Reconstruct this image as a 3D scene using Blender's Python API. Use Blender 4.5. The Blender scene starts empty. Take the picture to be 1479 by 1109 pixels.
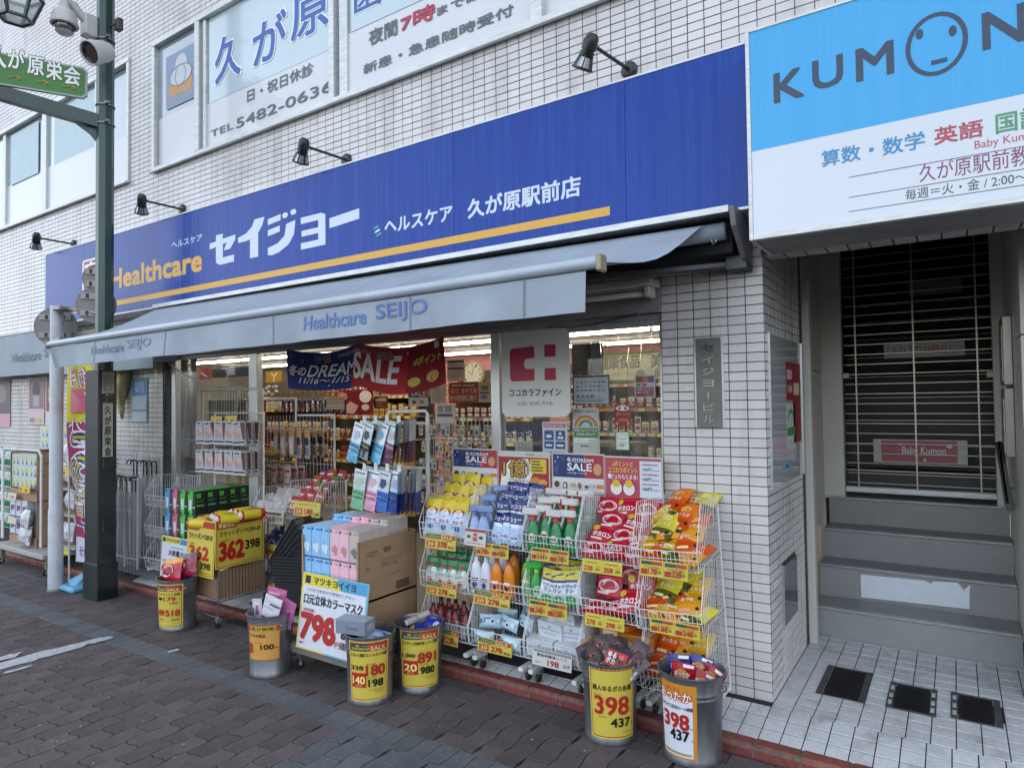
import bpy, math, random
from mathutils import Vector, Matrix, Euler
R = math.radians
random.seed(7)
SC = bpy.context.scene
COL = SC.collection

# ---------------------------------------------------------------- camera, sky, sun, exposure
CAM = Vector((0.81685, -3.59883, 1.55287))
FPX, YAW, PITCH, ROLL = 959.434, 0.588004, 0.0280664, -0.0129426
FW = Vector((-math.sin(YAW)*math.cos(PITCH), math.cos(YAW)*math.cos(PITCH), math.sin(PITCH)))
RT0 = Vector((math.cos(YAW), math.sin(YAW), 0)); UP0 = RT0.cross(FW)
RT = RT0*math.cos(ROLL) + UP0*math.sin(ROLL); UP = -RT0*math.sin(ROLL) + UP0*math.cos(ROLL)
cd = bpy.data.cameras.new("camera"); cam = bpy.data.objects.new("camera", cd); COL.objects.link(cam)
cd.sensor_width = 36; cd.lens = FPX/1479*36; cd.clip_start = .05; cd.clip_end = 2000
cam.matrix_world = Matrix(((RT.x, UP.x, -FW.x, CAM.x), (RT.y, UP.y, -FW.y, CAM.y), (RT.z, UP.z, -FW.z, CAM.z), (0, 0, 0, 1)))
SC.camera = cam
W = bpy.data.worlds.new("World"); SC.world = W; W.use_nodes = True
wn = W.node_tree; wn.nodes.clear()
sky = wn.nodes.new('ShaderNodeTexSky'); sky.sky_type = 'NISHITA'; sky.sun_disc = False
SUN_EL, SUN_AZ = R(38), R(20)
sky.sun_elevation = SUN_EL; sky.sun_rotation = SUN_AZ; sky.air_density = 1.0; sky.dust_density = 3.0; sky.ozone_density = 1.0
bg = wn.nodes.new('ShaderNodeBackground'); bg.inputs[1].default_value = 0.15
wo = wn.nodes.new('ShaderNodeOutputWorld')
hs = wn.nodes.new('ShaderNodeHueSaturation'); hs.inputs['Saturation'].default_value = .45; wn.links.new(sky.outputs[0], hs.inputs['Color']); wn.links.new(hs.outputs[0], bg.inputs[0]); wn.links.new(bg.outputs[0], wo.inputs[0])
sl = bpy.data.lights.new("sun", 'SUN'); sl.energy = 3.5; sl.angle = R(.5); sl.color = (1, .95, .88)
so = bpy.data.objects.new("sun", sl); COL.objects.link(so)
sd = Vector((math.sin(SUN_AZ)*math.cos(SUN_EL), math.cos(SUN_AZ)*math.cos(SUN_EL), math.sin(SUN_EL)))
so.rotation_euler = sd.to_track_quat('Z', 'Y').to_euler(); so.location = (0, 10, 20)
SC.view_settings.view_transform = 'Standard'; SC.view_settings.look = 'None'
SC.view_settings.exposure = 2.15; SC.view_settings.gamma = 1; SC.view_settings.use_curve_mapping = False
SC.cycles.use_denoising = True; SC.cycles.max_bounces = 8; SC.cycles.transparent_max_bounces = 24
SC.cycles.caustics_reflective = False; SC.cycles.caustics_refractive = False; SC.cycles.sample_clamp_indirect = 6

# ---------------------------------------------------------------- measuring helpers: a point of the photo on a plane of the place
def ray(u, v): return FW + RT*((u-739.5)/FPX) - UP*((v-554.5)/FPX)
def on(ax, val, u, v):
    d = ray(u, v); return CAM + d*((val-CAM[ax])/d[ax])
def aX(u, v, X): return on(0, X, u, v)
def aY(u, v, Y): return on(1, Y, u, v)
def aZ(u, v, Z): return on(2, Z, u, v)
def px(p):
    d = Vector(p)-CAM; z = d.dot(FW)
    if z < .05: return None
    return (739.5+FPX*d.dot(RT)/z, 554.5-FPX*d.dot(UP)/z, z)
def gz(x): return -.10+.0085*max(-12, min(3, x))      # the street falls slightly to the left

# ---------------------------------------------------------------- materials
def lin(h):
    if isinstance(h, str):
        h = h.lstrip('#'); c = [int(h[i:i+2], 16)/255 for i in (0, 2, 4)]
        return tuple(((x+.055)/1.055)**2.4 if x > .04045 else x/12.92 for x in c)
    return tuple(h)
MATS = {}
def mat(name, col, rough=.5, metal=0., var=.06, scale=8., bump=0., bscale=60., coat=0., rnd=0., alpha=1., trans=0., spec=.5, emit=0., stretch=None, dirt=None, streak=False):
    if name in MATS: return MATS[name]
    m = bpy.data.materials.new(name); MATS[name] = m; m.use_nodes = True
    nt = m.node_tree; N = nt.nodes; L = nt.links; p = N['Principled BSDF']
    c = lin(col)
    p.inputs['Roughness'].default_value = rough; p.inputs['Metallic'].default_value = metal
    p.inputs['Coat Weight'].default_value = coat; p.inputs['Coat Roughness'].default_value = .08
    p.inputs['Specular IOR Level'].default_value = spec
    p.inputs['Alpha'].default_value = alpha; p.inputs['Transmission Weight'].default_value = trans
    tc = N.new('ShaderNodeTexCoord'); src = tc.outputs['Object']
    if stretch:
        mp = N.new('ShaderNodeMapping'); mp.inputs['Scale'].default_value = stretch; L.new(src, mp.inputs[0]); src = mp.outputs[0]
    no = N.new('ShaderNodeTexNoise'); no.inputs['Scale'].default_value = scale; no.inputs['Detail'].default_value = 5; L.new(src, no.inputs[0])
    mr = N.new('ShaderNodeMapRange'); L.new(no.outputs[0], mr.inputs[0]); mr.inputs[1].default_value = .3; mr.inputs[2].default_value = .7
    mr.inputs[3].default_value = 1-var; mr.inputs[4].default_value = 1+var
    val = mr.outputs[0]
    if rnd:
        oi = N.new('ShaderNodeObjectInfo'); ge = N.new('ShaderNodeNewGeometry')
        ad = N.new('ShaderNodeMath'); ad.operation = 'ADD'; L.new(oi.outputs['Random'], ad.inputs[0]); L.new(ge.outputs['Random Per Island'], ad.inputs[1])
        fr = N.new('ShaderNodeMath'); fr.operation = 'FRACT'; L.new(ad.outputs[0], fr.inputs[0])
        m2 = N.new('ShaderNodeMapRange'); L.new(fr.outputs[0], m2.inputs[0]); m2.inputs[3].default_value = 1-rnd; m2.inputs[4].default_value = 1+rnd
        mu = N.new('ShaderNodeMath'); mu.operation = 'MULTIPLY'; L.new(val, mu.inputs[0]); L.new(m2.outputs[0], mu.inputs[1]); val = mu.outputs[0]
    sc = N.new('ShaderNodeVectorMath'); sc.operation = 'SCALE'; sc.inputs[0].default_value = c; L.new(val, sc.inputs['Scale'])
    out = sc.outputs[0]
    if dirt:      # (colour, amount, scale): grime patches
        dn = N.new('ShaderNodeTexNoise'); dn.inputs['Scale'].default_value = dirt[2]; dn.inputs['Detail'].default_value = 7; dn.inputs['Roughness'].default_value = .65
        if streak:
            sm = N.new('ShaderNodeMapping'); sm.inputs['Scale'].default_value = (1, 1, .22); L.new(tc.outputs['Object'] if streak != True else N.new('ShaderNodeNewGeometry').outputs['Position'], sm.inputs[0]); L.new(sm.outputs[0], dn.inputs[0])
        else: L.new(tc.outputs['Object'], dn.inputs[0])
        dr = N.new('ShaderNodeMapRange'); L.new(dn.outputs[0], dr.inputs[0]); dr.inputs[1].default_value = .5; dr.inputs[2].default_value = .75; dr.inputs[4].default_value = dirt[1]
        mx = N.new('ShaderNodeMix'); mx.data_type = 'RGBA'; L.new(dr.outputs[0], mx.inputs[0]); L.new(out, mx.inputs[6]); mx.inputs[7].default_value = (*lin(dirt[0]), 1); out = mx.outputs[2]
    L.new(out, p.inputs['Base Color'])
    if bump:
        bn = N.new('ShaderNodeTexNoise'); bn.inputs['Scale'].default_value = bscale; bn.inputs['Detail'].default_value = 4; L.new(src, bn.inputs[0])
        bp = N.new('ShaderNodeBump'); bp.inputs['Strength'].default_value = bump; bp.inputs['Distance'].default_value = .01; L.new(bn.outputs[0], bp.inputs['Height']); L.new(bp.outputs[0], p.inputs['Normal'])
    if emit:
        p.inputs['Emission Color'].default_value = (*c, 1); p.inputs['Emission Strength'].default_value = emit
    m.diffuse_color = (*c, 1)
    return m
def sheen(name, ior=1.5, rough=.02, veil=.0, tint=(.97, .98, .98), bump=0., bscale=5, film=(.8, .8, .8)):
    """thin glass or film: mirrors by angle, lets the rest through, with a slight milky veil"""
    if name in MATS: return MATS[name]
    m = bpy.data.materials.new(name); MATS[name] = m; m.use_nodes = True; nt = m.node_tree; N = nt.nodes; L = nt.links; N.clear()
    o = N.new('ShaderNodeOutputMaterial'); g = N.new('ShaderNodeBsdfGlossy'); g.inputs['Roughness'].default_value = rough; t = N.new('ShaderNodeBsdfTransparent'); t.inputs[0].default_value = (*tint, 1)
    fr = N.new('ShaderNodeFresnel'); ge = N.new('ShaderNodeNewGeometry'); im = N.new('ShaderNodeMapRange'); im.inputs[3].default_value = ior; im.inputs[4].default_value = 1/ior; L.new(ge.outputs['Backfacing'], im.inputs[0]); L.new(im.outputs[0], fr.inputs[0]); mx = N.new('ShaderNodeMixShader'); L.new(fr.outputs[0], mx.inputs[0]); L.new(t.outputs[0], mx.inputs[1]); L.new(g.outputs[0], mx.inputs[2]); out = mx.outputs[0]
    tc = N.new('ShaderNodeTexCoord'); no = N.new('ShaderNodeTexNoise'); no.inputs['Scale'].default_value = bscale; no.inputs['Detail'].default_value = 3; L.new(tc.outputs['Object'], no.inputs[0])
    if bump:
        bp = N.new('ShaderNodeBump'); bp.inputs['Strength'].default_value = bump; bp.inputs['Distance'].default_value = .02; L.new(no.outputs[0], bp.inputs['Height']); L.new(bp.outputs[0], g.inputs['Normal']); L.new(bp.outputs[0], fr.inputs['Normal'])
    if veil:
        d = N.new('ShaderNodeBsdfDiffuse'); d.inputs[0].default_value = (*film, 1); m2 = N.new('ShaderNodeMixShader'); mr = N.new('ShaderNodeMapRange'); L.new(no.outputs[0], mr.inputs[0]); mr.inputs[1].default_value = .35; mr.inputs[2].default_value = .75; mr.inputs[3].default_value = veil*.4; mr.inputs[4].default_value = veil*2
        L.new(mr.outputs[0], m2.inputs[0]); L.new(out, m2.inputs[1]); L.new(d.outputs[0], m2.inputs[2]); out = m2.outputs[0]
    L.new(out, o.inputs[0]); return m
def pm(h, kind='paper'):
    """printed or moulded flat colour"""
    if h in MATS: return MATS[h]
    if kind == 'paper': return mat('print_'+h.strip('#'), h, rough=.42, var=.03, scale=25)
    return mat('plastic_'+h.strip('#'), h, rough=.2, var=.07, scale=30, bump=.35, bscale=38)
def pl(h): return pm(h, 'plastic')

# ---------------------------------------------------------------- objects and mesh building
def setp(o, label=None, cat=None, group=None, kind=None):
    if label: o['label'] = label
    if cat: o['category'] = cat
    if group: o['group'] = group
    if kind: o['kind'] = kind
    return o
def thing(name, label, cat, loc=(0, 0, 0), rz=0., group=None, kind=None):
    o = bpy.data.objects.new(name, None); o.empty_display_size = .1; COL.objects.link(o)
    o.location = loc; o.rotation_euler = (0, 0, rz)
    return setp(o, label, cat, group, kind)
def wmat(o):
    m = o.matrix_basis.copy()
    while o.parent: o = o.parent; m = o.matrix_basis @ m
    return m
class MB:
    def __init__(s, m=None): s.V = []; s.F = []; s.I = []; s.S = []; s.ms = []; s.m = m; s.T = None; s.sm = False
    def v(s, p):
        p = Vector(p); s.V.append(s.T @ p if s.T else p); return len(s.V)-1
    def f(s, idx, m=None):
        m = m or s.m
        if m not in s.ms: s.ms.append(m)
        s.F.append(tuple(idx)); s.I.append(s.ms.index(m)); s.S.append(s.sm)
    def poly(s, pts, m=None): s.f([s.v(p) for p in pts], m)
    def quad(s, a, b, c, d, m=None): s.poly((a, b, c, d), m)
    def box(s, lo, hi, m=None, bev=0.):
        x0, y0, z0 = lo; x1, y1, z1 = hi
        if not bev:
            i = [s.v(p) for p in ((x0, y0, z0), (x1, y0, z0), (x1, y1, z0), (x0, y1, z0), (x0, y0, z1), (x1, y0, z1), (x1, y1, z1), (x0, y1, z1))]
            for q in ((0, 3, 2, 1), (4, 5, 6, 7), (0, 1, 5, 4), (1, 2, 6, 5), (2, 3, 7, 6), (3, 0, 4, 7)): s.f([i[k] for k in q], m)
            return
        b = bev; c = {}
        for sx in (0, 1):
            for sy in (0, 1):
                for sz in (0, 1):
                    X = (x0, x1)[sx]; Y = (y0, y1)[sy]; Z = (z0, z1)[sz]; dx = b*(1-2*sx); dy = b*(1-2*sy); dz = b*(1-2*sz)
                    c[sx, sy, sz] = (s.v((X, Y+dy, Z+dz)), s.v((X+dx, Y, Z+dz)), s.v((X+dx, Y+dy, Z)))
        def fa(l, flip): s.f(l[::-1] if flip else l, m)
        for k in (0, 1):
            fa([c[k, 0, 0][0], c[k, 0, 1][0], c[k, 1, 1][0], c[k, 1, 0][0]], k)
            fa([c[0, k, 0][1], c[1, k, 0][1], c[1, k, 1][1], c[0, k, 1][1]], k)
            fa([c[0, 0, k][2], c[0, 1, k][2], c[1, 1, k][2], c[1, 0, k][2]], k)
        for i in (0, 1):
            for j in (0, 1):
                fa([c[i, j, 0][0], c[i, j, 0][1], c[i, j, 1][1], c[i, j, 1][0]], i == j)
                fa([c[i, 0, j][0], c[i, 1, j][0], c[i, 1, j][2], c[i, 0, j][2]], i == j)
                fa([c[0, i, j][1], c[1, i, j][1], c[1, i, j][2], c[0, i, j][2]], i != j)
                for k in (0, 1): fa(list(c[i, j, k]), (i+j+k) % 2 == 0)
    def tube(s, pts, r, n=8, m=None, caps=True, closed=False):
        pts = [Vector(p) for p in pts]; rr = r if isinstance(r, (list, tuple)) else [r]*len(pts)
        rings = []; prev = None; N = len(pts)
        for k, p in enumerate(pts):
            if closed: t = (pts[(k+1) % N]-pts[k-1])
            else: t = (pts[min(k+1, N-1)]-pts[max(k-1, 0)])
            t = t.normalized() if t.length > 1e-9 else Vector((0, 0, 1))
            if prev is None:
                a = Vector((0, 0, 1)) if abs(t.z) < .9 else Vector((1, 0, 0)); u = t.cross(a).normalized()
            else:
                u = prev-t*prev.dot(t); u = u.normalized() if u.length > 1e-6 else t.orthogonal().normalized()
            prev = u; w = t.cross(u)
            rings.append([s.v(p+(u*math.cos(2*math.pi*(i+.5)/n)+w*math.sin(2*math.pi*(i+.5)/n))*rr[k]) for i in range(n)])
        for a, b in zip(rings, rings[1:]+([rings[0]] if closed else [])):
            for i in range(n): s.f((a[i], a[(i+1) % n], b[(i+1) % n], b[i]), m)
        if caps and not closed: s.f(rings[0][::-1], m); s.f(rings[-1], m)
    def wire(s, a, b, r=.002, m=None): s.tube((a, b), r, 4, m, caps=False)
    def lathe(s, prof, n=24, c=(0, 0, 0), m=None, ms=None, sx=1., sy=1., ang=None):
        c = Vector(c); rings = []
        for r, z in prof: rings.append([s.v(c+Vector((r*sx*math.cos(2*math.pi*i/n), r*sy*math.sin(2*math.pi*i/n), z))) for i in range(n)])
        for k, (a, b) in enumerate(zip(rings, rings[1:])):
            for i in range(n): s.f((a[i], a[(i+1) % n], b[(i+1) % n], b[i]), ms[k] if ms else m)
    def prism(s, poly, F, h, m=None, ms=None):
        """poly: 2D points (ccw); F(u,v,n); thickness from n=0 to h"""
        a = [s.v(F(u, v, 0)) for u, v in poly]; b = [s.v(F(u, v, h)) for u, v in poly]
        s.f(b, m); s.f(a[::-1], ms or m); n = len(poly)
        for i in range(n): s.f((a[i], a[(i+1) % n], b[(i+1) % n], b[i]), ms or m)
    def build(s, name, parent=None, label=None, cat=None, group=None, kind=None, local=False, loc=None, auto=False):
        me = bpy.data.meshes.new(name)
        V = s.V
        if parent is not None and not local:
            inv = wmat(parent).inverted(); V = [inv @ p for p in V]
        elif loc is not None and not local:
            l = Vector(loc); V = [p-l for p in V]
        me.from_pydata([tuple(p) for p in V], [], s.F)
        for m in s.ms: me.materials.append(m)
        me.polygons.foreach_set('material_index', s.I)
        me.polygons.foreach_set('use_smooth', [bool(x) or auto for x in s.S])
        me.update()
        if auto: me.set_sharp_from_angle(angle=R(38))
        o = bpy.data.objects.new(name, me); COL.objects.link(o)
        if parent is not None: o.parent = parent
        if loc is not None: o.location = loc
        return setp(o, label, cat, group, kind)
def copy_tree(o, parent=None):
    c = o.copy(); COL.objects.link(c); c.parent = parent
    for ch in o.children: copy_tree(ch, c)
    return c
USED = set()
def put(proto, loc, rot=(0, 0, 0), label=None, group=None, sc=None):
    """the prototype itself the first time, copies of it (and its parts) after that"""
    if proto.name in USED: o = copy_tree(proto)
    else: o = proto; USED.add(proto.name)
    o.location = loc
    o.rotation_euler = rot
    o.scale = (sc, sc, sc) if sc and not isinstance(sc, tuple) else (sc or (1, 1, 1))
    if label: o['label'] = label
    if group: o['group'] = group
    return o

# ---------------------------------------------------------------- print: lettering and flat shapes on any surface F(u,v,n)
TXT = {}; BOLD = .55
def glyphs(t, off=0., sp=1., shear=0.):
    k = (t, off, sp, shear)
    if k in TXT: return TXT[k]
    c = bpy.data.curves.new('t', 'FONT'); c.body = t; c.resolution_u = 3; c.offset = off; c.space_character = sp; c.shear = shear; c.space_line = .95
    o = bpy.data.objects.new('t', c); m = o.to_mesh()
    V = [(v.co.x, v.co.y) for v in m.vertices]; F = [tuple(p.vertices) for p in m.polygons if p.area > 1e-9]
    o.to_mesh_clear(); bpy.data.objects.remove(o); bpy.data.curves.remove(c)
    if not V: V = [(0, 0), (1, 1)]
    x0 = min(v[0] for v in V); x1 = max(v[0] for v in V); y0 = min(v[1] for v in V); y1 = max(v[1] for v in V)
    TXT[k] = ([((x-x0)/max(1e-6, x1-x0), (y-y0)/max(1e-6, y1-y0)) for x, y in V], F, (x1-x0)/max(1e-6, y1-y0))
    return TXT[k]
def plane(o, ex, ey, en=None):
    o = Vector(o); ex = Vector(ex).normalized(); ey = Vector(ey).normalized(); en = Vector(en) if en else ex.cross(ey).normalized()
    return lambda u, v, n=0.: o+ex*u+ey*v+en*n
def cyl(c, r0, r1, z0, z1, a0):
    """wrapped on a cone frustum standing at c; u = arc length from angle a0"""
    c = Vector(c)
    def F(u, v, n=0.):
        t = (v)/(z1-z0) if z1 != z0 else 0; r = r0+(r1-r0)*t+n; a = a0+u/((r0+r1)/2)
        return c+Vector((r*math.cos(a), r*math.sin(a), z0+v))
    return F
def prt(mb, F, w, h, el, n0=.0006, dn=.0005, nx=1, ms=None):
    n = n0
    M = ms or pm
    for e in el:
        k = e[0]
        if k == 'r':
            _, x0, y0, x1, y1, c = e; q = max(1, round(nx*(x1-x0))) if nx > 1 else 1
            for i in range(q):
                a = (x0+(x1-x0)*i/q)*w; b = (x0+(x1-x0)*(i+1)/q)*w
                mb.poly((F(a, y0*h, n), F(b, y0*h, n), F(b, y1*h, n), F(a, y1*h, n)), M(c))
        elif k == 't':
            _, t, x0, y0, x1, y1, c = e[:7]; off = e[7] if len(e) > 7 else .0; sh = e[8] if len(e) > 8 else 0.
            V, FF, asp = glyphs(t, 0., 1., sh); off = off*BOLD*(1.4 if off >= .03 and t.replace(',', '').isdigit() else 1)
            X0, X1, Y0, Y1 = x0*w, x1*w, y0*h, y1*h; em = (Y1-Y0)/(.8+.95*t.count('\n')); d = off*em
            if d > .00015:
                if d > .1*em*.5: ds = [(math.cos(q*math.pi/4), math.sin(q*math.pi/4)) for q in range(8)]+[(0, 0)]
                else: ds = [(-.8, -.8), (.8, -.8), (.8, .8), (-.8, .8)]
            else: ds = [(0, 0)]; d = 0
            for i_, (ax, ay) in enumerate(ds):
                b = len(mb.V)
                for x, y in V: mb.v(F(X0+(X1-X0)*x+ax*d, Y0+(Y1-Y0)*y+ay*d, n+i_*.00004))
                for f in FF: mb.f([b+i for i in f], M(c))
        elif k == 'c':
            _, cx, cy, rx, ry, c = e[:6]; q = 20
            mb.poly([F((cx+rx*math.cos(2*math.pi*i/q))*w, (cy+ry*math.sin(2*math.pi*i/q))*h, n) for i in range(q)], M(c))
        elif k == 'o':     # ring
            _, cx, cy, rx, ry, t, c = e[:7]; a0, a1 = (e[7], e[8]) if len(e) > 7 else (0, 360); q = 28
            for i in range(q):
                p = [R(a0+(a1-a0)*(i+j)/q) for j in (0, 1)]
                mb.poly([F((cx+(rx-s_)*math.cos(a))*w, (cy+(ry-s_*w/h)*math.sin(a))*h, n) for a, s_ in ((p[0], t), (p[0], 0), (p[1], 0), (p[1], t))], M(c))
        elif k == 'p':
            mb.poly([F(x*w, y*h, n) for x, y in e[1]], M(e[2]))
        n += dn
def sheet(name, parent, F, w, h, el, th=.002, nx=1, back=None, **kw):
    """a board or paper with its print, one mesh"""
    mb = MB(); bc = pm(back or '#d8d8d4'); q = max(1, nx)
    for i in range(q):
        a, b = w*i/q, w*(i+1)/q
        mb.poly((F(a, 0, -th), F(a, h, -th), F(b, h, -th), F(b, 0, -th)), bc)
        mb.poly((F(a, 0, 0), F(b, 0, 0), F(b, h, 0), F(a, h, 0)), bc)
        mb.poly((F(a, 0, -th), F(b, 0, -th), F(b, 0, 0), F(a, 0, 0)), bc); mb.poly((F(a, h, 0), F(b, h, 0), F(b, h, -th), F(a, h, -th)), bc)
    mb.poly((F(0, 0, -th), F(0, 0, 0), F(0, h, 0), F(0, h, -th)), bc); mb.poly((F(w, 0, 0), F(w, 0, -th), F(w, h, -th), F(w, h, 0)), bc)
    prt(mb, F, w, h, el, nx=nx)
    return mb.build(name, parent, **kw)
def T4(loc, rx=0, ry=0, rz=0): return Matrix.Translation(Vector(loc)) @ Euler((rx, ry, rz)).to_matrix().to_4x4()
# ---------------------------------------------------------------- surface materials
TILE = mat('wall_tile_glaze', (.675, .65, .635), rough=.22, var=.07, scale=2, rnd=.05, bump=.08, bscale=25, dirt=('#857a6a', .5, 3.2), streak=True)
GROUT = mat('dark_grout', (.06, .055, .062), rough=.9, var=.2)
FTILE = mat('floor_tile', (.62, .63, .64), rough=.35, var=.09, scale=55, rnd=.05, dirt=('#55524d', .55, 6))
FGROUT = mat('floor_grout', (.03, .03, .034), rough=.95, var=.2)
BRICKR = mat('red_kerb_brick', (.20, .055, .042), rough=.6, var=.22, scale=30, rnd=.12, bump=.3, bscale=120, dirt=('#5b4a44', .4, 9))
PAVE = mat('red_brown_paver', (.100, .082, .080), rough=.85, var=.16, scale=28, rnd=.2, bump=.6, bscale=260, dirt=('#2e2c2e', .6, 2.5))
PAVEG = mat('grey_paver', (.105, .116, .124), rough=.82, var=.16, scale=28, rnd=.15, bump=.6, bscale=260, dirt=('#3a3a3c', .5, 3))
SAND = mat('paver_joint', (.018, .017, .018), rough=1, var=.3, scale=40)
ALU = mat('aluminium_frame', (.55, .56, .57), rough=.32, metal=.6, var=.06)
ALUD = mat('weathered_aluminium', (.62, .63, .62), rough=.45, metal=.3, var=.14, scale=9, stretch=(1, 1, 6))
STEELP = mat('grey_painted_steel', (.29, .30, .30), rough=.5, var=.08, scale=5, dirt=('#4a463f', .3, 5))
BEIGE = mat('beige_panel', (.62, .60, .54), rough=.4, var=.04, scale=3)
GREYP = mat('grey_beam_paint', (.30, .30, .31), rough=.5, var=.08, scale=4, dirt=('#3b3a38', .35, 6))
DARK = mat('shade_black', (.012, .012, .014), rough=.8)  # near-black colour standing in for shade in gaps and recesses
WHITEW = mat('white_coated_wire', (.72, .73, .73), rough=.35, var=.04)
CHROME = mat('chrome_wire', (.6, .6, .62), rough=.18, metal=1., var=.05)
RUB = mat('black_rubber', (.02, .02, .022), rough=.6)
GALV = mat('galvanised_steel', (.25, .265, .285), rough=.4, metal=.85, var=.2, scale=10, bump=.12, bscale=20, dirt=('#6b6f73', .5, 5), stretch=(3, 3, .6))
CARD = mat('brown_cardboard', (.36, .235, .14), rough=.8, var=.06, scale=10, bump=.1, bscale=90)
GLASS = sheen('window_glass', 1.45, .01, .012, bscale=2)
SKYGLASS = mat('curtained_glass', (.25, .33, .36), rough=.03, var=.1, scale=1.5, coat=1., spec=1.)
FILM = mat('frosted_film', (.68, .69, .72), rough=.45, var=.02, scale=2, coat=.6)
PLASTIC2 = sheen('hazy_sheet', 1.12, .2, .05, bump=.2, bscale=6)
PLASTIC = sheen('clear_sheet', 1.16, .14, .02, bump=.4, bscale=9)
CLEAR = mat('clear_pack', (.8, .82, .84), rough=.12, alpha=.35, spec=.8, bump=.5, bscale=40, var=0)
PINKW = mat('pink_shop_wall', (.50, .22, .20), rough=.7)
TUBE = mat('lit_fluorescent_tube', (1, .92, .78), emit=6.5)

# ---------------------------------------------------------------- the building
TP, TH = .09333, .05
W1 = (-64*TP, -5*TP, 3.95, 5.30); W2 = (-110*TP, -69*TP, 3.95, 5.30)
B = thing('shop_building', 'white tiled building with shop below and tall windows above', 'building', (0, 0, 0))
mb = MB(GROUT)      # wall backing with openings
def wall(x0, x1, z0, z1, y0=.0, y1=.25): mb.box((x0, y0, z0), (x1, y1, z1))
wall(-14, -5.79, -.2, 2.2); wall(-.56, 0, -.2, 2.2)
wall(-14, 0, 2.2, 3.95); wall(0, 4.5, 2.38, 3.95)
wall(-14, W2[0], 3.95, 5.3); wall(W2[1], W1[0], 3.95, 5.3); wall(W1[1], 4.5, 3.95, 5.3); wall(-14, 4.5, 5.3, 12)
WALL = mb.build('front_wall', B)
mb = MB(GREYP); mb.box((-14, .26, 2.52), (-.062, 9, 12)); mb.box((-.06, .26, 3.31), (4.5, 9, 12)); mb.box((1.81, .26, -.1), (4.5, 9, 3.3)); mb.box((-14, 8.8, -.2), (4.5, 9, 2.5)); mb.box((-14.2, 0, -.2), (-14.001, 9, 12)); mb.box((4.501, 0, -.2), (4.7, 9, 12))
mb.build('building_body', B)
# side wall of the pillar (towards the stairs)
SIDE = MB(GROUT); SIDE.box((-.06, .251, -.2), (-.002, 1.02, 3.28)); SIDE = SIDE.build('side_wall', B)

def tile_mesh(hx, hz, th=.003, b=.0018):
    mb = MB(TILE); a = [mb.v(p) for p in ((-hx, 0, -hz), (hx, 0, -hz), (hx, 0, hz), (-hx, 0, hz))]
    c = [mb.v(p) for p in ((-hx, -th+b, -hz), (hx, -th+b, -hz), (hx, -th+b, hz), (-hx, -th+b, hz))]
    d = [mb.v(p) for p in ((-hx+b, -th, -hz+b), (hx-b, -th, -hz+b), (hx-b, -th, hz-b), (-hx+b, -th, hz-b))]
    mb.f(d)
    for p, q in ((a, c), (c, d)):
        for i in range(4): mb.f((p[i], p[(i+1) % 4], q[(i+1) % 4], q[i]))
    return mb
cells = []
for i in range(-150, 20):
    for j in range(0, 141):
        x = (i+.5)*TP; z = (j+.5)*TH
        if z < 2.2 and not (-.56 < x < 0 or x < -5.79): continue
        if 2.5 < z < 3.25 and -7.75 < x < -.05: continue      # behind the blue sign
        if x > 0 and z < 3.15 and x < 1.6: continue             # behind the light sign
        if any(a < x < b and c < z < d for a, b, c, d in (W1, W2)): continue
        if x < -14 or (x > 1.7): continue
        p = px((x, 0, z))
        if not p or not (-60 < p[0] < 1540 and -60 < p[1] < 1160): continue
        q = px((x+TP, 0, z)); r = px((x, 0, z+TH))
        cells.append((abs(q[0]-p[0])*abs(r[1]-p[1])*(1 if -20 < p[0] < 1500 and -5 < p[1] < 1109 else 0), x, z))
cells.sort(reverse=True)
proto = tile_mesh(TP/2-.0022, TH/2-.0020); pm_ = [proto.build('tile', WALL, local=True)]
rnd = random.Random(3)
base = pm_[0].data
for k, (s_, x, z) in enumerate(cells[:300]):
    o = pm_[0] if k == 0 else bpy.data.objects.new('tile', base)
    if k: COL.objects.link(o); o.parent = WALL
    o.location = (x, rnd.uniform(-.0006, .0004), z); o.rotation_euler = (rnd.gauss(0, .006), 0, rnd.gauss(0, .006))
def field(cells, name, parent, F, hx, hz, th=.003, m=TILE, jit=.0007):
    mb = MB(m); b = .0018
    for x, z in cells:
        j = [rnd.uniform(-jit, jit) for _ in range(4)]
        lo = [mb.v(F(x+sx*hx, z+sz*hz, 0)) for sx, sz in ((-1, -1), (1, -1), (1, 1), (-1, 1))]
        hi = [mb.v(F(x+sx*(hx-b), z+sz*(hz-b), th+j[i])) for i, (sx, sz) in enumerate(((-1, -1), (1, -1), (1, 1), (-1, 1)))]
        mb.f(hi)
        for i in range(4): mb.f((lo[i], lo[(i+1) % 4], hi[(i+1) % 4], hi[i]))
    return mb.build(name, parent, kind='stuff')
field([(x, z) for _, x, z in cells[300:]], 'tile_field', WALL, lambda u, v, n: Vector((u, -n, v)), TP/2-.0022, TH/2-.0020)
field([(y, z) for y in [TP*(i+.5) for i in range(10)] for z in [TH*(j+.5) for j in range(65)]
       if not (.06 < y < .93 and 1.1 < z < 1.9) and not (.29 < y < .66 and .3 < z < .63)], 'tile_field', SIDE, lambda u, v, n: Vector((n-.002, u, v)), TP/2-.0022, TH/2-.002)
# soffit tiles above the stairs and lintel
mb = MB(GROUT); mb.box((0, -.04, 2.305), (4.5, .17, 2.375)); SOF = mb.build('soffit', B)
field([(x, y) for x in [(i+.5)*.098 for i in range(14)] for y in [.02+i*.05 for i in range(3)]], 'tile_field', SOF, lambda u, v, n: Vector((u, v, 2.305-n)), .045, .022)
mb = MB(TILE); mb.box((0, -.045, 2.33), (1.6, -.041, 2.39)); mb.build('lintel_strip', B)

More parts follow.
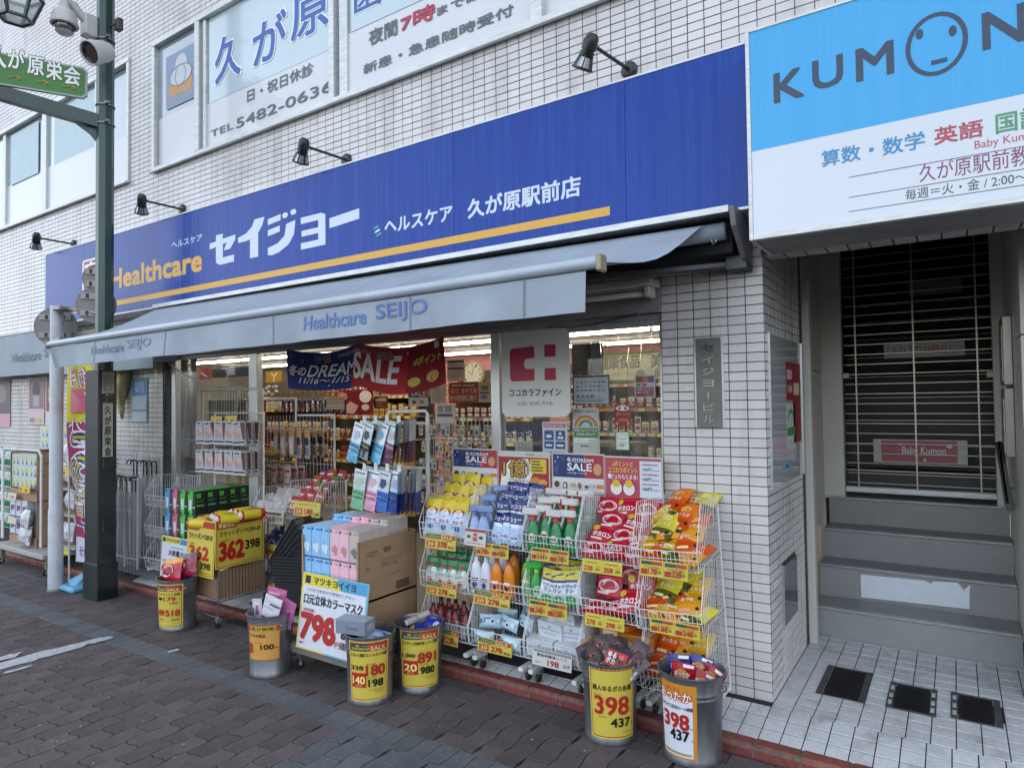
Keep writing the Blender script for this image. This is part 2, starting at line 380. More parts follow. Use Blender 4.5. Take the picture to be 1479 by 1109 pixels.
# upper windows
def upper_window(Wn, fr, xs, film_z, label=None):
    x0, x1, z0, z1 = Wn
    f = MB(ALUD)
    f.box((x0, -.03, z0-.0), (x1, .03, z0+.045), bev=.003); f.box((x0, -.03, z1-.05), (x1, .03, z1), bev=.003)
    f.box((x0, -.025, z0+.045), (x0+.05, .03, z1-.05), bev=.003); f.box((x1-.05, -.025, z0+.045), (x1, .03, z1-.05), bev=.003)
    f.box((x0, -.055, z0-.012), (x1, -.03, z0+.01), bev=.003)
    for x, w, y in xs: f.box((x-w/2, y, z0+.045), (x+w/2, .035, z1-.05), bev=.003)
    win = f.build('window', B)
    edges = [x0+.05]+[x for x, w, y in xs]+[x1-.05]
    for i, (a, b) in enumerate(zip(edges, edges[1:])):
        yy = .02+.012*(i % 2)
        g = MB(SKYGLASS); g.box((a, yy, z0+.045), (b, yy+.006, z1-.05)); g.build('pane', win)
        fz = film_z[i]
        if fz:
            g = MB(FILM); g.box((a+.02, yy-.002, z0+.06), (b-.02, yy-.0005, fz)); g.build('frosted_film', win)
    return win
xm = [aY(u, v, 0).x for u, v in ((291, 203), (487, 142), (776, 35))]
win1 = upper_window(W1, None, [(xm[0]-.04, .07, -.03), (xm[0]+.05, .05, -.005), (xm[1]-.05, .06, -.02), (xm[1]+.07, .09, 0), (xm[2], .09, -.02)], [4.50, None, 4.43, None, 4.49, 4.9])
x2 = [aY(u, v, 0).x for u, v in ((142, 275), (64, 300), (5, 335))]
win2 = upper_window(W2, None, [(x2[2], .09, 0), (x2[1], .12, -.01), (x2[0], .1, -.02)], [4.52, 4.54, 4.54, 4.50])
# film strips over the window notices, curtains behind
for k, (a, b) in enumerate(((-8.3, -7.25), (-9.6, -8.75))):
    n = 24; mb = MB(mat('white_blind', (.55, .68, .72), rough=.7, var=.03))
    for i in range(n):
        u0, u1 = a+(b-a)*i/n, a+(b-a)*(i+1)/n; d = .006*(i % 2)
        mb.quad((u0, .0185-d*.3, 4.53), (u1, .0185-(.006-d)*.3, 4.53), (u1, .0185-(.006-d)*.3, 5.2), (u0, .0185-d*.3, 5.2))
    mb.build('curtain', win2)
mb = MB(mat('pale_clinic_blind', (.50, .62, .66), rough=.25, var=.06, scale=2, coat=1)); mb.box((xm[0]+.1, .016, 4.43), (xm[1]-.1, .0165, 5.25)); mb.box((xm[1]+.15, .014, 4.49), (xm[2]-.08, .0145, 5.25)); mb.build('blind', win1)

def on_wall(y, u0, v0, u1, v1):
    a = aY(u0, v0, y); b = aY(u1, v1, y); return a.x, a.z, b.x, b.z
def wtext(mb, y, t, ll, ur, c, off=0., n=.0008, sh=0.):
    """lettering on the plane y, from its lower-left and upper-right corner in the photo"""
    x0, z0, x1, z1 = on_wall(y, *ll, *ur); F = plane((x0, y, z0), (1, 0, 0), (0, 0, 1), (0, -1, 0))
    prt(mb, F, x1-x0, z1-z0, [('t', t, 0, 0, 1, 1, c, off, sh)], n0=n)
BLUE = '#2f5fae'
mb = MB(); yg = .0125
for ch, ll, ur in (('久', (311, 123), (347, 42)), ('が', (366, 97), (413, 12)), ('原', (421, 62), (474, -28)), ('歯', (509, 24), (553, -48))):
    wtext(mb, yg, ch, (ll[0]-1, ll[1]+1), (ur[0]+1, ur[1]-1), '#f4f6f8', .075, .0005); wtext(mb, yg, ch, ll, ur, BLUE, .035, .0015)
mb.build('blue_lettering', win1)
yb = .012; gy_ = '#5f6368'
for yq, t_, ll, ur, c_, o_ in ((.0125, '日・祝日休診', (357, 148), (452, 89), gy_, .02), (.0125, 'TEL', (304, 199), (337, 176), gy_, .01), (.0125, '5482-0636', (341, 186), (480, 115), gy_, .02), (yb, '夜間', (533, 67), (573, 27), gy_, .04), (yb, '7時', (579, 47), (628, 3), '#b3304e', .06), (yb, 'まで診療', (631, 24), (719, -28), gy_, .04), (yb, '新患・急患随時受付', (525, 108), (741, 5), gy_, .045)):
    mb = MB(); wtext(mb, yq, t_, ll, ur, c_, o_); mb.build('grey_lettering', win1)

mb = MB(); x0, z0, x1, z1 = on_wall(.012, 240, 160, 283, 62); F = plane((x0, .012, z0), (1, 0, 0), (0, 0, 1), (0, -1, 0)); w, h = x1-x0, z1-z0
prt(mb, F, w, h, [('r', 0, 0, 1, 1.02, '#7f97b4'), ('c', .28, .14, .2, .1, '#8d949e'), ('c', .74, .16, .2, .1, '#8d949e'), ('p', [(.12, .2), (.86, .22), (.9, .46), (.1, .42)], '#c98f3c'), ('c', .5, .55, .38, .2, '#c9ccd4'), ('c', .52, .76, .2, .18, '#c9ccd4'), ('o', .5, .55, .38, .2, .02, '#6f747d'), ('o', .5, .55, .18, .2, .012, '#6f747d')])  # blue-grey backing colour stands in for the reflection in the glass
mb.build('tooth_drawing', win1)
# ---------------------------------------------------------------- ground
g = MB(SAND)
X0, X1, Y0 = -60, 60, -60
for a, b in ((-60, -12), (-12, -8), (-8, -4), (-4, 0), (0, 3), (3, 60)):
    g.quad((a, Y0, gz(a)-.012), (b, Y0, gz(b)-.012), (b, -.30, gz(b)-.012), (a, -.30, gz(a)-.012))
GR = g.build('pavement', kind='structure')
g = MB(mat('asphalt', (.05, .05, .052), rough=.9, var=.2, scale=40, bump=.4, bscale=200)); g.quad((-60, -60, gz(-60)-.004), (60, -60, gz(60)-.004), (60, -5.2, gz(60)-.004), (-60, -5.2, gz(-60)-.004)); g.build('road', kind='structure')
PX, PY, KY = .12, .22, -.40
def paver_outline(ph=0., end=0):
    """wavy block, ph 0 or pi; end 1/-1: a half block with a straight end at the top/bottom"""
    pts = []; A, Bm = .008, .008; hx = PX/2; y0 = -PY/2 if end >= 0 else 0.; y1 = PY/2 if end <= 0 else 0.; g_ = .0027; n = 10; m = 4
    if end > 0: y0, y1 = -PY/2, 0.
    if end < 0: y0, y1 = 0., PY/2
    sx = lambda y: A*math.sin(2*math.pi*y/PY+ph)
    lo = (lambda x: Bm*math.sin(2*math.pi*x/PX)) if end >= 0 else (lambda x: 0.)
    hi = (lambda x: Bm*math.sin(2*math.pi*x/PX)) if end <= 0 else (lambda x: 0.)
    for i in range(m): x = (-1+2*i/m)*(hx-g_); pts.append((x, y0+g_+lo(x)))
    for i in range(n): y = y0+(y1-y0)*i/n; pts.append((hx-g_+sx(y), max(y0+g_, min(y1-g_, y))))
    for i in range(m): x = (1-2*i/m)*(hx-g_); pts.append((x, y1-g_+hi(x)))
    for i in range(n): y = y1+(y0-y1)*i/n; pts.append((-hx+g_+sx(y), max(y0+g_, min(y1-g_, y))))
    return pts
def slab(mb, pts, F, top=0., b=.0035, d=.012, j=0.):
    n = len(pts); cx = sum(p[0] for p in pts)/n; cy = sum(p[1] for p in pts)/n
    lo = [mb.v(F(x, y, -d)) for x, y in pts]; mi = [mb.v(F(x, y, top-b*.7)) for x, y in pts]
    hi = []
    for x, y in pts:
        l = math.hypot(x-cx, y-cy); k = (l-b)/l; hi.append(mb.v(F(cx+(x-cx)*k, cy+(y-cy)*k, top+j)))
    mb.f(hi)
    for i in range(n):
        k = (i+1) % n; mb.f((lo[i], lo[k], mi[k], mi[i])); mb.f((mi[i], mi[k], hi[k], hi[i]))
pav = []      # (size in the photo, kind, x, y)
def add_p(kind, x, y, w, h):
    p = px((x, y, gz(x)))
    if not p or not (-90 < p[0] < 1570 and 560 < p[1] < 1230): return
    q = px((x+w, y, gz(x))); r = px((x, y+h, gz(x)))
    vis = 1 if (0 < p[0] < 1479 and p[1] < 1109) else .3
    ar = abs((q[0]-p[0])*(r[1]-p[1])-(q[1]-p[1])*(r[0]-p[0]))*vis if q and r else 0
    pav.append((ar, kind, x, y))
BU, BL = -1.052, -1.207
for i in range(-100, 20):
    x = i*PX; od = i % 2
    for j in range(2-od): add_p('w%d' % od, x, BU+.11+(j+.5*od)*PY, PX, PY)
    if od: add_p('hb', x, BU, PX, PY/2); add_p('ht', x, BU+2*PY, PX, PY/2)
    for j in range(0, 16):
        y = BL-.11-(j+.5*od)*PY
        if y > -3.5: add_p('w%d' % od, x, y, PX, PY)
    if od: add_p('ht', x, BL, PX, PY/2)
for i in range(-115, 20):
    x = i*.105; add_p('b', x, (BU+BL)/2, .105, BU-BL)
for i in range(-70, 16):
    for r_ in (0, 1): add_p('s', i*.2+.1*r_, KY-.012-.05-.1*r_, .2, .1)
pav.sort(reverse=True)
PO = {'w0': paver_outline(0.), 'w1': paver_outline(math.pi), 'ht': paver_outline(0., 1), 'hb': paver_outline(0., -1), 'b': [(-.0502, -.078), (.0502, -.078), (.0502, .078), (-.0502, .078)], 's': [(-.0975, -.0475), (.0975, -.0475), (.0975, .0475), (-.0975, .0475)]}
def pcol(k, x, y): return PAVEG if k == 'b' or (-1.8 < x < -.9 and -1.75 < y < -1.2) else PAVE
pdata = {}
joined = MB(PAVE)
for k, (a_, kd, x, y) in enumerate(pav):
    m_ = pcol(kd, x, y)
    if k < 300:
        key = (kd, m_.name)
        if key not in pdata:
            q = MB(m_); slab(q, PO[kd], lambda u, v, n: Vector((u, v, n))); o = q.build('paver', GR, local=True); pdata[key] = o.data
        else:
            o = bpy.data.objects.new('paver', pdata[key]); COL.objects.link(o); o.parent = GR
        o.location = (x, y, gz(x)+rnd.uniform(-.0015, .0015)); o.rotation_euler = (rnd.gauss(0, .004), rnd.gauss(0, .006), rnd.gauss(0, .004))
    else:
        joined.m = m_; z = gz(x)+rnd.uniform(-.0015, .0015); slab(joined, PO[kd], lambda u, v, n: Vector((x+u, y+v, z+n)))
joined.build('paver_field', GR, kind='stuff')
# strips of ground beyond the laid pavers
q = MB(PAVE); q.quad((-60, -5.2, gz(-60)+.0), (60, -5.2, gz(60)), (60, -3.45, gz(60)), (-60, -3.45, gz(-60))); q.build('pavement_edge', kind='structure')
# white painted line remains
q = MB(mat('worn_white_paint', (.42, .45, .47), rough=.6, var=.25, scale=30))
def blob(cx, cy, rx, ry, n=16, rot=0., seed=1):
    r2 = random.Random(seed); pts = []
    for i in range(n):
        a = 2*math.pi*i/n; k = 1+r2.uniform(-.28, .2); x, y = rx*k*math.copysign(abs(math.cos(a))**.6, math.cos(a)), ry*k*math.copysign(abs(math.sin(a))**.6, math.sin(a))
        pts.append((cx+x*math.cos(rot)-y*math.sin(rot), cy+x*math.sin(rot)+y*math.cos(rot)))
    return pts
for i, (u, v, ru, rv) in enumerate(((18, 958, .10, .03), (45, 950, .12, .028), (70, 944, .12, .03), (92, 938, .10, .024), (120, 930, .12, .02), (146, 925, .05, .015), (25, 968, .05, .008), (250, 942, .03, .01), (1, 952, .08, .02))):
    p = aZ(u, v, gz(-4.5)); q.poly([(a, b, gz(a)+.0045+.0003*i) for a, b in blob(p.x, p.y, ru*1.5, rv*2.6, rot=R(86), seed=i)])
q.build('painted_line', kind='structure')
q = MB(mat('gum_and_grit', (.42, .42, .41), rough=.8)); r2 = random.Random(21)
for i in range(90):
    u, v = r2.uniform(0, 1250), r2.uniform(880, 1109); x, y = aZ(u, v, -.11).xy
    if y < KY-.03: s_ = r2.uniform(.002, .007); q.poly([(a, b, gz(a)+.004) for a, b in blob(x, y, s_, s_*r2.uniform(.5, 1), 6, r2.uniform(0, 3), i)])
q.build('grit', GR, kind='stuff')
# kerb bricks and the tiled ledge
K = MB(mat('kerb_mortar', (.16, .145, .12), rough=.95, var=.3, scale=30, bump=.5)); 
def lip(x): return -.045+.0085*max(-12, min(3, x))
for a, b in zip(range(-12, 4), range(-11, 5)):
    K.quad((a, KY+.006, lip(a)-.1), (b, KY+.006, lip(b)-.1), (b, KY+.006, lip(b)-.008), (a, KY+.006, lip(a)-.008)); K.quad((a, KY+.006, lip(a)-.008), (b, KY+.006, lip(b)-.008), (b, -.32, lip(b)-.002), (a, -.32, lip(a)-.002))
KB = K.build('kerb', kind='structure')
BW = .205
for i in range(-44, 12):
    x0 = i*BW; x1 = x0+BW-.013
    if x1 < -9: continue
    q = MB(BRICKR); z0, z1 = lip(x0+.1), lip(x0+.1); j = rnd.uniform(-.002, .002)
    prof = [(KY+.004, z0-.065), (KY+j, z0-.022), (KY+.016+j, z0), (KY+.072, z0+.004), (KY+.072, z0-.03)]
    A_ = [q.v((x0, y, z)) for y, z in prof]; C_ = [q.v((x1, y, z)) for y, z in prof]
    for k in range(5): q.f((A_[k], A_[(k+1) % 5], C_[(k+1) % 5], C_[k]))
    q.f(A_); q.f(C_[::-1]); q.build('kerb_brick', KB)
# entry floor
fl = MB(FGROUT)
def fz(x, y):
    if y > -.045: return 0.
    t = (-.045-y)/(.285); return t*(lip(x)+.002)
for a, b in zip(range(-14, 4), range(-13, 5)):
    fl.quad((a, -.33, fz(a, -.33)-.004), (b, -.33, fz(b, -.33)-.004), (b, -.045, -.004), (a, -.045, -.004))
    fl.quad((a, -.045, -.004), (b, -.045, -.004), (b, 2.0, -.004), (a, 2.0, -.004))
FL = fl.build('tiled_floor', kind='structure')
HAT = [[aZ(u, v, .0) for u, v in q_] for q_ in ([(1198, 962), (1262, 971), (1248, 1014), (1177, 1002)], [(1288, 986), (1355, 996), (1351, 1033), (1277, 1022)], [(1372, 1001), (1444, 1010), (1448, 1049), (1373, 1039)])]
HR = [(min(p.x for p in h), max(p.x for p in h), sum(p.y for p in h[2:])/2, sum(p.y for p in h[:2])/2) for h in HAT]
HR = [(.16, .39, .235, .675), (.482, .698, .255, .605), (.757, .965, .285, .625)]
ft = []
for i in range(-60, 32):
    for r_ in range(3): ft.append(((i+.5)*.0955, -.0925-.095*r_))
for i in range(0, 14):
    for r_ in range(13): ft.append(((i+.5)*.0975, .005+.1*r_-.0))
def fsize(c):
    p = px((c[0], c[1], 0)); 
    if not p or not (0 < p[0] < 1479 and p[1] < 1109): return 0
    q = px((c[0]+.09, c[1], 0)); r = px((c[0], c[1]+.09, 0)); return abs((q[0]-p[0])*(r[1]-p[1])-(q[1]-p[1])*(r[0]-p[0]))
ft = [c for c in ft if c[0] < 1.4 and not any(a+.03 < c[0] < b-.03 and cc+.03 < c[1] < d-.03 for a, b, cc, d in HR)]
ft.sort(key=fsize, reverse=True)
rest = MB(FTILE)
def ftile(mb, x, y, F): 
    h = .0440 if y < -.05 else .0455; k = .0453 if y < -.05 else .0463
    slab(mb, [(-k, -h), (k, -h), (k, h), (-k, h)], F, b=.002, d=.004)
for k, (x, y) in enumerate(ft):
    if k < 300:
        q = MB(FTILE); ftile(q, x, y, lambda u, v, n: Vector((x+u, y+v, fz(x+u, y+v)+n))); q.build('floor_tile', FL)
    else: ftile(rest, x, y, lambda u, v, n: Vector((x+u, y+v, fz(x+u, y+v)+n)))
rest.build('floor_tile_field', FL, kind='stuff')
HM = mat('cast_iron_lid', (.022, .022, .024), rough=.55, metal=.5, var=.3, scale=25, bump=.5)
for k, (a, b, c, d) in enumerate(HR):
    t = thing('access_hatch', ('square metal floor hatch nearest the tiled pillar', 'square metal floor hatch in the middle of the row of three', 'square metal floor hatch rightmost of the row of three')[k], 'floor hatch', ((a+b)/2, (c+d)/2, 0), group='metal hatches set in the tiled floor')
    q = MB(mat('worn_steel_edge', (.12, .12, .12), rough=.5, metal=.6, var=.3)); 
    for lo, hi in (((a, c, -.003), (a+.03, d, .004)), ((b-.03, c, -.003), (b, d, .004)), ((a+.03, c, -.003), (b-.03, c+.012, .003)), ((a+.03, d-.012, -.003), (b-.03, d, .003))): q.box(lo, hi, bev=.001)
    q.build('frame', t)
    q = MB(HM); q.box((a+.032, c+.014, -.003), (b-.032, d-.014, .0015), bev=.001)
    nx, ny = 9, 16
    for i in range(nx):
        for j in range(ny):
            x = a+.045+(b-a-.09)*(i+.5*(j % 2)*.9)/nx; y = c+.03+(d-c-.06)*j/ny; q.poly([(x, y, .0035), (x+.007, y+.004, .003), (x+.014, y, .0035), (x+.007, y-.004, .003)]); q.poly([(x-.001, y, .0015), (x+.007, y+.0055, .0015), (x+.007, y+.004, .003), (x, y, .0035)])
    q.build('lid', t)
    if k == 1: q = MB(ALUD); [q.box((xx, yy, .004), (xx+.016, yy+.05, .006)) for xx in (a+.008, b-.024) for yy in (c+.04, c+.13, c+.24)]; q.build('lift_plate', t)
    if k == 2: q = MB(ALUD); [q.box((a+.008, yy, .004), (a+.024, yy+.05, .006)) for yy in (c+.04, c+.13, c+.24)]; q.build('lift_plate', t)
# staircase
ST = MB(STEELP); st = thing('staircase', 'grey painted steps rising to the shuttered entrance', 'stairs', (.55, 1.15, 0))
TR = [(1.17, .20), (1.45, .415), (1.70, .62), (1.95, .815)]
zp = 0
for k, (y, z) in enumerate(TR):
    q = MB(STEELP); yn = TR[k+1][0] if k < 3 else 2.9
    q.box((.0, y, zp-.02), (1.10, y+.04, z-.012)); q.box((.0, y-.012, z-.02), (1.10, yn+.035, z), bev=.004); q.box((.0, y-.006, zp), (1.1, y, zp+.012))
    q.build('step', st); zp = z
    q = MB(mat('step_edge_highlight', (.36, .37, .37), rough=.35, metal=.3, var=.15, scale=12)); q.box((.003, y-.0135, z-.018), (1.097, y+.022, z+.001), bev=.003); q.build('nosing_highlight', st)  # lighter strip added as the highlight along each step edge
q = MB(); y = TR[2][0]
a = aY(1243, 829, TR[1][0]); b = aY(1401, 878, TR[1][0])
yy = TR[1][0]; aa = [aY(u, v, yy) for u, v in ((1244, 862), (1400, 879), (1401, 844), (1392, 852), (1385, 843), (1383, 841), (1348, 839), (1345, 842), (1335, 838), (1243, 829))]
F = plane((0, yy-.001, 0), (1, 0, 0), (0, 0, 1), (0, -1, 0)); q.prism([(p.x, p.z) for p in aa], F, .002, pm('#dfe6f2'))
q.build('torn_white_poster', st)
# entry walls, frames
q = MB(BEIGE); q.box((-.001, 1.02, -.01), (.045, 1.10, 2.32), bev=.003); q.box((-.08, 1.10, -.01), (-.03, 2.0, 1.75)); q.box((-.08, 1.10, 1.758), (-.03, 2.0, 3.26)); q.box((-.06, 1.96, .8), (.11, 2.05, 3.26), bev=.003)
q.box((1.035, 1.96, .8), (1.16, 2.05, 3.26), bev=.003); q.build('entrance_frame', B)
q = MB(BEIGE); q.box((1.102, 1.0, .17), (1.16, 1.96, 3.26)); q.box((1.10, .62, .17), (1.8, .99, 1.86), bev=.002); q.box((1.10, .62, 1.868), (1.8, .99, 3.26), bev=.002); q.build('right_side_wall', B)
q = MB(mat('dark_blue_base', (.03, .035, .08), rough=.5)); q.box((1.115, .66, -.01), (1.8, .98, .17)); q.build('wall_base', B)
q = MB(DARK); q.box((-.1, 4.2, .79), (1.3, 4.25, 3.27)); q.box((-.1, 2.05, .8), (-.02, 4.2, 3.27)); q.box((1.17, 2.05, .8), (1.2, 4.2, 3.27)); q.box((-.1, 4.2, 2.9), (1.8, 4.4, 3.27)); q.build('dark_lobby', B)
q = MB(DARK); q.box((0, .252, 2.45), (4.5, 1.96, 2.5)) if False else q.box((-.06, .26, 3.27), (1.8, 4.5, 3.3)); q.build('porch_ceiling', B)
# ---------------------------------------------------------------- blue shop sign
def sign_mat(name, col, tint):
    m = mat(name, col, rough=.22, var=.0, coat=.0, spec=.22)
    nt = m.node_tree; N = nt.nodes; L = nt.links; p = N['Principled BSDF']
    tc = N.new('ShaderNodeTexCoord'); mp = N.new('ShaderNodeMapping'); mp.inputs['Scale'].default_value = (9, 1, .25); L.new(tc.outputs['Object'], mp.inputs[0])
    a = N.new('ShaderNodeTexNoise'); a.inputs['Scale'].default_value = 2.2; a.inputs['Detail'].default_value = 9; a.inputs['Roughness'].default_value = .72; L.new(mp.outputs[0], a.inputs[0])
    r = N.new('ShaderNodeMapRange'); L.new(a.outputs[0], r.inputs[0]); r.inputs[1].default_value = .42; r.inputs[2].default_value = .8; r.inputs[4].default_value = .7
    mx = N.new('ShaderNodeMix'); mx.data_type = 'RGBA'; L.new(r.outputs[0], mx.inputs[0]); mx.inputs[6].default_value = (*lin(col), 1); mx.inputs[7].default_value = (*lin(tint), 1); L.new(mx.outputs[2], p.inputs['Base Color'])
    r2 = N.new('ShaderNodeMapRange'); L.new(a.outputs[0], r2.inputs[0]); r2.inputs[3].default_value = .12; r2.inputs[4].default_value = .4; L.new(r2.outputs[0], p.inputs['Roughness'])
    return m
SBLUE = sign_mat('blue_acrylic_sky_streaks', (.004, .042, .29), (.03, .10, .42))  # lighter streaks in the colour imitate the sky mirrored in the sign
SY = -.25
S = thing('shop_sign', 'long blue shop sign with white and yellow lettering above the awning', 'sign', (-3.9, SY, 2.5))
q = MB(SBLUE); xs = [-7.83, -6.9, -5.95, -4.75, -3.3, -1.85, -.65, .0]
for a, b in zip(xs, xs[1:]): q.box((a+.0012, SY, 2.505), (b-.0012, SY+.006, 3.31))
q.build('sign_face', S)
q = MB(GREYP); q.box((-7.83, SY+.008, 2.51), (0, -.006, 3.30)); q.build('sign_box', S)
q = MB(ALUD); q.box((-7.84, SY-.004, 3.311), (0, -.005, 3.322)); q.box((-7.84, SY-.006, 2.49), (0, -.005, 2.503)); q.build('sign_frame', S)
q = MB()
wh = '#cfd8e6'; ye = '#d9a63c'
wtext(q, SY, 'Healthcare', (160, 418), (291, 360), ye, .09)
wtext(q, SY, 'ヘルスケア', (248, 359), (292, 338), wh, .03)
wtext(q, SY, 'ヘルスケア', (556, 338), (653, 296), wh, .05); wtext(q, SY, '久が原駅前店', (676, 316), (838, 253), wh, .05)
# the heavy katakana, stroke by stroke (unit boxes)
def kata(box, polys):
    x0, z0, x1, z1 = on_wall(SY, *box); F = plane((x0, SY, z0), (1, 0, 0), (0, 0, 1), (0, -1, 0)); w, h = x1-x0, z1-z0
    prt(q, F, w, h, [(('p', p, wh) if not isinstance(p, tuple) else p) for p in polys], n0=.001, dn=.00005)
kata((303, 386, 340, 333), [[(.0, .58), (.0, .78), (.25, .80), (.25, 1), (.52, 1), (.52, .83), (1, .87), (1, .72), (.8, .45), (.55, .45), (.68, .68), (.52, .66), (.52, .22), (.95, .24), (.95, .02), (.42, .0), (.25, .1), (.25, .62)]])
kata((344, 377, 383, 313), [[(0, .48), (.0, .62), (.3, .68), (.52, .82), (.62, 1), (.98, 1), (.9, .8), (.75, .62), (.75, 0), (.45, 0), (.45, .5), (.3, .48)]])
kata((387, 370, 429, 302), [[(0, .78), (0, .93), (.45, .98), (.45, .83)], [(0, .5), (0, .65), (.42, .7), (.42, .55)], [(0, .02), (0, .2), (.35, .27), (.58, .42), (.64, .7), (.95, .74), (.9, .4), (.72, .18), (.4, .04), (.15, 0)], ('c', .6, .92, .1, .07, wh), ('c', .88, .95, .1, .07, wh)])
kata((434, 361, 470, 306), [[(.02, .8), (.02, 1), (.85, 1), (1, .92), (1, 0), (.02, 0), (.02, .2), (.72, .2), (.72, .4), (.05, .4), (.05, .58), (.72, .58), (.72, .8)]])
kata((476, 330, 519, 301), [[(0, .0), (0, .78), (1, 1), (1, .22)]])
a = on_wall(SY, 108, 444, 108, 444)
p0, p1, p2, p3 = (aY(u, v, SY) for u, v in ((106, 449), (881, 312), (881, 299), (106, 440)))
F = plane((p0.x, SY, 2.6), (1, 0, 0), (0, 0, 1), (0, -1, 0)); zt = 2.655; zb = 2.61
zt, zb = aY(881, 298, SY).z, aY(881, 311, SY).z
prt(q, F, 1, 1, [('r', 0, zb-2.6, p1.x-p0.x, zt-2.6, ye)], n0=.001)
for i, c in enumerate(('#35b08a', '#e8eef5', '#35b08a')):
    x0, z0, x1, z1 = on_wall(SY, 539+2*i, 333+5*i, 547+2*i, 326+4*i); F = plane((x0, SY, z0), (1, 0, 0), (0, 0, 1), (0, -1, 0)); prt(q, F, x1-x0, .03, [('p', [(0, .1), (.9, .5), (1, 1), (.2, .6)], c)], n0=.001)
x0, z0, x1, z1 = on_wall(SY, 119, 442, 156, 352); z1 = 3.13; z0 = 2.74; F = plane((x0, SY, z0), (1, 0, 0), (0, 0, 1), (0, -1, 0)); w = x1-x0; h = z1-z0
prt(q, F, w, h, [('r', .03, 0, .97, 1, '#e3e6ea'), ('r', 0, .03, 1, .97, '#e3e6ea'), ('r', .06, .05, .94, .95, '#b0222c'), ('t', '薬', .1, .1, .9, .9, '#f0f0f0', .05)], n0=.001)
q.build('lettering', S)

# ---------------------------------------------------------------- light blue and white sign over the stairs
KYS = -.45
S2 = thing('classroom_sign', 'light blue and white sign with large dark letters over the stairs', 'sign', (1.1, KYS, 2.3))
x0 = aY(1083, 200, KYS).x; zt = aY(1082, 48, KYS).z; zb = aY(1084, 344, KYS).z; xr = 2.35; zm = aY(1088, 219, KYS).z
q = MB(ALUD); q.box((x0-.012, KYS-.004, zb-.012), (x0+.006, -.046, zt+.012), bev=.002); q.box((x0+.006, KYS-.004, zt), (xr, -.046, zt+.012)); q.box((x0+.006, KYS-.004, zb-.012), (xr, KYS+.03, zb+.012), bev=.002); q.build('frame', S2)
q = MB(GREYP); q.box((x0+.008, KYS+.031, zb-.004), (xr, -.046, zb+.004)); q.build('underside', S2)
q = MB(sign_mat('sky_blue_acrylic', (.075, .42, .78), (.12, .46, .80))); q.box((x0+.007, KYS, zm), (xr, KYS+.006, zt)); q.build('blue_face', S2)
q = MB(mat('white_sign_acrylic', (.66, .70, .75), rough=.25, var=.02, scale=2, coat=.5)); q.box((x0+.007, KYS, zb+.012), (xr, KYS+.006, zm-.0005)); q.build('white_face', S2)
q = MB(); dk = '#2f4058'
def ktext(t, ll, ur, c, off=0., n=.0012): wtext(q, KYS, t, ll, ur, c, max(0, off*2.5), n)
ktext('K', (1119, 149), (1160, 97), dk, .02); ktext('U', (1175, 131), (1216, 79), dk, .02); ktext('M', (1238, 118), (1289, 59), dk, .02); ktext('N', (1421, 72), (1479, 5), dk, .02)
c = aY(1352, 64, KYS); F = plane((c.x-.5, KYS, c.z-.5), (1, 0, 0), (0, 0, 1), (0, -1, 0))
rx = (aY(1399, 60, KYS).x-aY(1308, 70, KYS).x)/2; rz = .128
prt(q, F, 1, 1, [('o', .5, .5, rx, rz, .017, dk), *[('c', .5+aY(u, v, KYS).x-c.x, .5+aY(u, v, KYS).z-c.z, .013, .021, dk) for u, v in ((1328, 50), (1376, 45))], ('r', .5+aY(1345, 92, KYS).x-c.x, .5+aY(1345, 92, KYS).z-c.z-.007, .5+aY(1368, 88, KYS).x-c.x, .5+aY(1345, 92, KYS).z-c.z+.009, dk)], n0=.0012)
ktext('算数・数学', (1187, 242), (1335, 189), '#3f8fc4', .01); ktext('英語', (1350, 210), (1419, 172), '#b6485a', .015); ktext('国語', (1439, 194), (1508, 151), '#4b9a6a', .01)
ktext('Baby Kumon', (1408, 219), (1505, 186), '#c25a68', -.003); ktext('久が原駅前教室', (1328, 264), (1515, 205), '#8d3f72', .0); ktext('毎週＝火・金 / 2:00～7:00', (1308, 290), (1520, 240), '#4a4d58', -.004)
for ul, vl, ur_, vr in ((1226, 257, 1600, 187), (1226, 286, 1600, 216), (1226, 306.5, 1600, 244)):
    a = aY(ul, vl, KYS); q.poly([(a.x, KYS-.0012, a.z), (2.3, KYS-.0012, a.z), (2.3, KYS-.0012, a.z+.003), (a.x, KYS-.0012, a.z+.003)], pm('#6b6a7a'))
q.build('lettering', S2)

# ---------------------------------------------------------------- awning
FAB = mat('blue_grey_awning_cloth', (.30, .35, .405), rough=.62, var=.10, scale=3, bump=.15, bscale=12, dirt=('#7b8086', .35, 4))
A = thing('awning', 'blue grey retractable awning extended over the shopfront', 'awning', (-2.9, -.3, 2.45))
bl, br = Vector((-5.42, -1.15, 2.085)), Vector((-.345, -1.225, 2.105))
hl, hr = Vector((-5.30, -.30, 2.475)), Vector((-.22, -.30, 2.43))
q = MB(FAB); q.sm = True; n = 48; m = 8; G = []
for i in range(n+1):
    t = i/n; a = hl.lerp(hr, t); b = bl.lerp(br, t); row = []
    for j in range(m+1):
        s_ = j/m; p = a.lerp(b, s_); p.z -= .04*math.sin(math.pi*s_)*(1+.3*math.sin(t*9))+.005*math.sin(t*37+s_*5)*math.sin(math.pi*s_)+.003*math.sin(t*93-s_*7)*s_*(1-s_)*4
        if t > .9: p.z -= (t-.9)*.25*math.sin(math.pi*s_)
        row.append(q.v(p))
    G.append(row)
for i in range(n):
    for j in range(m): q.f((G[i][j], G[i+1][j], G[i+1][j+1], G[i][j+1]))
q.build('canopy', A)
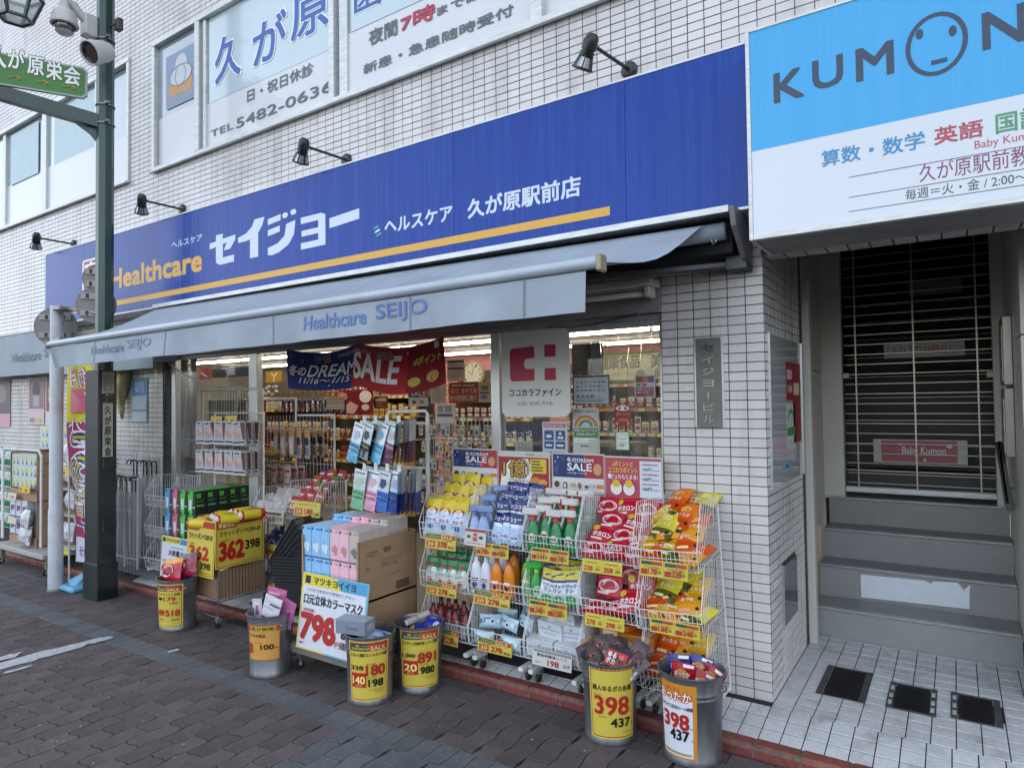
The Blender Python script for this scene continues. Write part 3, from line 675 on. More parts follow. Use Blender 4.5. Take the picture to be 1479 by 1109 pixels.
def vpt(x, z, n):
    t = (x-bl.x)/(br.x-.055-bl.x); b = bl.lerp(br-Vector((.055, 0, 0)), t); s_ = (b.z-.03-z)/.165
    dy = .012*math.sin(t*34)*s_+.008*math.sin(t*81+1)*s_*s_-.02*s_*(1 if t > .85 else .3)
    if t < .06: dy += .05*(1-t/.06)*s_
    return Vector((x, b.y+dy-.005-n, z))
q = MB(FAB); q.sm = True; G = []; n = 90
for i in range(n+1):
    t = i/n; b = bl.lerp(br-Vector((.055, 0, 0)), t); row = []
    for j in range(5):
        s_ = j/4; dy = .012*math.sin(t*34)*s_+.008*math.sin(t*81+1)*s_*s_-.02*s_*(1 if t > .85 else .3)
        if t < .06: dy += .05*(1-t/.06)*s_
        row.append(q.v(b+Vector((0, dy-.005, -.03-.165*s_))))
    G.append(row)
for i in range(n):
    for j in range(4): q.f((G[i][j], G[i+1][j], G[i+1][j+1], G[i][j+1]))
q.build('valance', A)
for t in (.16, .36, .59, .80, .93):
    q = MB(mat('awning_seam', (.17, .21, .26), rough=.7)); b = bl.lerp(br, t)
    for k in range(4): z1_, z0_ = b.z-.032-.04*k, b.z-.072-.04*k; q.quad(vpt(b.x, z0_, .0015), vpt(b.x+.012, z0_, .0015), vpt(b.x+.012, z1_, .0015), vpt(b.x, z1_, .0015))
    q.build('seam', A)
q = MB(mat('pale_bar_enamel', (.42, .48, .54), rough=.3, var=.08, scale=5)); q.sm = True; q.tube((bl, br), .026, 14); q.build('front_bar', A, auto=True)
q = MB(mat('tarnished_cap', (.28, .25, .18), rough=.5, metal=.5, var=.2)); q.box((br.x, br.y-.032, br.z-.04), (br.x+.022, br.y+.032, br.z+.03), bev=.006); q.build('end_cap', A); q = MB(MATS['tarnished_cap']); q.box((bl.x-.02, bl.y-.03, bl.z-.035), (bl.x, bl.y+.03, bl.z+.03), bev=.006); q.build('end_cap', A)
# cloth lettering, hung just in front of the valance
tb = '#4a6aa8'
def vy(x): t = (x-bl.x)/(br.x-bl.x); return bl.y+(br.y-bl.y)*t
for (t, ll, ur, off) in (('Healthcare', (446, 478), (536, 447), .02), ('SEIJO', (550, 468), (625, 432), .012), ('Healthcare', (131, 512), (177, 495), .02), ('SEIJO', (183, 507), (219, 487), .012)):
    q = MB(); x0, z0, x1, z1 = on_wall(-1.18, *ll, *ur); F = lambda u, v, n=0.: vpt(x0+u, z0+v, n+.004); prt(q, F, x1-x0, z1-z0, [('t', t, 0, 0, 1, 1, tb if ll[0] > 300 else '#5b6c8e', off*2)], n0=0.); q.build('cloth_lettering', A)
q = MB(ALUD); q.box((hl.x-.03, -.345, 2.478), (-.075, -.006, 2.488)); q.box((hl.x-.03, -.352, 2.466), (-.075, -.345, 2.498)); q.build('housing_cover', A)
q = MB(DARK); q.box((hl.x, -.2, 2.30), (-.1, -.01, 2.474)); q.sm = True; q.tube(((hl.x, -.24, 2.40), (-.12, -.24, 2.40)), .045, 12, FAB); q.build('roller', A)  # the black box paints in the shade of the slot behind the roller
q = MB(mat('side_plate', (.22, .22, .24), rough=.5, metal=.3, var=.1))
F = plane((-.07, 0, 0), (0, 1, 0), (0, 0, 1), (1, 0, 0)); q.prism([(-.36, 2.49), (-.33, 2.40), (-.16, 2.27), (-.03, 2.25), (-.01, 2.5)], F, .025); q.build('side_plate', A)
q = MB(mat('awning_arm_metal', (.06, .065, .075), rough=.4, metal=.4)); q.tube(((-.12, -.08, 2.26), (-1.25, -.55, 2.2)), .022, 6); q.tube(((-1.25, -.55, 2.2), (-.55, -1.19, 2.085)), .02, 6); q.box((-.16, -.12, 2.225), (-.05, -.004, 2.30), bev=.004)
q.build('folding_arm', A); q = MB(MATS['awning_arm_metal']); q.tube(((-5.15, -.08, 2.26), (-4.2, -.55, 2.2)), .022, 6); q.tube(((-4.2, -.55, 2.2), (-5.0, -1.12, 2.07)), .02, 6); q.build('folding_arm', A)
q = MB(CHROME); q.tube([(-.175+.012*math.cos(a), -.26, 2.36+.022*math.sin(a)) for a in [i*.7 for i in range(9)]], .003, 5, closed=True); q.tube(((-.175, -.26, 2.38), (-.175, -.24, 2.43)), .004, 5); q.build('crank_eye', A)

# second awning, rolled in, over the left shop front
A2 = thing('awning', 'second rolled in grey awning with dark lettering at far left', 'awning', (-7.6, -.2, 2.3))
q = MB(FAB); q.sm = True; n = 40; G = []
for i in range(n+1):
    x = -10.5+(10.5-5.50)*i/n; zt = 2.455 if x < -7.7 else 2.455-.40*(x+7.7)/2.2 if x < -6.9 else 2.08
    zt = 2.455 if x < -7.75 else 2.3 if x < -6.4 else 2.06
    row = [q.v((x, -.26+.01*math.sin(x*9)*s_, zt+(1.955-zt-.0)*s_+(0 if x < -7.5 else -.03*s_))) for s_ in (0, .33, .66, 1)]
    G.append(row)
for i in range(n):
    for j in range(3): q.f((G[i][j], G[i+1][j], G[i+1][j+1], G[i][j+1]))
q.build('valance', A2)
q = MB(FAB); q.box((-10.5, -.24, 2.0), (-5.5, -.008, 2.06)); q.box((-10.5, -.27, 2.456), (-7.7, -.008, 2.475), ALUD); q.build('housing', A2)
q = MB(); wtext(q, -.275, 'Healthcare', (18, 523), (58, 506), '#3d4c66', .02); wtext(q, -.275, 'SEIJO', (63, 519), (90, 500), '#5b6c9e', .01); q.build('cloth_lettering', A2)

# ---------------------------------------------------------------- spot lamps over the sign
BLK = mat('black_lamp_enamel', (.015, .016, .018), rough=.35, var=.1)
def spot(x, z, label, tilt=0.):
    t = thing('spot_lamp', label, 'lamp', (x, 0, z), group='spot lamps on the wall above the blue sign')
    q = MB(BLK); q.T = Matrix.Translation((x, 0, z)) @ Matrix.Rotation(R(90), 4, 'X'); q.lathe([(0, .0), (.05, .0), (.05, .02), (.035, .035), (0, .035)], 16); q.T = None
    q.build('wall_plate', t, auto=True)
    h = Vector((x-.08, -.36, z+.015))
    q = MB(BLK); q.tube(((x, -.03, z), h+Vector((.02, .03, .0))), .011, 6); q.build('arm', t)
    q = MB(BLK); T = Matrix.Translation(h) @ Euler((R(12+tilt), R(30), 0)).to_matrix().to_4x4() @ Matrix.Scale(.87, 4); q.T = T
    q.lathe([(0, .075), (.028, .070), (.044, .048), (.048, .015), (.047, -.026), (.038, -.028), (.038, -.034), (.048, -.036), (.048, -.044), (.039, -.046), (.039, -.052), (.048, -.054), (.046, -.070)], 16); q.lathe([(0, -.005), (.010, -.005), (.010, .005), (0, .005)], 8, (-.05, 0, .03))
    for k in range(6):
        a = math.pi/3*k; q.tube(((.045*math.cos(a), .045*math.sin(a), -.06), (.066*math.cos(a), .066*math.sin(a), -.135)), .0045, 4)
    q.T = T @ Matrix.Translation((0, 0, -.138)); q.tube([(.066*math.cos(i*math.pi/8), .066*math.sin(i*math.pi/8), 0) for i in range(16)], .008, 5, closed=True); q.build('lamp_head', t, auto=True)
    q = MB(mat('lamp_reflector', (.30, .31, .33), rough=.25, metal=.9)); q.T = T; q.lathe([(.040, -.062), (.058, -.132)], 16); q.lathe([(0, -.08), (.02, -.085), (.024, -.11), (.015, -.128), (0, -.13)], 10); q.build('reflector', t, auto=True)
for u, v, l in ((910, 103, 'black spot lamp nearest the light blue sign'), (502, 232, 'black spot lamp above the last big white katakana'), (265, 303, 'black spot lamp above the small katakana and yellow letters'), (108, 353, 'black spot lamp at the far left end of the blue sign')):
    p = aY(u, v, 0); spot(p.x, p.z, l, random.uniform(-4, 4))
q = MB(BLK); a = aY(935, 112, -.01); b = aY(1079, 62, -.01); q.tube((a+Vector((-.05, 0, -.01)), a, (a.x+.05, -.01, b.z-.0), (b.x, -.01, b.z)), .006, 5); q.tube(((a.x+.1, -.012, b.z-.006), (b.x, -.012, b.z-.006)), .012, 4)
q.build('lamp_cable', label='dark cable running along the wall above the sign', cat='cable', loc=a)

# ---------------------------------------------------------------- green lamp post with arm, cameras and street name board
GRN = mat('dark_green_post_paint', (.016, .045, .037), rough=.35, var=.12, scale=6, coat=.2)
GRD = mat('dark_post_cabinet', (.006, .012, .014), rough=.45, var=.15, scale=6)
pb = aZ(141, 868, gz(-5.4)); XR, YF = pb.x, pb.y
XL = aY(122, 862, YF).x; YB = aX(168, 858, XR).y; zt = aX(166, 535, XR).z
P = thing('street_lamp_post', 'dark green octagonal post with square cabinet base beside the awning', 'lamp post', ((XL+XR)/2, (YF+YB)/2, gz(XR)))
pc = Vector(((XL+XR)/2+.03, (YF+YB)/2+.01, 0))
q = MB(GRD); q.box((XL, YF, gz(XR)), (XR, YB, zt), bev=.008); q.build('cabinet', P)
q = MB(GRD); q.box((XL+.004, YF-.003, gz(XR)+.3), (XR-.004, YF-.0005, zt-.01)); q.box((XL-.012, YF-.012, gz(XR)-.01), (XR+.012, YB+.012, gz(XR)+.32), bev=.006); q.build('cabinet_cover', P)
q = MB(GRN); rr = .072; q.tube((pc+Vector((0, 0, zt-.05)), pc+Vector((0, 0, 6.6))), rr, 8); q.build('shaft', P)
fx = lambda y0, y1, z0, z1, n=.002: (plane((XR+n, y0, z0), (0, 1, 0), (0, 0, 1), (1, 0, 0)), y1-y0, z1-z0)
a, b = aX(148, 660, XR), aX(163, 582, XR); F, w, h = fx(a.y, b.y, a.z, b.z); sheet('name_plate', P, F, w, h, [('t', c, .2, .84-.195*i-.04, .8, .98-.195*i-.03, '#1c1c1c', .04) for i, c in enumerate('久が原栄会')], th=.0015, back='#b9b6a8')
a, b = aX(147, 568, XR), aX(165, 537, XR); F, w, h = fx(a.y, b.y, a.z, b.z); sheet('notice', P, F, w, h, [('t', '久が原栄会\n大田区久が原\n電話 三丁目', .12, .12, .88, .88, '#4a4a4a', 0)], th=.0015, back='#a9a79c')
q = MB(pm('#9fb2a8'))
for z in (.50, .53, .56, 1.05-.0, 1.08, 1.11):
    for yy in (YF+.04, YF+.17): q.box((XR+.001, yy, z-.03), (XR+.004, yy+.006, z-.024)); 
    q.box((XR+.001, YF+.055, z-.033), (XR+.003, YF+.16, z-.022), GRD)
q.build('vent_slot', P)
# arm: towards the street and left, ending off the frame
ar = Vector((-.25, -1, 0)).normalized()
a0 = pc+Vector((0, 0, aY(147, 165, pc.y).z)); a1z = a0.z
def armpt(u, v, z):      # point on the vertical plane through the post along the arm
    d = ray(u, v); nrm = Vector((ar.y, -ar.x, 0)); t = (pc-CAM).dot(nrm)/d.dot(nrm); return CAM+d*t
ar = (aY(0, 127, -1.3)-aY(147, 180, pc.y)); ar.z = 0; ar.normalize()
e0 = armpt(147, 178, 0); e1 = armpt(-30, 126, 0)
q = MB(GRN); hh = .055
def barr(a, b, w, h0, h1, m=GRN):
    d = (b-a); d.z = 0; d.normalize(); s_ = Vector((-d.y, d.x, 0))*w/2; z = Vector((0, 0, 1))
    i = [q.v(p) for p in (a-s_-z*h0, a+s_-z*h0, b+s_-z*h1, b-s_-z*h1, a-s_+z*h0, a+s_+z*h0, b+s_+z*h1, b-s_+z*h1)]
    for k in ((0, 3, 2, 1), (4, 5, 6, 7), (0, 1, 5, 4), (1, 2, 6, 5), (2, 3, 7, 6), (3, 0, 4, 7)): q.f([i[j] for j in k], m)
barr(e0, e1, .09, .06, .06); q.poly([e0+Vector((0, 0, -.05)), e0+Vector((0, 0, -.24)), e0.lerp(e1, .1)+Vector((0, 0, -.14)), e0.lerp(e1, .24)+Vector((0, 0, -.07))]); q.build('arm', P)
for z in (a1z+.05, a1z-.12, 4.92, 4.80, 5.5):
    q = MB(mat('band_clamp', (.25, .27, .27), rough=.35, metal=.7)); q.tube([(pc.x+.078*math.cos(i*math.pi/6), pc.y+.078*math.sin(i*math.pi/6), z) for i in range(12)], .006, 4, closed=True); q.box((pc.x+.09, pc.y-.05, z-.01), (pc.x+.135, pc.y-.02, z+.01)); q.build('band_clamp', P)
# name board hung along the arm
b0, b1, b2, b3 = armpt(127, 147, 0), armpt(127, 103, 0), armpt(-60, 52, 0), armpt(-60, 106, 0)
dx = (b0-b3); L_ = math.hypot(dx.x, dx.y); ex = Vector((dx.x, dx.y, 0)).normalized()
zb, zt2 = b0.z, b1.z; en = ex.cross(Vector((0, 0, 1)))
o = Vector((b3.x, b3.y, zb))+en*.03; F = plane(o, ex, (0, 0, 1), en)
NB = thing('street_name_board', 'green board with white characters and gold scrolls on the post arm', 'sign', o)
q = MB(pm('#8f9a93')); h = zt2-zb
cr = .03; rp = [(cr, 0), (L_-cr, 0), (L_, cr), (L_, h-cr), (L_-cr, h), (cr, h), (0, h-cr), (0, cr)]; q.prism(rp, F, .03, pm('#9fa8a2'), pm('#6e7a75'))
q.build('board', NB)
q = MB(); ip = [(x*(L_-.03)/L_+.015, y*(h-.03)/h+.015) for x, y in rp]; q.poly([F(x, y, .031) for x, y in ip], pm('#3c7a2c'))
def bu(u, v): p = armpt(u, v, 0)-o; return p.dot(ex), p.z
for ch, ll, ur in (('久', (-16, 101), (11, 70)), ('が', (14, 104), (37, 82)), ('原', (42, 113), (65, 92)), ('栄', (69, 120), (91, 99)), ('会', (94, 127), (117, 106))):
    x0_, y0_ = bu(*ll); x1_, y1_ = bu(*ur); n1 = [('t', ch, x0_/L_, (y0_+.01)/h, x1_/L_, (y1_+.02)/h, '#16321a', .08), ('t', ch, x0_/L_, (y0_+.012)/h, x1_/L_, (y1_+.018)/h, '#e9ece4', .035)]
    prt(q, lambda u, v, n: F(u, v, n), L_, h, n1, n0=.033, dn=.001)
gold = pm('#b99c3e')
for k in range(6):
    cx = L_-.14-.2*k; q.tube([F(cx+.09*t, .085-.03*t+.018*math.sin(t*5), .035) for t in [i/8-.5 for i in range(9)]], .004, 4, gold)
    q.tube([F(cx+.035+.018*(1-i/14)*math.cos(i*.7), .075+.018*(1-i/14)*math.sin(i*.7), .036) for i in range(13)], .0035, 4, gold)
q.build('lettering', NB)
# lantern at the corner of the frame
p = aY(22, 18, -1.25)
LT = thing('street_lantern', 'green framed lantern hanging at the top left corner', 'lantern', p)
q = MB(GRN); s6 = [(math.cos(R(60*i+15)), math.sin(R(60*i+15))) for i in range(6)]
lo = [p+Vector((.12*a, .12*b, -.06)) for a, b in s6]; hi = [p+Vector((.2*a, .2*b, .16)) for a, b in s6]
for i in range(6): q.tube((lo[i], lo[(i+1) % 6]), .016, 5); q.tube((hi[i], hi[(i+1) % 6]), .018, 5); q.tube((lo[i], hi[i]), .016, 5)
q.tube((p+Vector((0, 0, .16)), p+Vector((-.2, 0, .5))), .03, 8); q.build('frame', LT)
q = MB(mat('lantern_pane', (.6, .63, .6), rough=.3, alpha=.6)); q.poly(lo)
for i in range(6): q.quad(lo[i], lo[(i+1) % 6], hi[(i+1) % 6], hi[i])
q.build('pane', LT)
# cameras
CW = mat('camera_housing', (.50, .49, .46), rough=.35, var=.04)
p = aY(93, 33, -.95)
DC = thing('dome_camera', 'white dome security camera hanging from a curved bracket', 'security camera', p)
r_ = .105
q = MB(CW); q.sm = True; q.lathe([(0, .13), (.05, .125), (.085, .095), (.1, .05), (.104, -.0), (.112, -.012), (.11, -.03), (.09, -.034)], 20, p); q.build('housing', DC, auto=True)
q = MB(mat('dark_dome', (.05, .05, .05), rough=.05, coat=1)); q.sm = True; q.lathe([(.078, -.03), (.076, -.07), (.06, -.095)], 18, p); q.lathe([(.072, -.085), (.05, -.105), (.0, -.115)], 18, p, m=CW); q.build('dome', DC, auto=True)
q = MB(CW); pe = Vector((pc.x-.06, pc.y-.12, aY(135, 35, pc.y-.1).z)); q.sm = True; q.tube((p+Vector((0, 0, .1)), p+Vector((0, 0, .2)), p.lerp(pe, .35)+Vector((0, 0, .16)), p.lerp(pe, .75)+Vector((0, 0, .06)), pe), [.05, .052, .045, .035, .04], 10); q.sm = False; q.box(pe-Vector((.05, .05, .12)), pe+Vector((.06, .06, .08)), bev=.01); q.build('bracket', DC, auto=True)
p = aY(137, 76, pc.y-.2)
BC = thing('bullet_camera', 'white round hooded camera strapped below the dome camera', 'security camera', p)
d = Vector((.15, -.75, -.45)).normalized(); T = Matrix.Translation(p) @ d.to_track_quat('Z', 'Y').to_matrix().to_4x4()
q = MB(CW); q.T = T; q.sm = True; q.lathe([(0, -.16), (.07, -.15), (.09, -.10), (.098, 0), (.105, .005), (.105, .06), (.095, .062), (.088, .05)], 20); q.build('housing', BC, auto=True)
q = MB(mat('camera_lens', (.03, .02, .02), rough=.15)); q.T = T; q.lathe([(.088, .05), (.07, .03), (0, .03)], 20); q.build('lens', BC)
q = MB(CW); q.tube((p-d*.12, pc+Vector((0, -.06, p.z+.05))), .02, 6); q.build('bracket', BC)
q = MB(mat('dark_bracket', (.08, .08, .08), rough=.5, metal=.5)); p = aX(172, 36, pc.x+.15); q.box(p-Vector((.05, .02, .05)), p+Vector((.02, .03, .06)), bev=.005); q.tube((p, pc+Vector((.05, 0, p.z))), .012, 5); q.build('clamp_bracket', P)

# ---------------------------------------------------------------- white pole with three round road signs, seen from behind
pp = aZ(80, 852, gz(-6.1)); 
PL = thing('sign_pole', 'white steel pole carrying round road signs at the kerb', 'pole', pp)
q = MB(mat('pole_white_paint', (.46, .49, .53), rough=.4, var=.06, scale=6, dirt=('#7c7466', .5, 5))); q.sm = True; zt = aY(92, 440, pp.y).z; top = aY(92, 438, pp.y); tx = top.x-pp.x
q.lathe([(.062, 0), (.062, .75), (.056, .76), (.056, zt-gz(-6)), (0, zt-gz(-6)+.01)], 16, pp); q.build('shaft', PL, auto=True)
q = MB(mat('pole_concrete_foot', (.2, .2, .2), rough=.9)); q.lathe([(.07, -.01), (.066, .02), (.062, .02)], 14, pp); q.build('foot', PL)
def disc(u, v, r, label, yy):
    p = aY(u, v, yy); t = thing('road_sign', label, 'road sign', p, group='round road signs seen from behind')
    nrm = Vector((.62, -.55, .0)).normalized(); e1 = Vector((0, 0, 1)).cross(nrm).normalized(); F = plane(p-e1*0, e1, (0, 0, 1), nrm)
    q = MB(mat('sign_back_metal', (.20, .185, .185), rough=.5, metal=.3, var=.12, scale=6)); q.prism([(r*math.cos(i*math.pi/16), r*math.sin(i*math.pi/16)) for i in range(32)], F, .006); q.tube([F(r*math.cos(i*math.pi/16), r*math.sin(i*math.pi/16), .003) for i in range(32)], .006, 5, closed=True); q.build('disc', t)
    q = MB(mat('sign_back_bracket', (.26, .245, .24), rough=.4, metal=.5, var=.1))
    for z in (-.45*r, .5*r):
        q = MB(MATS['sign_back_bracket']); w = math.sqrt(r*r-z*z)*.85; q.prism([(-w, z-.028), (w, z-.028), (w, z+.028), (-w, z+.028)], lambda a, b, n: F(a, b, n+.007), .014)
        for s_ in (-.6, -.5, .5, .6): q.prism([(s_*w-.006, z-.02), (s_*w+.006, z-.02), (s_*w+.006, z+.02), (s_*w-.006, z+.02)], lambda a, b, n: F(a, b, n+.022), .003, GRD)
        q.build('bracket', t)
disc(81, 472, .185, 'round grey sign back on the white pole itself', pp.y+.07)
disc(139, 441, .165, 'round grey sign back partly behind the green post, lower of two', pp.y+.12)
disc(141, 402, .125, 'smaller round grey sign back peeking out behind the green post', pp.y+.16)
q = MB(mat('sign_back_bracket', (.26, .245, .24))); a = aY(92, 445, pp.y); b = aY(142, 452, pp.y+.1); q.tube((a, b), .016, 6); q.box((a.x-.07, a.y-.07, a.z-.03), (a.x+.07, a.y+.07, a.z+.01), bev=.01); q.box((a.x-.07, a.y-.07, a.z-.32), (a.x+.07, a.y+.07, a.z-.28), bev=.01); q.build('side_arm', PL)

# ---------------------------------------------------------------- shutter grille, name plate, boxes, handrail, panels
G_ = thing('shutter_grille', 'closed pipe grille shutter across the stair entrance', 'shutter', (.57, 2.0, .83))
PIPE = mat('grille_pipe', (.40, .37, .30), rough=.35, metal=.6, var=.1)
zs0, zs1 = aY(1330, 708, 2.0).z, 3.24; nb = 32
for i in range(nb): z = zs0+.035+(zs1-zs0)*i/nb; q = MB(PIPE); q.tube(((.125, 2.0, z), (1.035, 2.0, z)), .005, 6); q.build('pipe', G_)
for u in (1237, 1321, 1413): x = aY(u, 560, 1.99).x; q = MB(PIPE); q.box((x-.005, 1.985, zs0), (x+.005, 1.995, zs1)); q.build('link_bar', G_)
q = MB(ALUD); q.box((.112, 1.97, zs0-.035), (1.035, 2.02, zs0+.008), bev=.004); q.build('bottom_rail', G_)
for u, v in ((1222, 543), (1430, 541)): p = aY(u, v, 1.975); q = MB(mat('grille_latch', (.6, .57, .5), rough=.4)); q.box(p-Vector((.02, .012, .018)), p+Vector((.02, .012, .02)), bev=.003); q.build('latch', G_)
# stairs going on behind the grille
t = thing('inner_staircase', 'dark steps rising behind the pipe grille', 'stairs', (.57, 2.2, .8))
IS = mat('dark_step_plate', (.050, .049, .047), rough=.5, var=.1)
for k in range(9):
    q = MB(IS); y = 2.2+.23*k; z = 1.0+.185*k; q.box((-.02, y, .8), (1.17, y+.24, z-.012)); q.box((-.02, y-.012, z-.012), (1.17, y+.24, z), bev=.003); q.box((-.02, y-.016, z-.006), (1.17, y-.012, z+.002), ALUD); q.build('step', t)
for (u0, v0, u1, v1, yk, el, lb, bk) in ((1262, 667, 1397, 636, 2.2, [('r', .09, .05, .9, .95, '#b05a66'), ('t', 'Baby Kumon', .32, .3, .78, .7, '#f0e6e6', .01), ('c', .82, .75, .03, .1, '#f0e6e6'), ('c', .3, .8, .015, .06, '#f0e6e6'), ('c', .56, .15, .015, .06, '#f0e6e6')], 'pink strip poster with white letters behind the grille', '#c9c6c4'),
                                         (1277, 518, 1393, 490, 2.2, [('t', '「上り下りは静かに」', .05, .3, .95, .75, '#8c2030', .03)], 'white strip notice with red characters behind the grille', '#8f8b87')):
    yk = 2.18 if v0 > 600 else 2.02; a = aY(u0, v0, yk); b = aY(u1, v1, yk)
    F = plane((a.x, yk, a.z), (1, 0, 0), (0, 0, 1), (0, -1, 0)); o = sheet('strip_poster', None, F, b.x-a.x, b.z-a.z, el, th=.002, back=bk, loc=a, label=lb, cat='poster')
a = aY(1312, 428, 2.02); b = aY(1390, 402, 2.02); F = plane((a.x, 2.02, a.z), (1, 0, 0), (0, 0, 1), (0, -1, 0)); sheet('strip_poster', None, F, b.x-a.x, b.z-a.z, [], back='#4a4845', loc=a, label='unlit grey strip notice high behind the grille', cat='poster')
# building name plate
a, b = aY(1008, 617, -.0045), aY(1041, 487, -.0045)
F = plane((a.x, -.0045, a.z), (1, 0, 0), (0, 0, 1), (0, -1, 0)); w, h = b.x-a.x, b.z-a.z
NP = thing('building_name_plate', 'narrow grey metal name plate with raised characters on the tiled pillar', 'name plate', a)
q = MB(mat('cast_bronze_plate', (.15, .155, .14), rough=.42, metal=.6, var=.12, scale=12)); q.prism([(0, 0), (w, 0), (w, h), (0, h)], F, .014); q.prism([(-.012, 0), (w+.012, 0), (w+.012, h), (-.012, h)], F, .003, ALU); q.build('plate', NP)
q = MB(mat('raised_letter_metal', (.30, .31, .29), rough=.3, metal=.6, var=.1)); dd = mat('dark_raised_letter', (.03, .045, .045), rough=.4)
for i, ch in enumerate('セイジョービル'):
    y0 = .955-.132*i-.075; M_ = (dd if i < 1 else q.m)
    for nn in (.015, .0175, .02): prt(q, F, w, h, [('t', ch if ch != 'ー' else 'l', .28 if ch != 'ー' else .47, y0-.03, .74 if ch != 'ー' else .53, y0+.045, '#000', .03)], n0=nn, ms=lambda c: M_)
q.build('raised_characters', NP)
# glass notice case and small window on the side wall
PN = thing('notice_case', 'glazed notice panel on the side wall with small red posters', 'notice case', (0, .5, 1.5))
yA, yB, zA, zB = .06, .93, 1.085, 1.90
F = plane((.0, yA, zA), (0, 1, 0), (0, 0, 1), (1, 0, 0))
q = MB(mat('glazed_panel', (.60, .61, .63), rough=.06, coat=1, var=.08, scale=2)); q.prism([(0, 0), (yB-yA, 0), (yB-yA, zB-zA), (0, zB-zA)], F, .008); q.build('panel', PN)
q = MB(ALU); q.box((0, yA-.006, zA-.006), (.014, yA, zB+.006)); q.box((0, yB, zA-.006), (.014, yB+.006, zB+.006)); q.build('frame', PN)
for (u0, v0, u1, v1, el, bk) in ((1136, 578, 1144, 524, [('r', .1, .55, .9, .8, '#d8b8b8'), ('t', '生徒募集', .1, .2, .9, .4, '#e8d8d8', .02)], '#8f2430'), (1137, 651, 1148, 582, [('o', .5, .62, .35, .25, .08, '#4a8c50', 0, 180), ('r', .05, .3, .95, .48, '#4a8c50')], '#c9ccc8'), (1147, 640, 1155, 526, [('r', .1, .6, .8, .75, '#e8d8a0')], '#96242e'), (1131, 683, 1143, 663, [('c', .5, .5, .2, .2, '#2f6c8c')], '#7fa8b8')):
    a, b = aX(u0, v0, .0085), aX(u1, v1, .0085); F2 = plane((.0085, a.y, a.z), (0, 1, 0), (0, 0, 1), (1, 0, 0)); sheet('small_poster', PN, F2, abs(b.y-a.y), abs(b.z-a.z), el, th=.0005, back=bk)
q = MB(mat('dark_vent_glass', (.03, .035, .035), rough=.1, coat=1, var=.3)); q.box((-.001, .29, .30), (.006, .655, .63)); q.box((-.001, .283, .29), (.009, .29, .637), ALU); q.build('vent_window', SIDE)
# mail boxes on the right
for k, (z0, z1, lb) in enumerate(((1.62, 2.02, 'upper slim steel letter box on the right side wall'), (1.20, 1.60, 'lower slim steel letter box on the right side wall'))):
    t = thing('letter_box', lb, 'letter box', (1.08, 1.5, z0)); q = MB(mat('letter_box_steel', (.36, .34, .30), rough=.3, metal=.5, var=.05)); y0 = 1.22
    q.box((1.055, y0, z0), (1.10, y0+.35, z1), bev=.003); q.build('body', t); q = MB(pm('#c9c6bd')); q.box((1.049, y0-.001, z0+.02), (1.0545, y0+.012, z1-.06)); q.build('edge_strip', t)
    q = MB(RUB); q.box((1.046, y0, z0+.1+k*.02), (1.0545, y0+.03, z0+.13+k*.02)); q.build('knob', t)
HRL = thing('handrail', 'polished steel handrail on the right of the steps', 'handrail', (1.02, 1.4, 1.1))
q = MB(mat('polished_rail', (.45, .45, .45), rough=.08, metal=1.)); q.sm = True
a, b = aX(1442, 635, 1.03), aX(1462, 728, 1.03); q.tube((Vector((1.03, 1.35, aY(1442, 640, 1.35).z)), Vector((1.05, 1.05, aY(1462, 730, 1.05).z))), .019, 10); q.tube((aY(1442, 640, 1.62), aY(1460, 735, 1.3)), .02, 10)
q.tube((aY(1450, 660, 1.5), Vector((1.1, 1.5, aY(1450, 660, 1.5).z))), .007, 6); q.tube((aY(1457, 705, 1.4), Vector((1.1, 1.4, aY(1457, 705, 1.4).z))), .007, 6); q.build('rail', HRL, auto=True)
# ---------------------------------------------------------------- shop interior shell
q = MB(mat('shop_floor_vinyl', (.34, .31, .27), rough=.35, var=.05, scale=3)); q.box((-13.9, .0, -.03), (-.56, 8.8, .004)); q.build('shop_floor', kind='structure')
q = MB(mat('shop_ceiling_board', (.42, .40, .36), rough=.8, var=.05)); q.box((-13.9, .255, 2.50), (-.05, 8.8, 2.518)); q.build('ceiling', kind='structure')
q = MB(PINKW); q.box((-8.6, 7.2, 0), (-.06, 7.3, 2.5)); q.box((-13.9, 7.2, 0), (-8.6, 7.3, 2.5), mat('dim_brown_wall', (.22, .19, .16), rough=.7)); q.box((-.56, .26, 0), (-.08, 7.2, 2.5), mat('cream_wall', (.45, .42, .36), rough=.7)); q.box((-13.9, .26, 0), (-13.8, 7.2, 2.5), MATS['dim_brown_wall']); q.build('shop_wall', B)
CT = MB(mat('lamp_batten', (.6, .58, .53), rough=.5))
for k, (y, x0, x1) in enumerate(((1.3, -9.5, -.9), (4.2, -13.5, -.9), (5.8, -13.5, -.9))):
    n = 9; L_ = (x1-x0)/n
    for i in range(n):
        a = x0+L_*i+.01; b = a+L_-.02
        t = thing('ceiling_light', ('strip light near the shop window', 'strip light over the middle of the shop', 'strip light at the back of the shop')[k]+' in a long lit row', 'light', (a, y, 2.48), group='lit fluorescent strips in the shop ceiling')
        t['label'] = t['label']
        q = MB(CT.m); q.box((a, y-.04, 2.465), (b, y+.04, 2.499)); q.build('batten', t)
        q = MB(TUBE); q.tube(((a+.02, y, 2.445), (b-.02, y, 2.445)), .022, 8); q.build('tube', t)
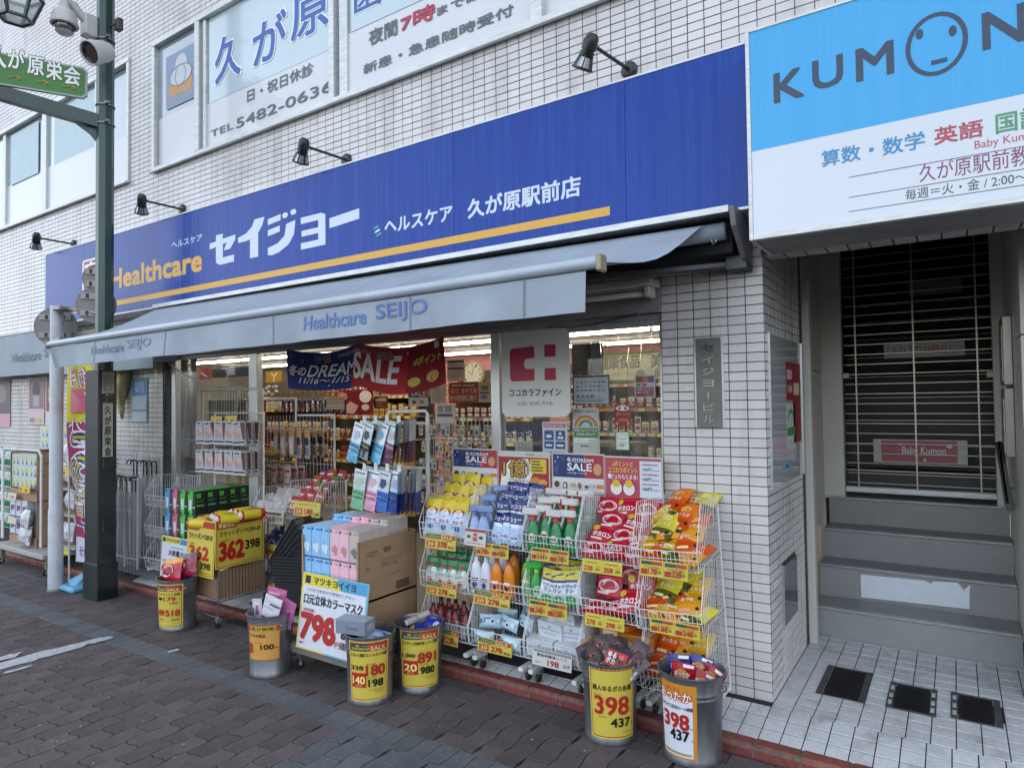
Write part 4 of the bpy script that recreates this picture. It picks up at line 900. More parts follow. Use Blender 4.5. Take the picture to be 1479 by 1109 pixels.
# beam, shutter slot and frames of the opening
q = MB(GREYP); q.box((-5.79, -.02, 2.055), (-.56, .10, 2.21), bev=.003); q.box((-5.79, .0, 2.21), (-.56, .24, 2.36)); q.box((-5.79, .02, 2.02), (-.56, .08, 2.054)); q.build('beam', B)
q = MB(DARK); q.box((-5.79, .1, 2.36), (-.56, .26, 2.51)); q.box((-5.79, .02, 0), (-5.70, .3, 2.05)); q.build('shutter_slot', B)  # solid black boxes stand for the shaded slot and the gap at the jamb
WF = thing('shop_window', 'aluminium framed shop window beside the open front', 'window', (-3, .05, 0))
for x0, x1 in ((-4.43, -4.31), (-1.775, -1.70), (-5.70, -5.62)): q = MB(ALU); q.box((x0, .03, .0), (x1, .09, 2.02), bev=.004); q.build('mullion', WF)
q = MB(ALU); q.box((-1.70, .035, .86), (-.565, .085, .90), bev=.003); q.box((-1.70, .035, 1.99), (-.565, .085, 2.02)); q.box((-.585, .035, .9), (-.562, .085, 1.99))
q.build('window_frame', WF); q = MB(ALU); q.box((-5.62, .035, .0), (-4.43, .085, .05)); q.build('sill', WF)
q = MB(mat('lower_panel', (.10, .10, .10), rough=.5)); q.box((-1.70, .045, .0), (-.565, .075, .86)); q.build('window_panel', WF)
q = MB(GLASS); q.box((-1.70, .058, .90), (-.585, .064, 1.99)); q.build('pane', WF); q = MB(GLASS); q.box((-5.62, .058, .05), (-4.43, .064, 2.02)); q.build('pane', WF)
# batten light under the awning, unlit
a = aY(848, 428, -.12); b = aY(945, 410, -.12)
t = thing('batten_light', 'white unlit batten light fixed above the shop window', 'light', b)
q = MB(mat('batten_white', (.6, .6, .58), rough=.4)); q.box((a.x-1.1, -.17, b.z-.01), (b.x, -.03, b.z+.03), bev=.006); q.box((b.x-.05, -.15, b.z-.07), (b.x-.02, -.05, b.z-.01), bev=.006); q.build('body', t)
q = MB(mat('unlit_tube', (.7, .7, .7), rough=.2)); q.sm = True; q.tube(((a.x-1.0, -.10, b.z-.045), (b.x-.05, -.10, b.z-.045)), .016, 8); q.build('tube', t)
q = MB(BLK); p1, p2, p3 = aY(790, 472, -.03), aY(860, 468, -.03), aY(920, 452, -.03); q.tube((p1, p1.lerp(p2, .5)+Vector((0, 0, -.01)), p2, p3), .004, 5); q.build('sagging_cable', label='thin dark cable sagging across the beam above the window', cat='cable', loc=p1)

# ---------------------------------------------------------------- small goods (prototypes at the origin, front towards -y)
def hexs(n, s, v, r): import colorsys; return
def pouch(w, h, d, zones, el=(), mf=None, nx=7, ny=9, wr=.0022):
    q = MB(); q.sm = True; mf = mf or pl; k1, k2 = random.uniform(0, 6), random.uniform(0, 6)
    def th(u, v): return d/2*max(0, math.sin(math.pi*min(1, max(0, u))))**.6*max(0, math.sin(math.pi*min(1, max(0, v*.96+.0))))**.5+.0012+wr*(d/.04)*(math.sin(u*11+k1+v*5)*math.sin(v*13+k2-u*4))*math.sin(math.pi*u)*math.sin(math.pi*v)
    def zc(v):
        for a, c in zones:
            if v <= a: return mf(c)
        return mf(zones[-1][1])
    for s_ in (-1, 1):
        G = [[q.v(((i/nx-.5)*w*(1-.04*math.sin(math.pi*j/ny)), s_*th(i/nx, j/ny), h*j/ny)) for i in range(nx+1)] for j in range(ny+1)]
        for j in range(ny):
            for i in range(nx): q.f((G[j][i], G[j][i+1], G[j+1][i+1], G[j+1][i]), zc((j+.5)/ny))
    q.sm = False
    F = lambda u, v, n=0.: Vector((u-w/2, -th(u/w, v/h)-.0012-n, v))
    prt(q, F, w, h, el, nx=6)
    return q
def carton(w, h, d, front, side=None, top=None, el=(), els=(), bev=.002, m=None):
    q = MB(); f_ = pm(front); s_ = pm(side or front); t_ = pm(top or side or front)
    if m: f_ = s_ = t_ = m
    x = w/2; 
    i = [q.v(p) for p in ((-x, 0, 0), (x, 0, 0), (x, d, 0), (-x, d, 0), (-x, 0, h), (x, 0, h), (x, d, h), (-x, d, h))]
    for k, mm in (((0, 3, 2, 1), t_), ((4, 5, 6, 7), t_), ((0, 1, 5, 4), f_), ((1, 2, 6, 5), s_), ((2, 3, 7, 6), s_), ((3, 0, 4, 7), s_)): q.f([i[j] for j in k], mm)
    prt(q, plane((-x, 0, 0), (1, 0, 0), (0, 0, 1), (0, -1, 0)), w, h, el)
    if els: prt(q, plane((x, 0, 0), (0, 1, 0), (0, 0, 1), (1, 0, 0)), d, h, els)
    return q
def bottle(prof, body, cap, capz, w, h, el=(), sx=1., sy=.7, n=14, mf=None, band=None):
    q = MB(); q.sm = True; mf = mf or pl
    ms = [mf(cap) if prof[k][1] >= capz else (mf(band[2]) if band and band[0] <= prof[k][1] < band[1] else mf(body)) for k in range(len(prof)-1)]
    q.lathe(prof, n, ms=ms, sx=sx, sy=sy); q.sm = False
    rb = max(r for r, z in prof)
    def F(u, v, nn=0.):
        a = -math.pi/2+(u-w/2)/rb; return Vector(((rb+.001+nn)*sx*math.cos(a), (rb+.001+nn)*sy*math.sin(a), v+.02))
    prt(q, F, w, h, el, nx=6)
    return q
def spray(body, trig, collar, liquid=None, el=()):
    t = None
    q = MB(); q.sm = True; b = pl(body)
    q.lathe([(0, 0), (.036, .002), (.040, .012), (.038, .09), (.030, .13), (.017, .158), (.014, .17), (0, .171)], 14, m=b, sx=1, sy=.62)
    q.lathe([(.016, .165), (.017, .19), (0, .191)], 12, m=pl(collar)); q.sm = False
    c = pl(trig); q.box((-.066, -.015, .192), (.034, .015, .232), c, bev=.007); q.box((-.075, -.010, .202), (-.065, .010, .224), pl(collar), bev=.002)
    q.tube(((-.038, 0, .195), (-.044, 0, .17), (-.056, 0, .142)), [.008, .006, .005], 5, c)
    def F(u, v, nn=0.):
        a = -math.pi/2+(u-.03)/.04; return Vector(((.0405+nn)*math.cos(a), (.0405+nn)*.62*math.sin(a), v+.02))
    prt(q, F, .06, .09, el, nx=6)
    return q
def mk(q, name, cat, group, label='x', auto=False): return q.build(name, label=label, cat=cat, group=group, local=True, auto=auto)

# ---------------------------------------------------------------- shelves inside the shop
WOODE = mat('shelf_edge', (.5, .42, .33), rough=.5); SHB = mat('shelf_board', (.40, .37, .32), rough=.5, var=.04); SHK = mat('shelf_back', (.20, .16, .13), rough=.7)
GOODS = []
cols = ['#c8763a', '#d9a86a', '#e8e2d0', '#b03a34', '#8f9fb8', '#d8c14a', '#7c4630', '#e4dcc8', '#5f86a8', '#c9552e', '#a8b87a', '#efe9da', '#d88f3c', '#8a3246']
rg = random.Random(11)
def goods_proto(i):
    c = cols[i % len(cols)]; c2 = cols[(i*5+3) % len(cols)]
    el = [('r', .08, .55, .92, .9, '#efe9dc' if i % 2 else c2), ('r', .15, .2, .85, .4, c2 if i % 3 else '#f2ede0'), ('r', .2, .65, .8, .72, '#5a3a34'), ('c', .5, .46, .16, .08, '#c03028' if i % 3 == 0 else '#e0c040')]
    if i % 4 == 0: q = bottle([(0, 0), (.024, .002), (.026, .01), (.026, .075), (.018, .09), (.012, .095), (.012, .118), (0, .119)], c, '#e8e4da', .09, .04, .06, el)
    elif i % 4 == 3: q = pouch(.075, .12, .03, [(.3, c2), (1, c)], el)
    else: q = carton(.06+.02*(i % 2), .09+.03*(i % 3), .05, c, c2, None, el)
    cn = ['rust', 'tan', 'cream', 'red', 'grey blue', 'yellow', 'brown', 'beige', 'blue', 'orange', 'sage green', 'ivory', 'amber', 'wine'][i % 14]; kd = ('bottle', 'carton', 'carton', 'pouch')[i % 4]
    return mk(q, kd, 'goods', cn+' '+kd+'s in rows on the shop shelves', cn+' '+kd+' number two pattern in a row on the shop shelves' if False else ('%s %s in a row on a lit shelf inside the shop' if i < 14 else 'tall %s %s in a row on a lit shelf inside the shop') % (cn, kd))
protos = [goods_proto(i) for i in range(16)]
used_p = set()
def goods(i, loc, rz=0, sc=1.):
    o = put(protos[i], loc, (0, 0, rz), sc=sc); used_p.add(i); return o
def shelf(x0, x1, y, zs, label, depth=.35, top=1.9, fill=True, seed=0, pitch=.085, edge=None, skip=None, back=True):
    t = thing('store_shelf', label, 'shelf', ((x0+x1)/2, y, 0)); r = random.Random(seed)
    q = MB(SHK)
    if back: q.box((x0, y+depth, 0), (x1, y+depth+.02, top)); q.build('back_panel', t)
    for z in zs:
        q = MB(SHB); q.box((x0, y, z-.02), (x1, y+depth, z)); q.build('shelf_board', t)
        q = MB(pm('#c9a23a') if r.random() < .75 else pm('#d8d2c0')); q.box((x0, y-.004, z-.034), (x1, y-.001, z)); 
        k = int((x1-x0)/.11)
        for i in range(k):
            xx = x0+.11*i+r.uniform(.01, .03); q.box((xx, y-.007, z-.036), (xx+.06+r.uniform(0, .03), y-.0045, z-.002), pm(r.choice(['#e9dd8a', '#e8e4d6', '#d8883c', '#b83a2e', '#efe2a0'])))
        q.build('price_strip', t)
        if fill:
            x = x0+.05; kind = r.randrange(16)
            while x < x1-.03:
                if r.random() < .28: kind = r.randrange(16)
                pxp = px((x, y, z+.05))
                if pxp and 255 < pxp[0] < 965 and not (skip and skip(x, z)): goods(kind, (x+r.uniform(-.006, .006), y+.03+r.uniform(0, .03), z+.001), r.uniform(-.08, .08), r.uniform(.92, 1.12))
                x += pitch*(1+.2*(kind % 2))
    return t
shelf(-6.15, -4.55, 2.35, [.25, .55, .85, 1.13, 1.41, 1.66], 'store shelf with orange and brown goods seen through the open front', seed=4, top=1.92)
shelf(-4.4, -3.05, 2.6, [.8, 1.1, 1.38, 1.66], 'store shelf behind the hanging mask packs', seed=7, top=1.95)
shelf(-2.95, -1.35, 2.9, [.95, 1.22, 1.48, 1.74], 'store shelf seen through the right window under the yellow sign', seed=9, top=2.0)
shelf(-8.3, -6.4, 2.6, [.9, 1.2, 1.5], 'store shelf deep inside behind the left window', seed=12, top=1.9)
# framed signs and posters in the shop
def poster(label, ll, ur, Y, el, back='#dcdad2', cat='poster', th=.002, name='poster', ry=0.):
    a, b = aY(*ll, Y), aY(*ur, Y)
    ex = Vector((math.cos(ry), 0, math.sin(ry)))
    F = plane((a.x, Y, a.z), ex, (-math.sin(ry), 0, math.cos(ry)), (0, -1, 0))
    return sheet(name, None, F, b.x-a.x, b.z-a.z, el, th=th, back=back, loc=a, label=label, cat=cat)
tl = lambda x0, y0, x1, n, c, dy=.07, hh=.02, seed=1: [('r', x0, y0-dy*i, x0+(x1-x0)*random.Random(seed*31+i).uniform(.6, 1), y0-dy*i+hh, c) for i in range(n)]
poster('orange cold medicine poster with white lettering beside the open window', (648, 582), (691, 551), 1.2, [('r', .08, .76, .92, .92, '#3a1a14'), ('r', .12, .8, .45, .88, '#e8d8c8'), ('r', .5, .8, .88, .88, '#e8d8c8'), ('t', 'すべての', .45, .45, .95, .7, '#f2ead8', .03), ('t', 'かぜ症状に効く', .06, .1, .94, .38, '#f2ead8', .03), ('t', '発熱\n鼻水', .08, .45, .38, .7, '#f0c0a0', 0)], '#c0491f')
poster('cream poster with green and red print right of the orange one', (691.5, 581), (709, 551), 1.2, [('r', .2, .6, .8, .8, '#7a8a3c'), ('r', .1, .42, .9, .5, '#a03028'), ('c', .45, .25, .28, .12, '#7f93a8')], '#d9cdb0')
poster('white notice sheet above the orange poster', (646, 551), (671, 519), 1.3, [('r', .05, .88, .95, .97, '#2a2420'), ('r', .05, .55, .95, .63, '#2a2420')]+tl(.08, .8, .95, 3, '#8a8078')+tl(.08, .45, .9, 5, '#9a9088', seed=3), '#d8cfc4')
poster('white handwritten sheet taped left of the orange poster', (622, 583), (644, 556), 1.1, tl(.1, .85, .9, 9, '#7a7670', dy=.09, hh=.025), '#d9d5cc')
poster('small blue and red sale poster under the cloth banner', (590, 587), (618, 555), .9, [('r', 0, .42, .55, 1, '#1f3468'), ('r', .55, .42, 1, 1, '#a83038'), ('t', '冬の', .3, .84, .6, .97, '#f0ece4', .02), ('t', 'DREAM', .14, .7, .9, .83, '#f0ece4', .03), ('t', 'SALE', .14, .48, .9, .68, '#f0ece4', .04), ('c', .3, .2, .1, .08, '#4a3a30'), ('c', .7, .2, .12, .09, '#b08850')], '#e0d8c8')
poster('maroon hand cream poster above the brown goods', (485, 599), (539, 562), 2.0, [('c', .18, .72, .14, .2, '#d08060'), ('p', [(.1, .1), (.4, .55), (.62, .35), (.5, .05)], '#d8a8a0'), ('c', .8, .72, .16, .24, '#e8ddd0'), ('c', .8, .3, .1, .12, '#e0d0c8')], '#7a1a24')
poster('brown framed display card right of the maroon poster', (540, 590), (560, 572), 2.05, [('r', .1, .6, .9, .85, '#b89878')]+tl(.15, .45, .85, 3, '#c9a888', dy=.14), '#6a3428')
poster('orange grid card standing on top of the toothbrush rack', (472, 591), (497, 573), .75, [('r', .05+.1*i, .05, .08+.1*i, .95, '#c06a30') for i in range(10)]+[('r', .02, .3, .98, .35, '#e8e0d0'), ('r', .02, .62, .98, .67, '#e8e0d0')], '#d8cbb0')
poster('red portrait poster behind the left window', (288, 548), (305, 530), 1.6, [('c', .6, .55, .22, .3, '#6a2a28'), ('p', [(.1, .5), (.15, .6), (.7, .25), (.65, .15)], '#e0d8d0')], '#8f2c30')
poster('dark navy board hung behind the left window', (306, 546), (361, 529), 1.7, [], '#1c2a3c')
poster('yellow poster beside the mullion', (384, 553), (407, 535), 1.7, [('p', [(.3, .8), (.5, .5), (.45, .1), (.55, .1), (.55, .5), (.75, .8), (.65, .85), (.5, .6), (.38, .85)], '#e8dcb8')], '#b08a2c')
poster('pale yellow hanging sign with large green edged characters in the window', (866, 552), (957, 506), 2.85, [('r', 0, .93, 1, 1, '#5f9a4c'), ('r', 0, .0, 1, .06, '#5f9a4c'), ('t', '健康食品', .0, .45, .64, .88, '#c9b23a', .09), ('t', '健康食品', .0, .45, .64, .88, '#3a3420', .02), ('t', 'サプリメント', .22, .2, .62, .34, '#8a8a70', 0), ('t', '美', .82, .45, .99, .88, '#3a3420', .03), ('c', .66, .25, .07, .14, '#8f8a78'), ('c', .93, .28, .06, .16, '#8f8a78')], '#d8d2a0', cat='sign', name='hanging_sign')
t = thing('wall_clock', 'round white wall clock on the pink wall inside the shop', 'clock', aY(684, 541, 2.2)); p = t.location
q = MB(pm('#c9b99a')); q.T = Matrix.Translation(p) @ Matrix.Rotation(R(90), 4, 'X'); q.lathe([(0, .0), (.145, 0), (.15, .02), (.135, .035), (.13, .022), (0, .022)], 28); q.T = None; q.build('case', t)
q = MB(); F = plane(p+Vector((0, -.024, 0)), (1, 0, 0), (0, 0, 1), (0, -1, 0)); prt(q, F, 1, 1, [('c', 0, 0, .128, .128, '#e6e2cc')]+[('t', str(k if k else 12), .105*math.sin(R(30*k))-.012, .105*math.cos(R(30*k))-.013, .105*math.sin(R(30*k))+.012, .105*math.cos(R(30*k))+.013, '#4a4538', .02) for k in range(12)]+[('p', [(-.004, 0), (.004, 0), (-.055, .04), (-.06, .035)], '#2a2620'), ('p', [(-.003, -.01), (.003, -.01), (.03, .09), (.024, .092)], '#2a2620')]); q.build('dial', t)

# on and in front of the right window
SG = thing('hanging_store_sign', 'large white hanging board with crimson emblem and navy lettering', 'sign', aY(775, 540, -.05))
a, b = aY(727, 604, -.05), aY(823, 477, -.05); w, h = b.x-a.x, 2.0-1.462; F = plane((a.x, -.05, 1.462), (1, 0, 0), (0, 0, 1), (0, -1, 0))
q = MB(pm('#dcdad3')); c_ = .03; q.prism([(c_, 0), (w-c_, 0), (w, c_), (w, h-c_), (w-c_, h), (c_, h), (0, h-c_), (0, c_)], F, .012)
cr = '#b01c44'; F2 = plane((a.x, -.062, 1.462), (1, 0, 0), (0, 0, 1), (0, -1, 0))
prt(q, F2, w, h, [('p', [(.16, .42), (.13, .45), (.13, .78), (.16, .81), (.50, .825), (.50, .685), (.38, .68), (.35, .655), (.35, .59), (.38, .56), (.50, .56), (.50, .42)], cr), ('r', .65, .69, .81, .83, cr), ('r', .65, .42, .81, .56, cr), ('t', 'ココカラファイン', .12, .24, .88, .325, '#1f2e50', .04), ('t', 'ココロ、カラダ、ゲンキ。', .24, .135, .77, .18, '#2c3950', .01)], n0=.0008)
q.build('board', SG)
q = MB(CHROME); q.wire((a.x+.06, -.045, 2.0), (a.x+.06, -.02, 2.06)); q.wire((b.x-.06, -.045, 2.0), (b.x-.06, -.02, 2.06)); q.build('hanger', SG)
def dream(full): return [('r', .02, .0 if full else .0, .98, .97, '#d9d6d2'), ('r', .02, .48 if not full else .46, .62, .97, '#22376e'), ('r', .62, .48 if not full else .46, .98, .97, '#a8323e'), ('c', .87, .66, .075, .13, '#c9a070'), ('c', .12, .9, .012, .02, '#e8e8f0'), ('c', .07, .8, .01, .017, '#e8e8f0'), ('p', [(.14, .93), (.3, .95), (.22, .78)], '#3f4a6a'), ('p', [(.04, .68), (.16, .74), (.12, .52), (.05, .54)], '#4a5070'), ('p', [(.68, .92), (.76, .95), (.74, .72), (.66, .75)], '#8a2a34'), ('t', '冬のDREAM', .30, .80, .80, .91, '#eceaf0', .03), ('t', 'SALE', .31, .62, .77, .78, '#f2f0f2', .05), ('t', '11/16～1/15', .32, .54, .68, .59, '#e8e4ea', .0), 
    ('c', .1, .3, .05, .07, '#4a3a34'), ('c', .26, .28, .04, .08, '#26282c'), ('c', .26, .28, .025, .05, '#d9d6d2'), ('r', .36, .25, .46, .34, '#b8a080'), ('c', .54, .29, .03, .07, '#5a6a50'), ('r', .64, .24, .70, .31, '#3a4a6a'), ('c', .77, .3, .05, .05, '#b0b8c8'), ('r', .86, .25, .97, .34, '#c9783a')]+([('r', .02, .03, .4, .13, '#2c4a86'), ('r', .4, .03, .98, .13, '#a8323e'), ('r', .62, .05, .9, .1, '#e8e4e4')] if full else [])
poster('blue and red winter sale poster, leftmost above the wire baskets', (654, 697), (719, 649), -.1, dream(False), '#cfccc8')
poster('red prize poster with large gold numeral between the two blue sale posters', (719, 702), (794, 653), -.1, [('r', .02, .0, .98, .84, '#a8263a'), ('p', [(.05, .0), (.1, .5), (.25, .75), (.6, .8), (.68, .4), (.6, .12), (.3, .05)], '#f0ece0'), ('t', '1億', .12, .3, .55, .78, '#3a2410', .12), ('t', '1億', .12, .3, .55, .78, '#c9a04a', .02), ('t', 'ポイント', .57, .35, .62, .74, '#3a2410', .03), ('r', .64, .42, .94, .8, '#d8c23c')]+tl(.67, .72, .92, 4, '#5a4420', dy=.08, hh=.035)+[('t', 'ココカラデー', .22, .13, .6, .26, '#3a2410', .02), ('c', .74, .2, .1, .12, '#d08a3c'), ('c', .88, .17, .08, .1, '#d8a050'), ('t', 'ココカラファイン', .78, .89, .97, .94, '#a8324a', .0), ('t', 'マツキヨ', .56, .89, .72, .95, '#2a2a20', .02)], '#cfcbc4')
poster('blue and red winter sale poster with product pictures, third above the baskets', (798, 717), (873, 656), -.1, dream(True), '#cfccc8')
poster('pink point card poster with yellow headline, rightmost above the baskets', (873.5, 729), (957, 661), -.1, [('r', .02, .16, .98, .97, '#b8485a'), ('t', 'dポイントと', .15, .80, .50, .90, '#e0c83c', .035), ('t', 'ココカラポイント', .08, .67, .58, .78, '#e0c83c', .035), ('t', 'どっちもたまる!', .12, .55, .58, .64, '#f2ecec', .03), ('c', .1, .6, .035, .05, '#dfe4ee'), ('r', .62, .2, .98, .92, '#d3dce6')]+[x for i in range(3) for x in (('t', '100円', .67, .72-.19*i, .82, .79-.19*i, '#2a3a5a', .02), ('r', .84, .735-.19*i, .95, .75-.19*i, '#7a8298'), ('r', .66, .84-.19*i, .93, .86-.19*i, '#a84a58'))]+[('c', .22, .36, .1, .13, '#e4e2de'), ('c', .44, .36, .1, .13, '#e4e2de'), ('c', .22, .46, .065, .08, '#d8b83c'), ('c', .44, .46, .065, .08, '#d8b83c'), ('t', 'ココカラファイン', .7, .05, .97, .11, '#8a2440', .01)], '#cfccc8')
poster('tall white declaration sheet with a rainbow stuck in the window', (828, 657), (865, 589), .03, [('t', '感染防止徹底宣言', .06, .90, .93, .96, '#5a6a54', .02)]+[('o', .5, .61, .43-.05*i, .23-.027*i, .05, c, 0, 180) for i, c in enumerate(('#a8423c', '#c9843a', '#c9b848', '#5a9a58', '#3f5a96'))]+[('r', .04, .38, .96, .58, '#3f7a44'), ('t', '新型コロナウイルス', .08, .50, .92, .56, '#e8ece4', .01), ('t', '感染拡大防止中', .15, .42, .85, .48, '#e8ece4', .01), ('r', .06, .27, .94, .36, '#dfdfda'), ('t', 'このポスターは登録済', .08, .29, .9, .33, '#4a4a44', .0), ('c', .35, .2, .03, .02, '#3a3a3a'), ('r', .42, .19, .6, .215, '#5a5a5a')], '#b9b7b0')
poster('pale blue rules sheet with mask pictograms in the window', (784, 657), (819, 609), .03, [('r', .05, .83, .95, .95, '#b86a78'), ('r', .08, .45, .46, .74, '#2f4f80'), ('r', .54, .45, .92, .74, '#2f4f80'), ('r', .08, .2, .46, .42, '#2f4f80'), ('r', .54, .2, .92, .42, '#2f4f80'), ('c', .27, .57, .12, .05, '#d8dde6'), ('c', .73, .65, .06, .04, '#d8dde6'), ('c', .68, .53, .06, .04, '#d8dde6'), ('c', .8, .53, .06, .04, '#d8dde6'), ('r', .15, .27, .4, .33, '#d8dde6'), ('r', .6, .27, .86, .33, '#d8dde6'), ('t', '感染症対策のお願い', .1, .86, .9, .92, '#efe4e6', .01), ('r', .1, .08, .9, .11, '#5f7890')], '#bfc4ca')
poster('grey payment methods board with navy rim in the window', (828, 584), (880, 541), .035, [('r', 0, 0, 1, 1, '#24345c'), ('r', .03, .03, .97, .93, '#a9b3b8')]+[('r', .1+.12*i, .74-.14*j, .16+.12*i, .79-.14*j, ['#3f6a9a', '#8a3a3a', '#4a7a5a', '#3a3a3a', '#c9903a'][(i*3+j) % 5]) for i in range(7) for j in range(3)]+[('r', .1, .18, .9, .2, '#6a7478'), ('r', .12+.11*0, .24, .2, .32, '#3a5a8a'), ('r', .26, .24, .34, .32, '#a83a3a'), ('r', .4, .24, .47, .32, '#3a7a8a'), ('r', .52, .24, .6, .32, '#4a4a4a'), ('r', .1, .1, .85, .13, '#4a5458')], '#8f989c')
poster('small red sticker with white speech cloud on the window', (888, 616), (911, 585), .035, [('c', .5, .86, .4, .12, '#e2dcda'), ('c', .32, .86, .1, .06, '#a8242c'), ('c', .68, .86, .1, .06, '#7a1a20'), ('t', 'ポイント', .1, .52, .9, .66, '#d8b84a', .02), ('t', 'つかえる', .2, .25, .8, .38, '#e8d8a0', .01), ('c', .15, .15, .1, .08, '#c98a3a'), ('c', .85, .15, .1, .08, '#c98a3a')], '#8a1c26')
poster('small white card with green rim on the window', (889, 650), (909, 623), .035, [('r', .06, .05, .94, .95, '#d8dcd4'), ('o', .5, .72, .36, .14, .02, '#5a6058'), ('t', 'サッポロ\n相談窓', .25, .2, .75, .42, '#4a8a3c', .02)], '#3f8a4c')
poster('pink and blue payment notice high in the window', (917, 575), (946, 541), .035, [('r', .06, .68, .35, .95, '#8a3a4a'), ('r', .36, .68, .64, .95, '#b85a4a'), ('r', .65, .68, .94, .95, '#5a4a7a'), ('r', .06, .5, .94, .66, '#c9b8c0'), ('r', .1, .52, .3, .64, '#4a8a6a'), ('r', .4, .52, .6, .64, '#a8324a'), ('r', .06, .06, .94, .48, '#8a3a44'), ('t', 'お得なクーポン', .12, .34, .9, .44, '#e8dcd8', .01), ('t', '使えます', .12, .2, .7, .3, '#e8dcd8', .01)], '#c4bcbc')
poster('dark screen hanging behind the window glass', (826, 542), (867, 495), .14, [('r', .06, .1, .9, .92, '#07080c'), ('o', .5, .34, .32, .14, .03, '#5a1420', 180, 360), ('c', .62, .5, .015, .015, '#c9a84a'), ('c', .7, .5, .015, .015, '#c9a84a'), ('r', .2, .08, .75, .11, '#5a1420')], '#0e0f14', cat='screen', name='screen', th=.04)
q = MB(); wtext(q, .056, '営業時間', (731, 632), (785, 614), '#1c2c58', .03); q.build('window_lettering', WF)
# price board, calculator-like card
poster('pale speckled notice card low behind the window', (744, 655), (769, 637), .5, [('r', .2+.2*i, .2+.25*j, .3+.2*i, .3+.25*j, '#8a9088') for i in range(3) for j in range(3)], '#c4c8c0')
#; q.sm = True; q.lathe([(.01, -.25), (.17, -.12), (.2, -.02), (.14, .1), (.1, .18), (.085, .26), (0, .32)], 14, aY(851, 640, 1.0), sx=1, sy=.6); q.build('person', label='shop assistant in a cream top bending behind the counter', cat='person') if False else None
t = thing('counter_basket', 'beige woven basket on the counter behind the window', 'basket', aY(840, 660, .7)); a, b = aY(822, 665, .6), aY(912, 640, .6)
q = MB(mat('woven_beige', (.34, .30, .24), rough=.8, var=.2, scale=40)); q.box((a.x, .6, a.z-.1), (b.x, .9, b.z), bev=.01); q.build('basket_body', t)
q = MB(pm('#5a5246')); 
for i in range(6): x = a.x+(b.x-a.x)*(i+.5)/6; q.box((x-.035, .596, b.z-.09), (x+.035, .5995, b.z-.03))
q.build('basket_opening', t)

# ---------------------------------------------------------------- winter sale cloth banner
SB = thing('sale_banner', 'blue and red cloth banner for the winter sale hung in the opening', 'banner', aY(520, 520, -.14))
a, b = aY(418, 560, -.14), aY(640, 487, -.14); w = b.x-a.x; 
def FB(u, v, n=0.):
    t = u/w; top = 2.005+.0*t-.045*math.sin(math.pi*min(1, t/.5))*(t < .5)-.05*math.sin(math.pi*max(0, (t-.5)/.5))*(t > .5)-.0
    hgt = .315-.02*math.sin(math.pi*t*2)
    z = top-hgt*(1-v); y = -.14-.025*math.sin(t*11+v*1.5)-.012*math.sin(t*23+2)*(1-v)
    return Vector((a.x+u, y-n, z))
q = MB(); q.sm = True; nb_ = 40; cb = mat('navy_cloth', lin('#17286a'), rough=.75, var=.08, bump=.15, bscale=60); rb = mat('red_cloth', lin('#b0202c'), rough=.75, var=.08, bump=.15, bscale=60); db = mat('dark_red_cloth', lin('#8a1020'), rough=.75, var=.08)
for i in range(nb_):
    for j in range(6):
        m_ = cb if (i+.5)/nb_ < .49+.0-.06*(1-(j+.5)/6)*1.4+.0 else (rb if (i+.5)/nb_ < .80 else db)
        u0, u1, v0, v1 = w*i/nb_, w*(i+1)/nb_, j/6, (j+1)/6; q.quad(FB(u0, v0), FB(u1, v0), FB(u1, v1), FB(u0, v1), m_)
q.build('cloth', SB)
q = MB(); F = lambda u, v, n=0.: FB(u, v/.315, n+.004)
def bt(t, x0, y0, x1, y1, c, off=0., sh=.3, n0=.001): prt(q, F, w, .315, [('t', t, x0, y0, x1, y1, c, off, sh)], n0=n0)
bt('冬の', .02, .36, .14, .62, '#e8e6ea', .04); bt('DREAM', .15, .36, .48, .66, '#e8e6ea', .03); bt('SALE', .455, .22, .765, .80, '#f2eeee', .06, .2, .002)
bt('11/16～1/15', .09, .18, .42, .32, '#e8e6ea', .02); bt('マツキヨココカラカンパニー', .34, .8, .6, .9, '#e8e0e4', .01, 0); bt('dポイント', .83, .56, .98, .74, '#e0c84a', .04, .2)
prt(q, F, w, .315, [('p', [(.2+.03*i, .7+.1*(i % 2)), (.24+.03*i, .74+.1*(i % 2)), (.23+.03*i, .95-.06*(i % 2)), (.18+.03*i, .9-.05*(i % 2))], ['#3f5a8a', '#6a6a7a', '#8a5a58'][i % 3]) for i in range(3)]+[('p', [(.62+.035*i, .7), (.66+.035*i, .74), (.65+.03*i, .92), (.6+.035*i, .88)], ['#8a4a58', '#9a6a60', '#a8584a'][i % 3]) for i in range(3)]+[('c', .84, .22, .03, .1, '#c9b03a'), ('c', .93, .26, .033, .12, '#c9a03a'), ('c', .93, .22, .012, .05, '#a83a2a'), ('r', .945, .82, .975, .95, '#e0d8d8'), ('c', .04, .88, .004, .015, '#ffffff'), ('c', .12, .76, .004, .015, '#ffffff'), ('c', .49, .86, .004, .015, '#ffffff'), ('c', .3, .12, .004, .015, '#ffffff'), ('c', .8, .85, .004, .015, '#ffffff')], n0=.001)
q.build('banner_print', SB)
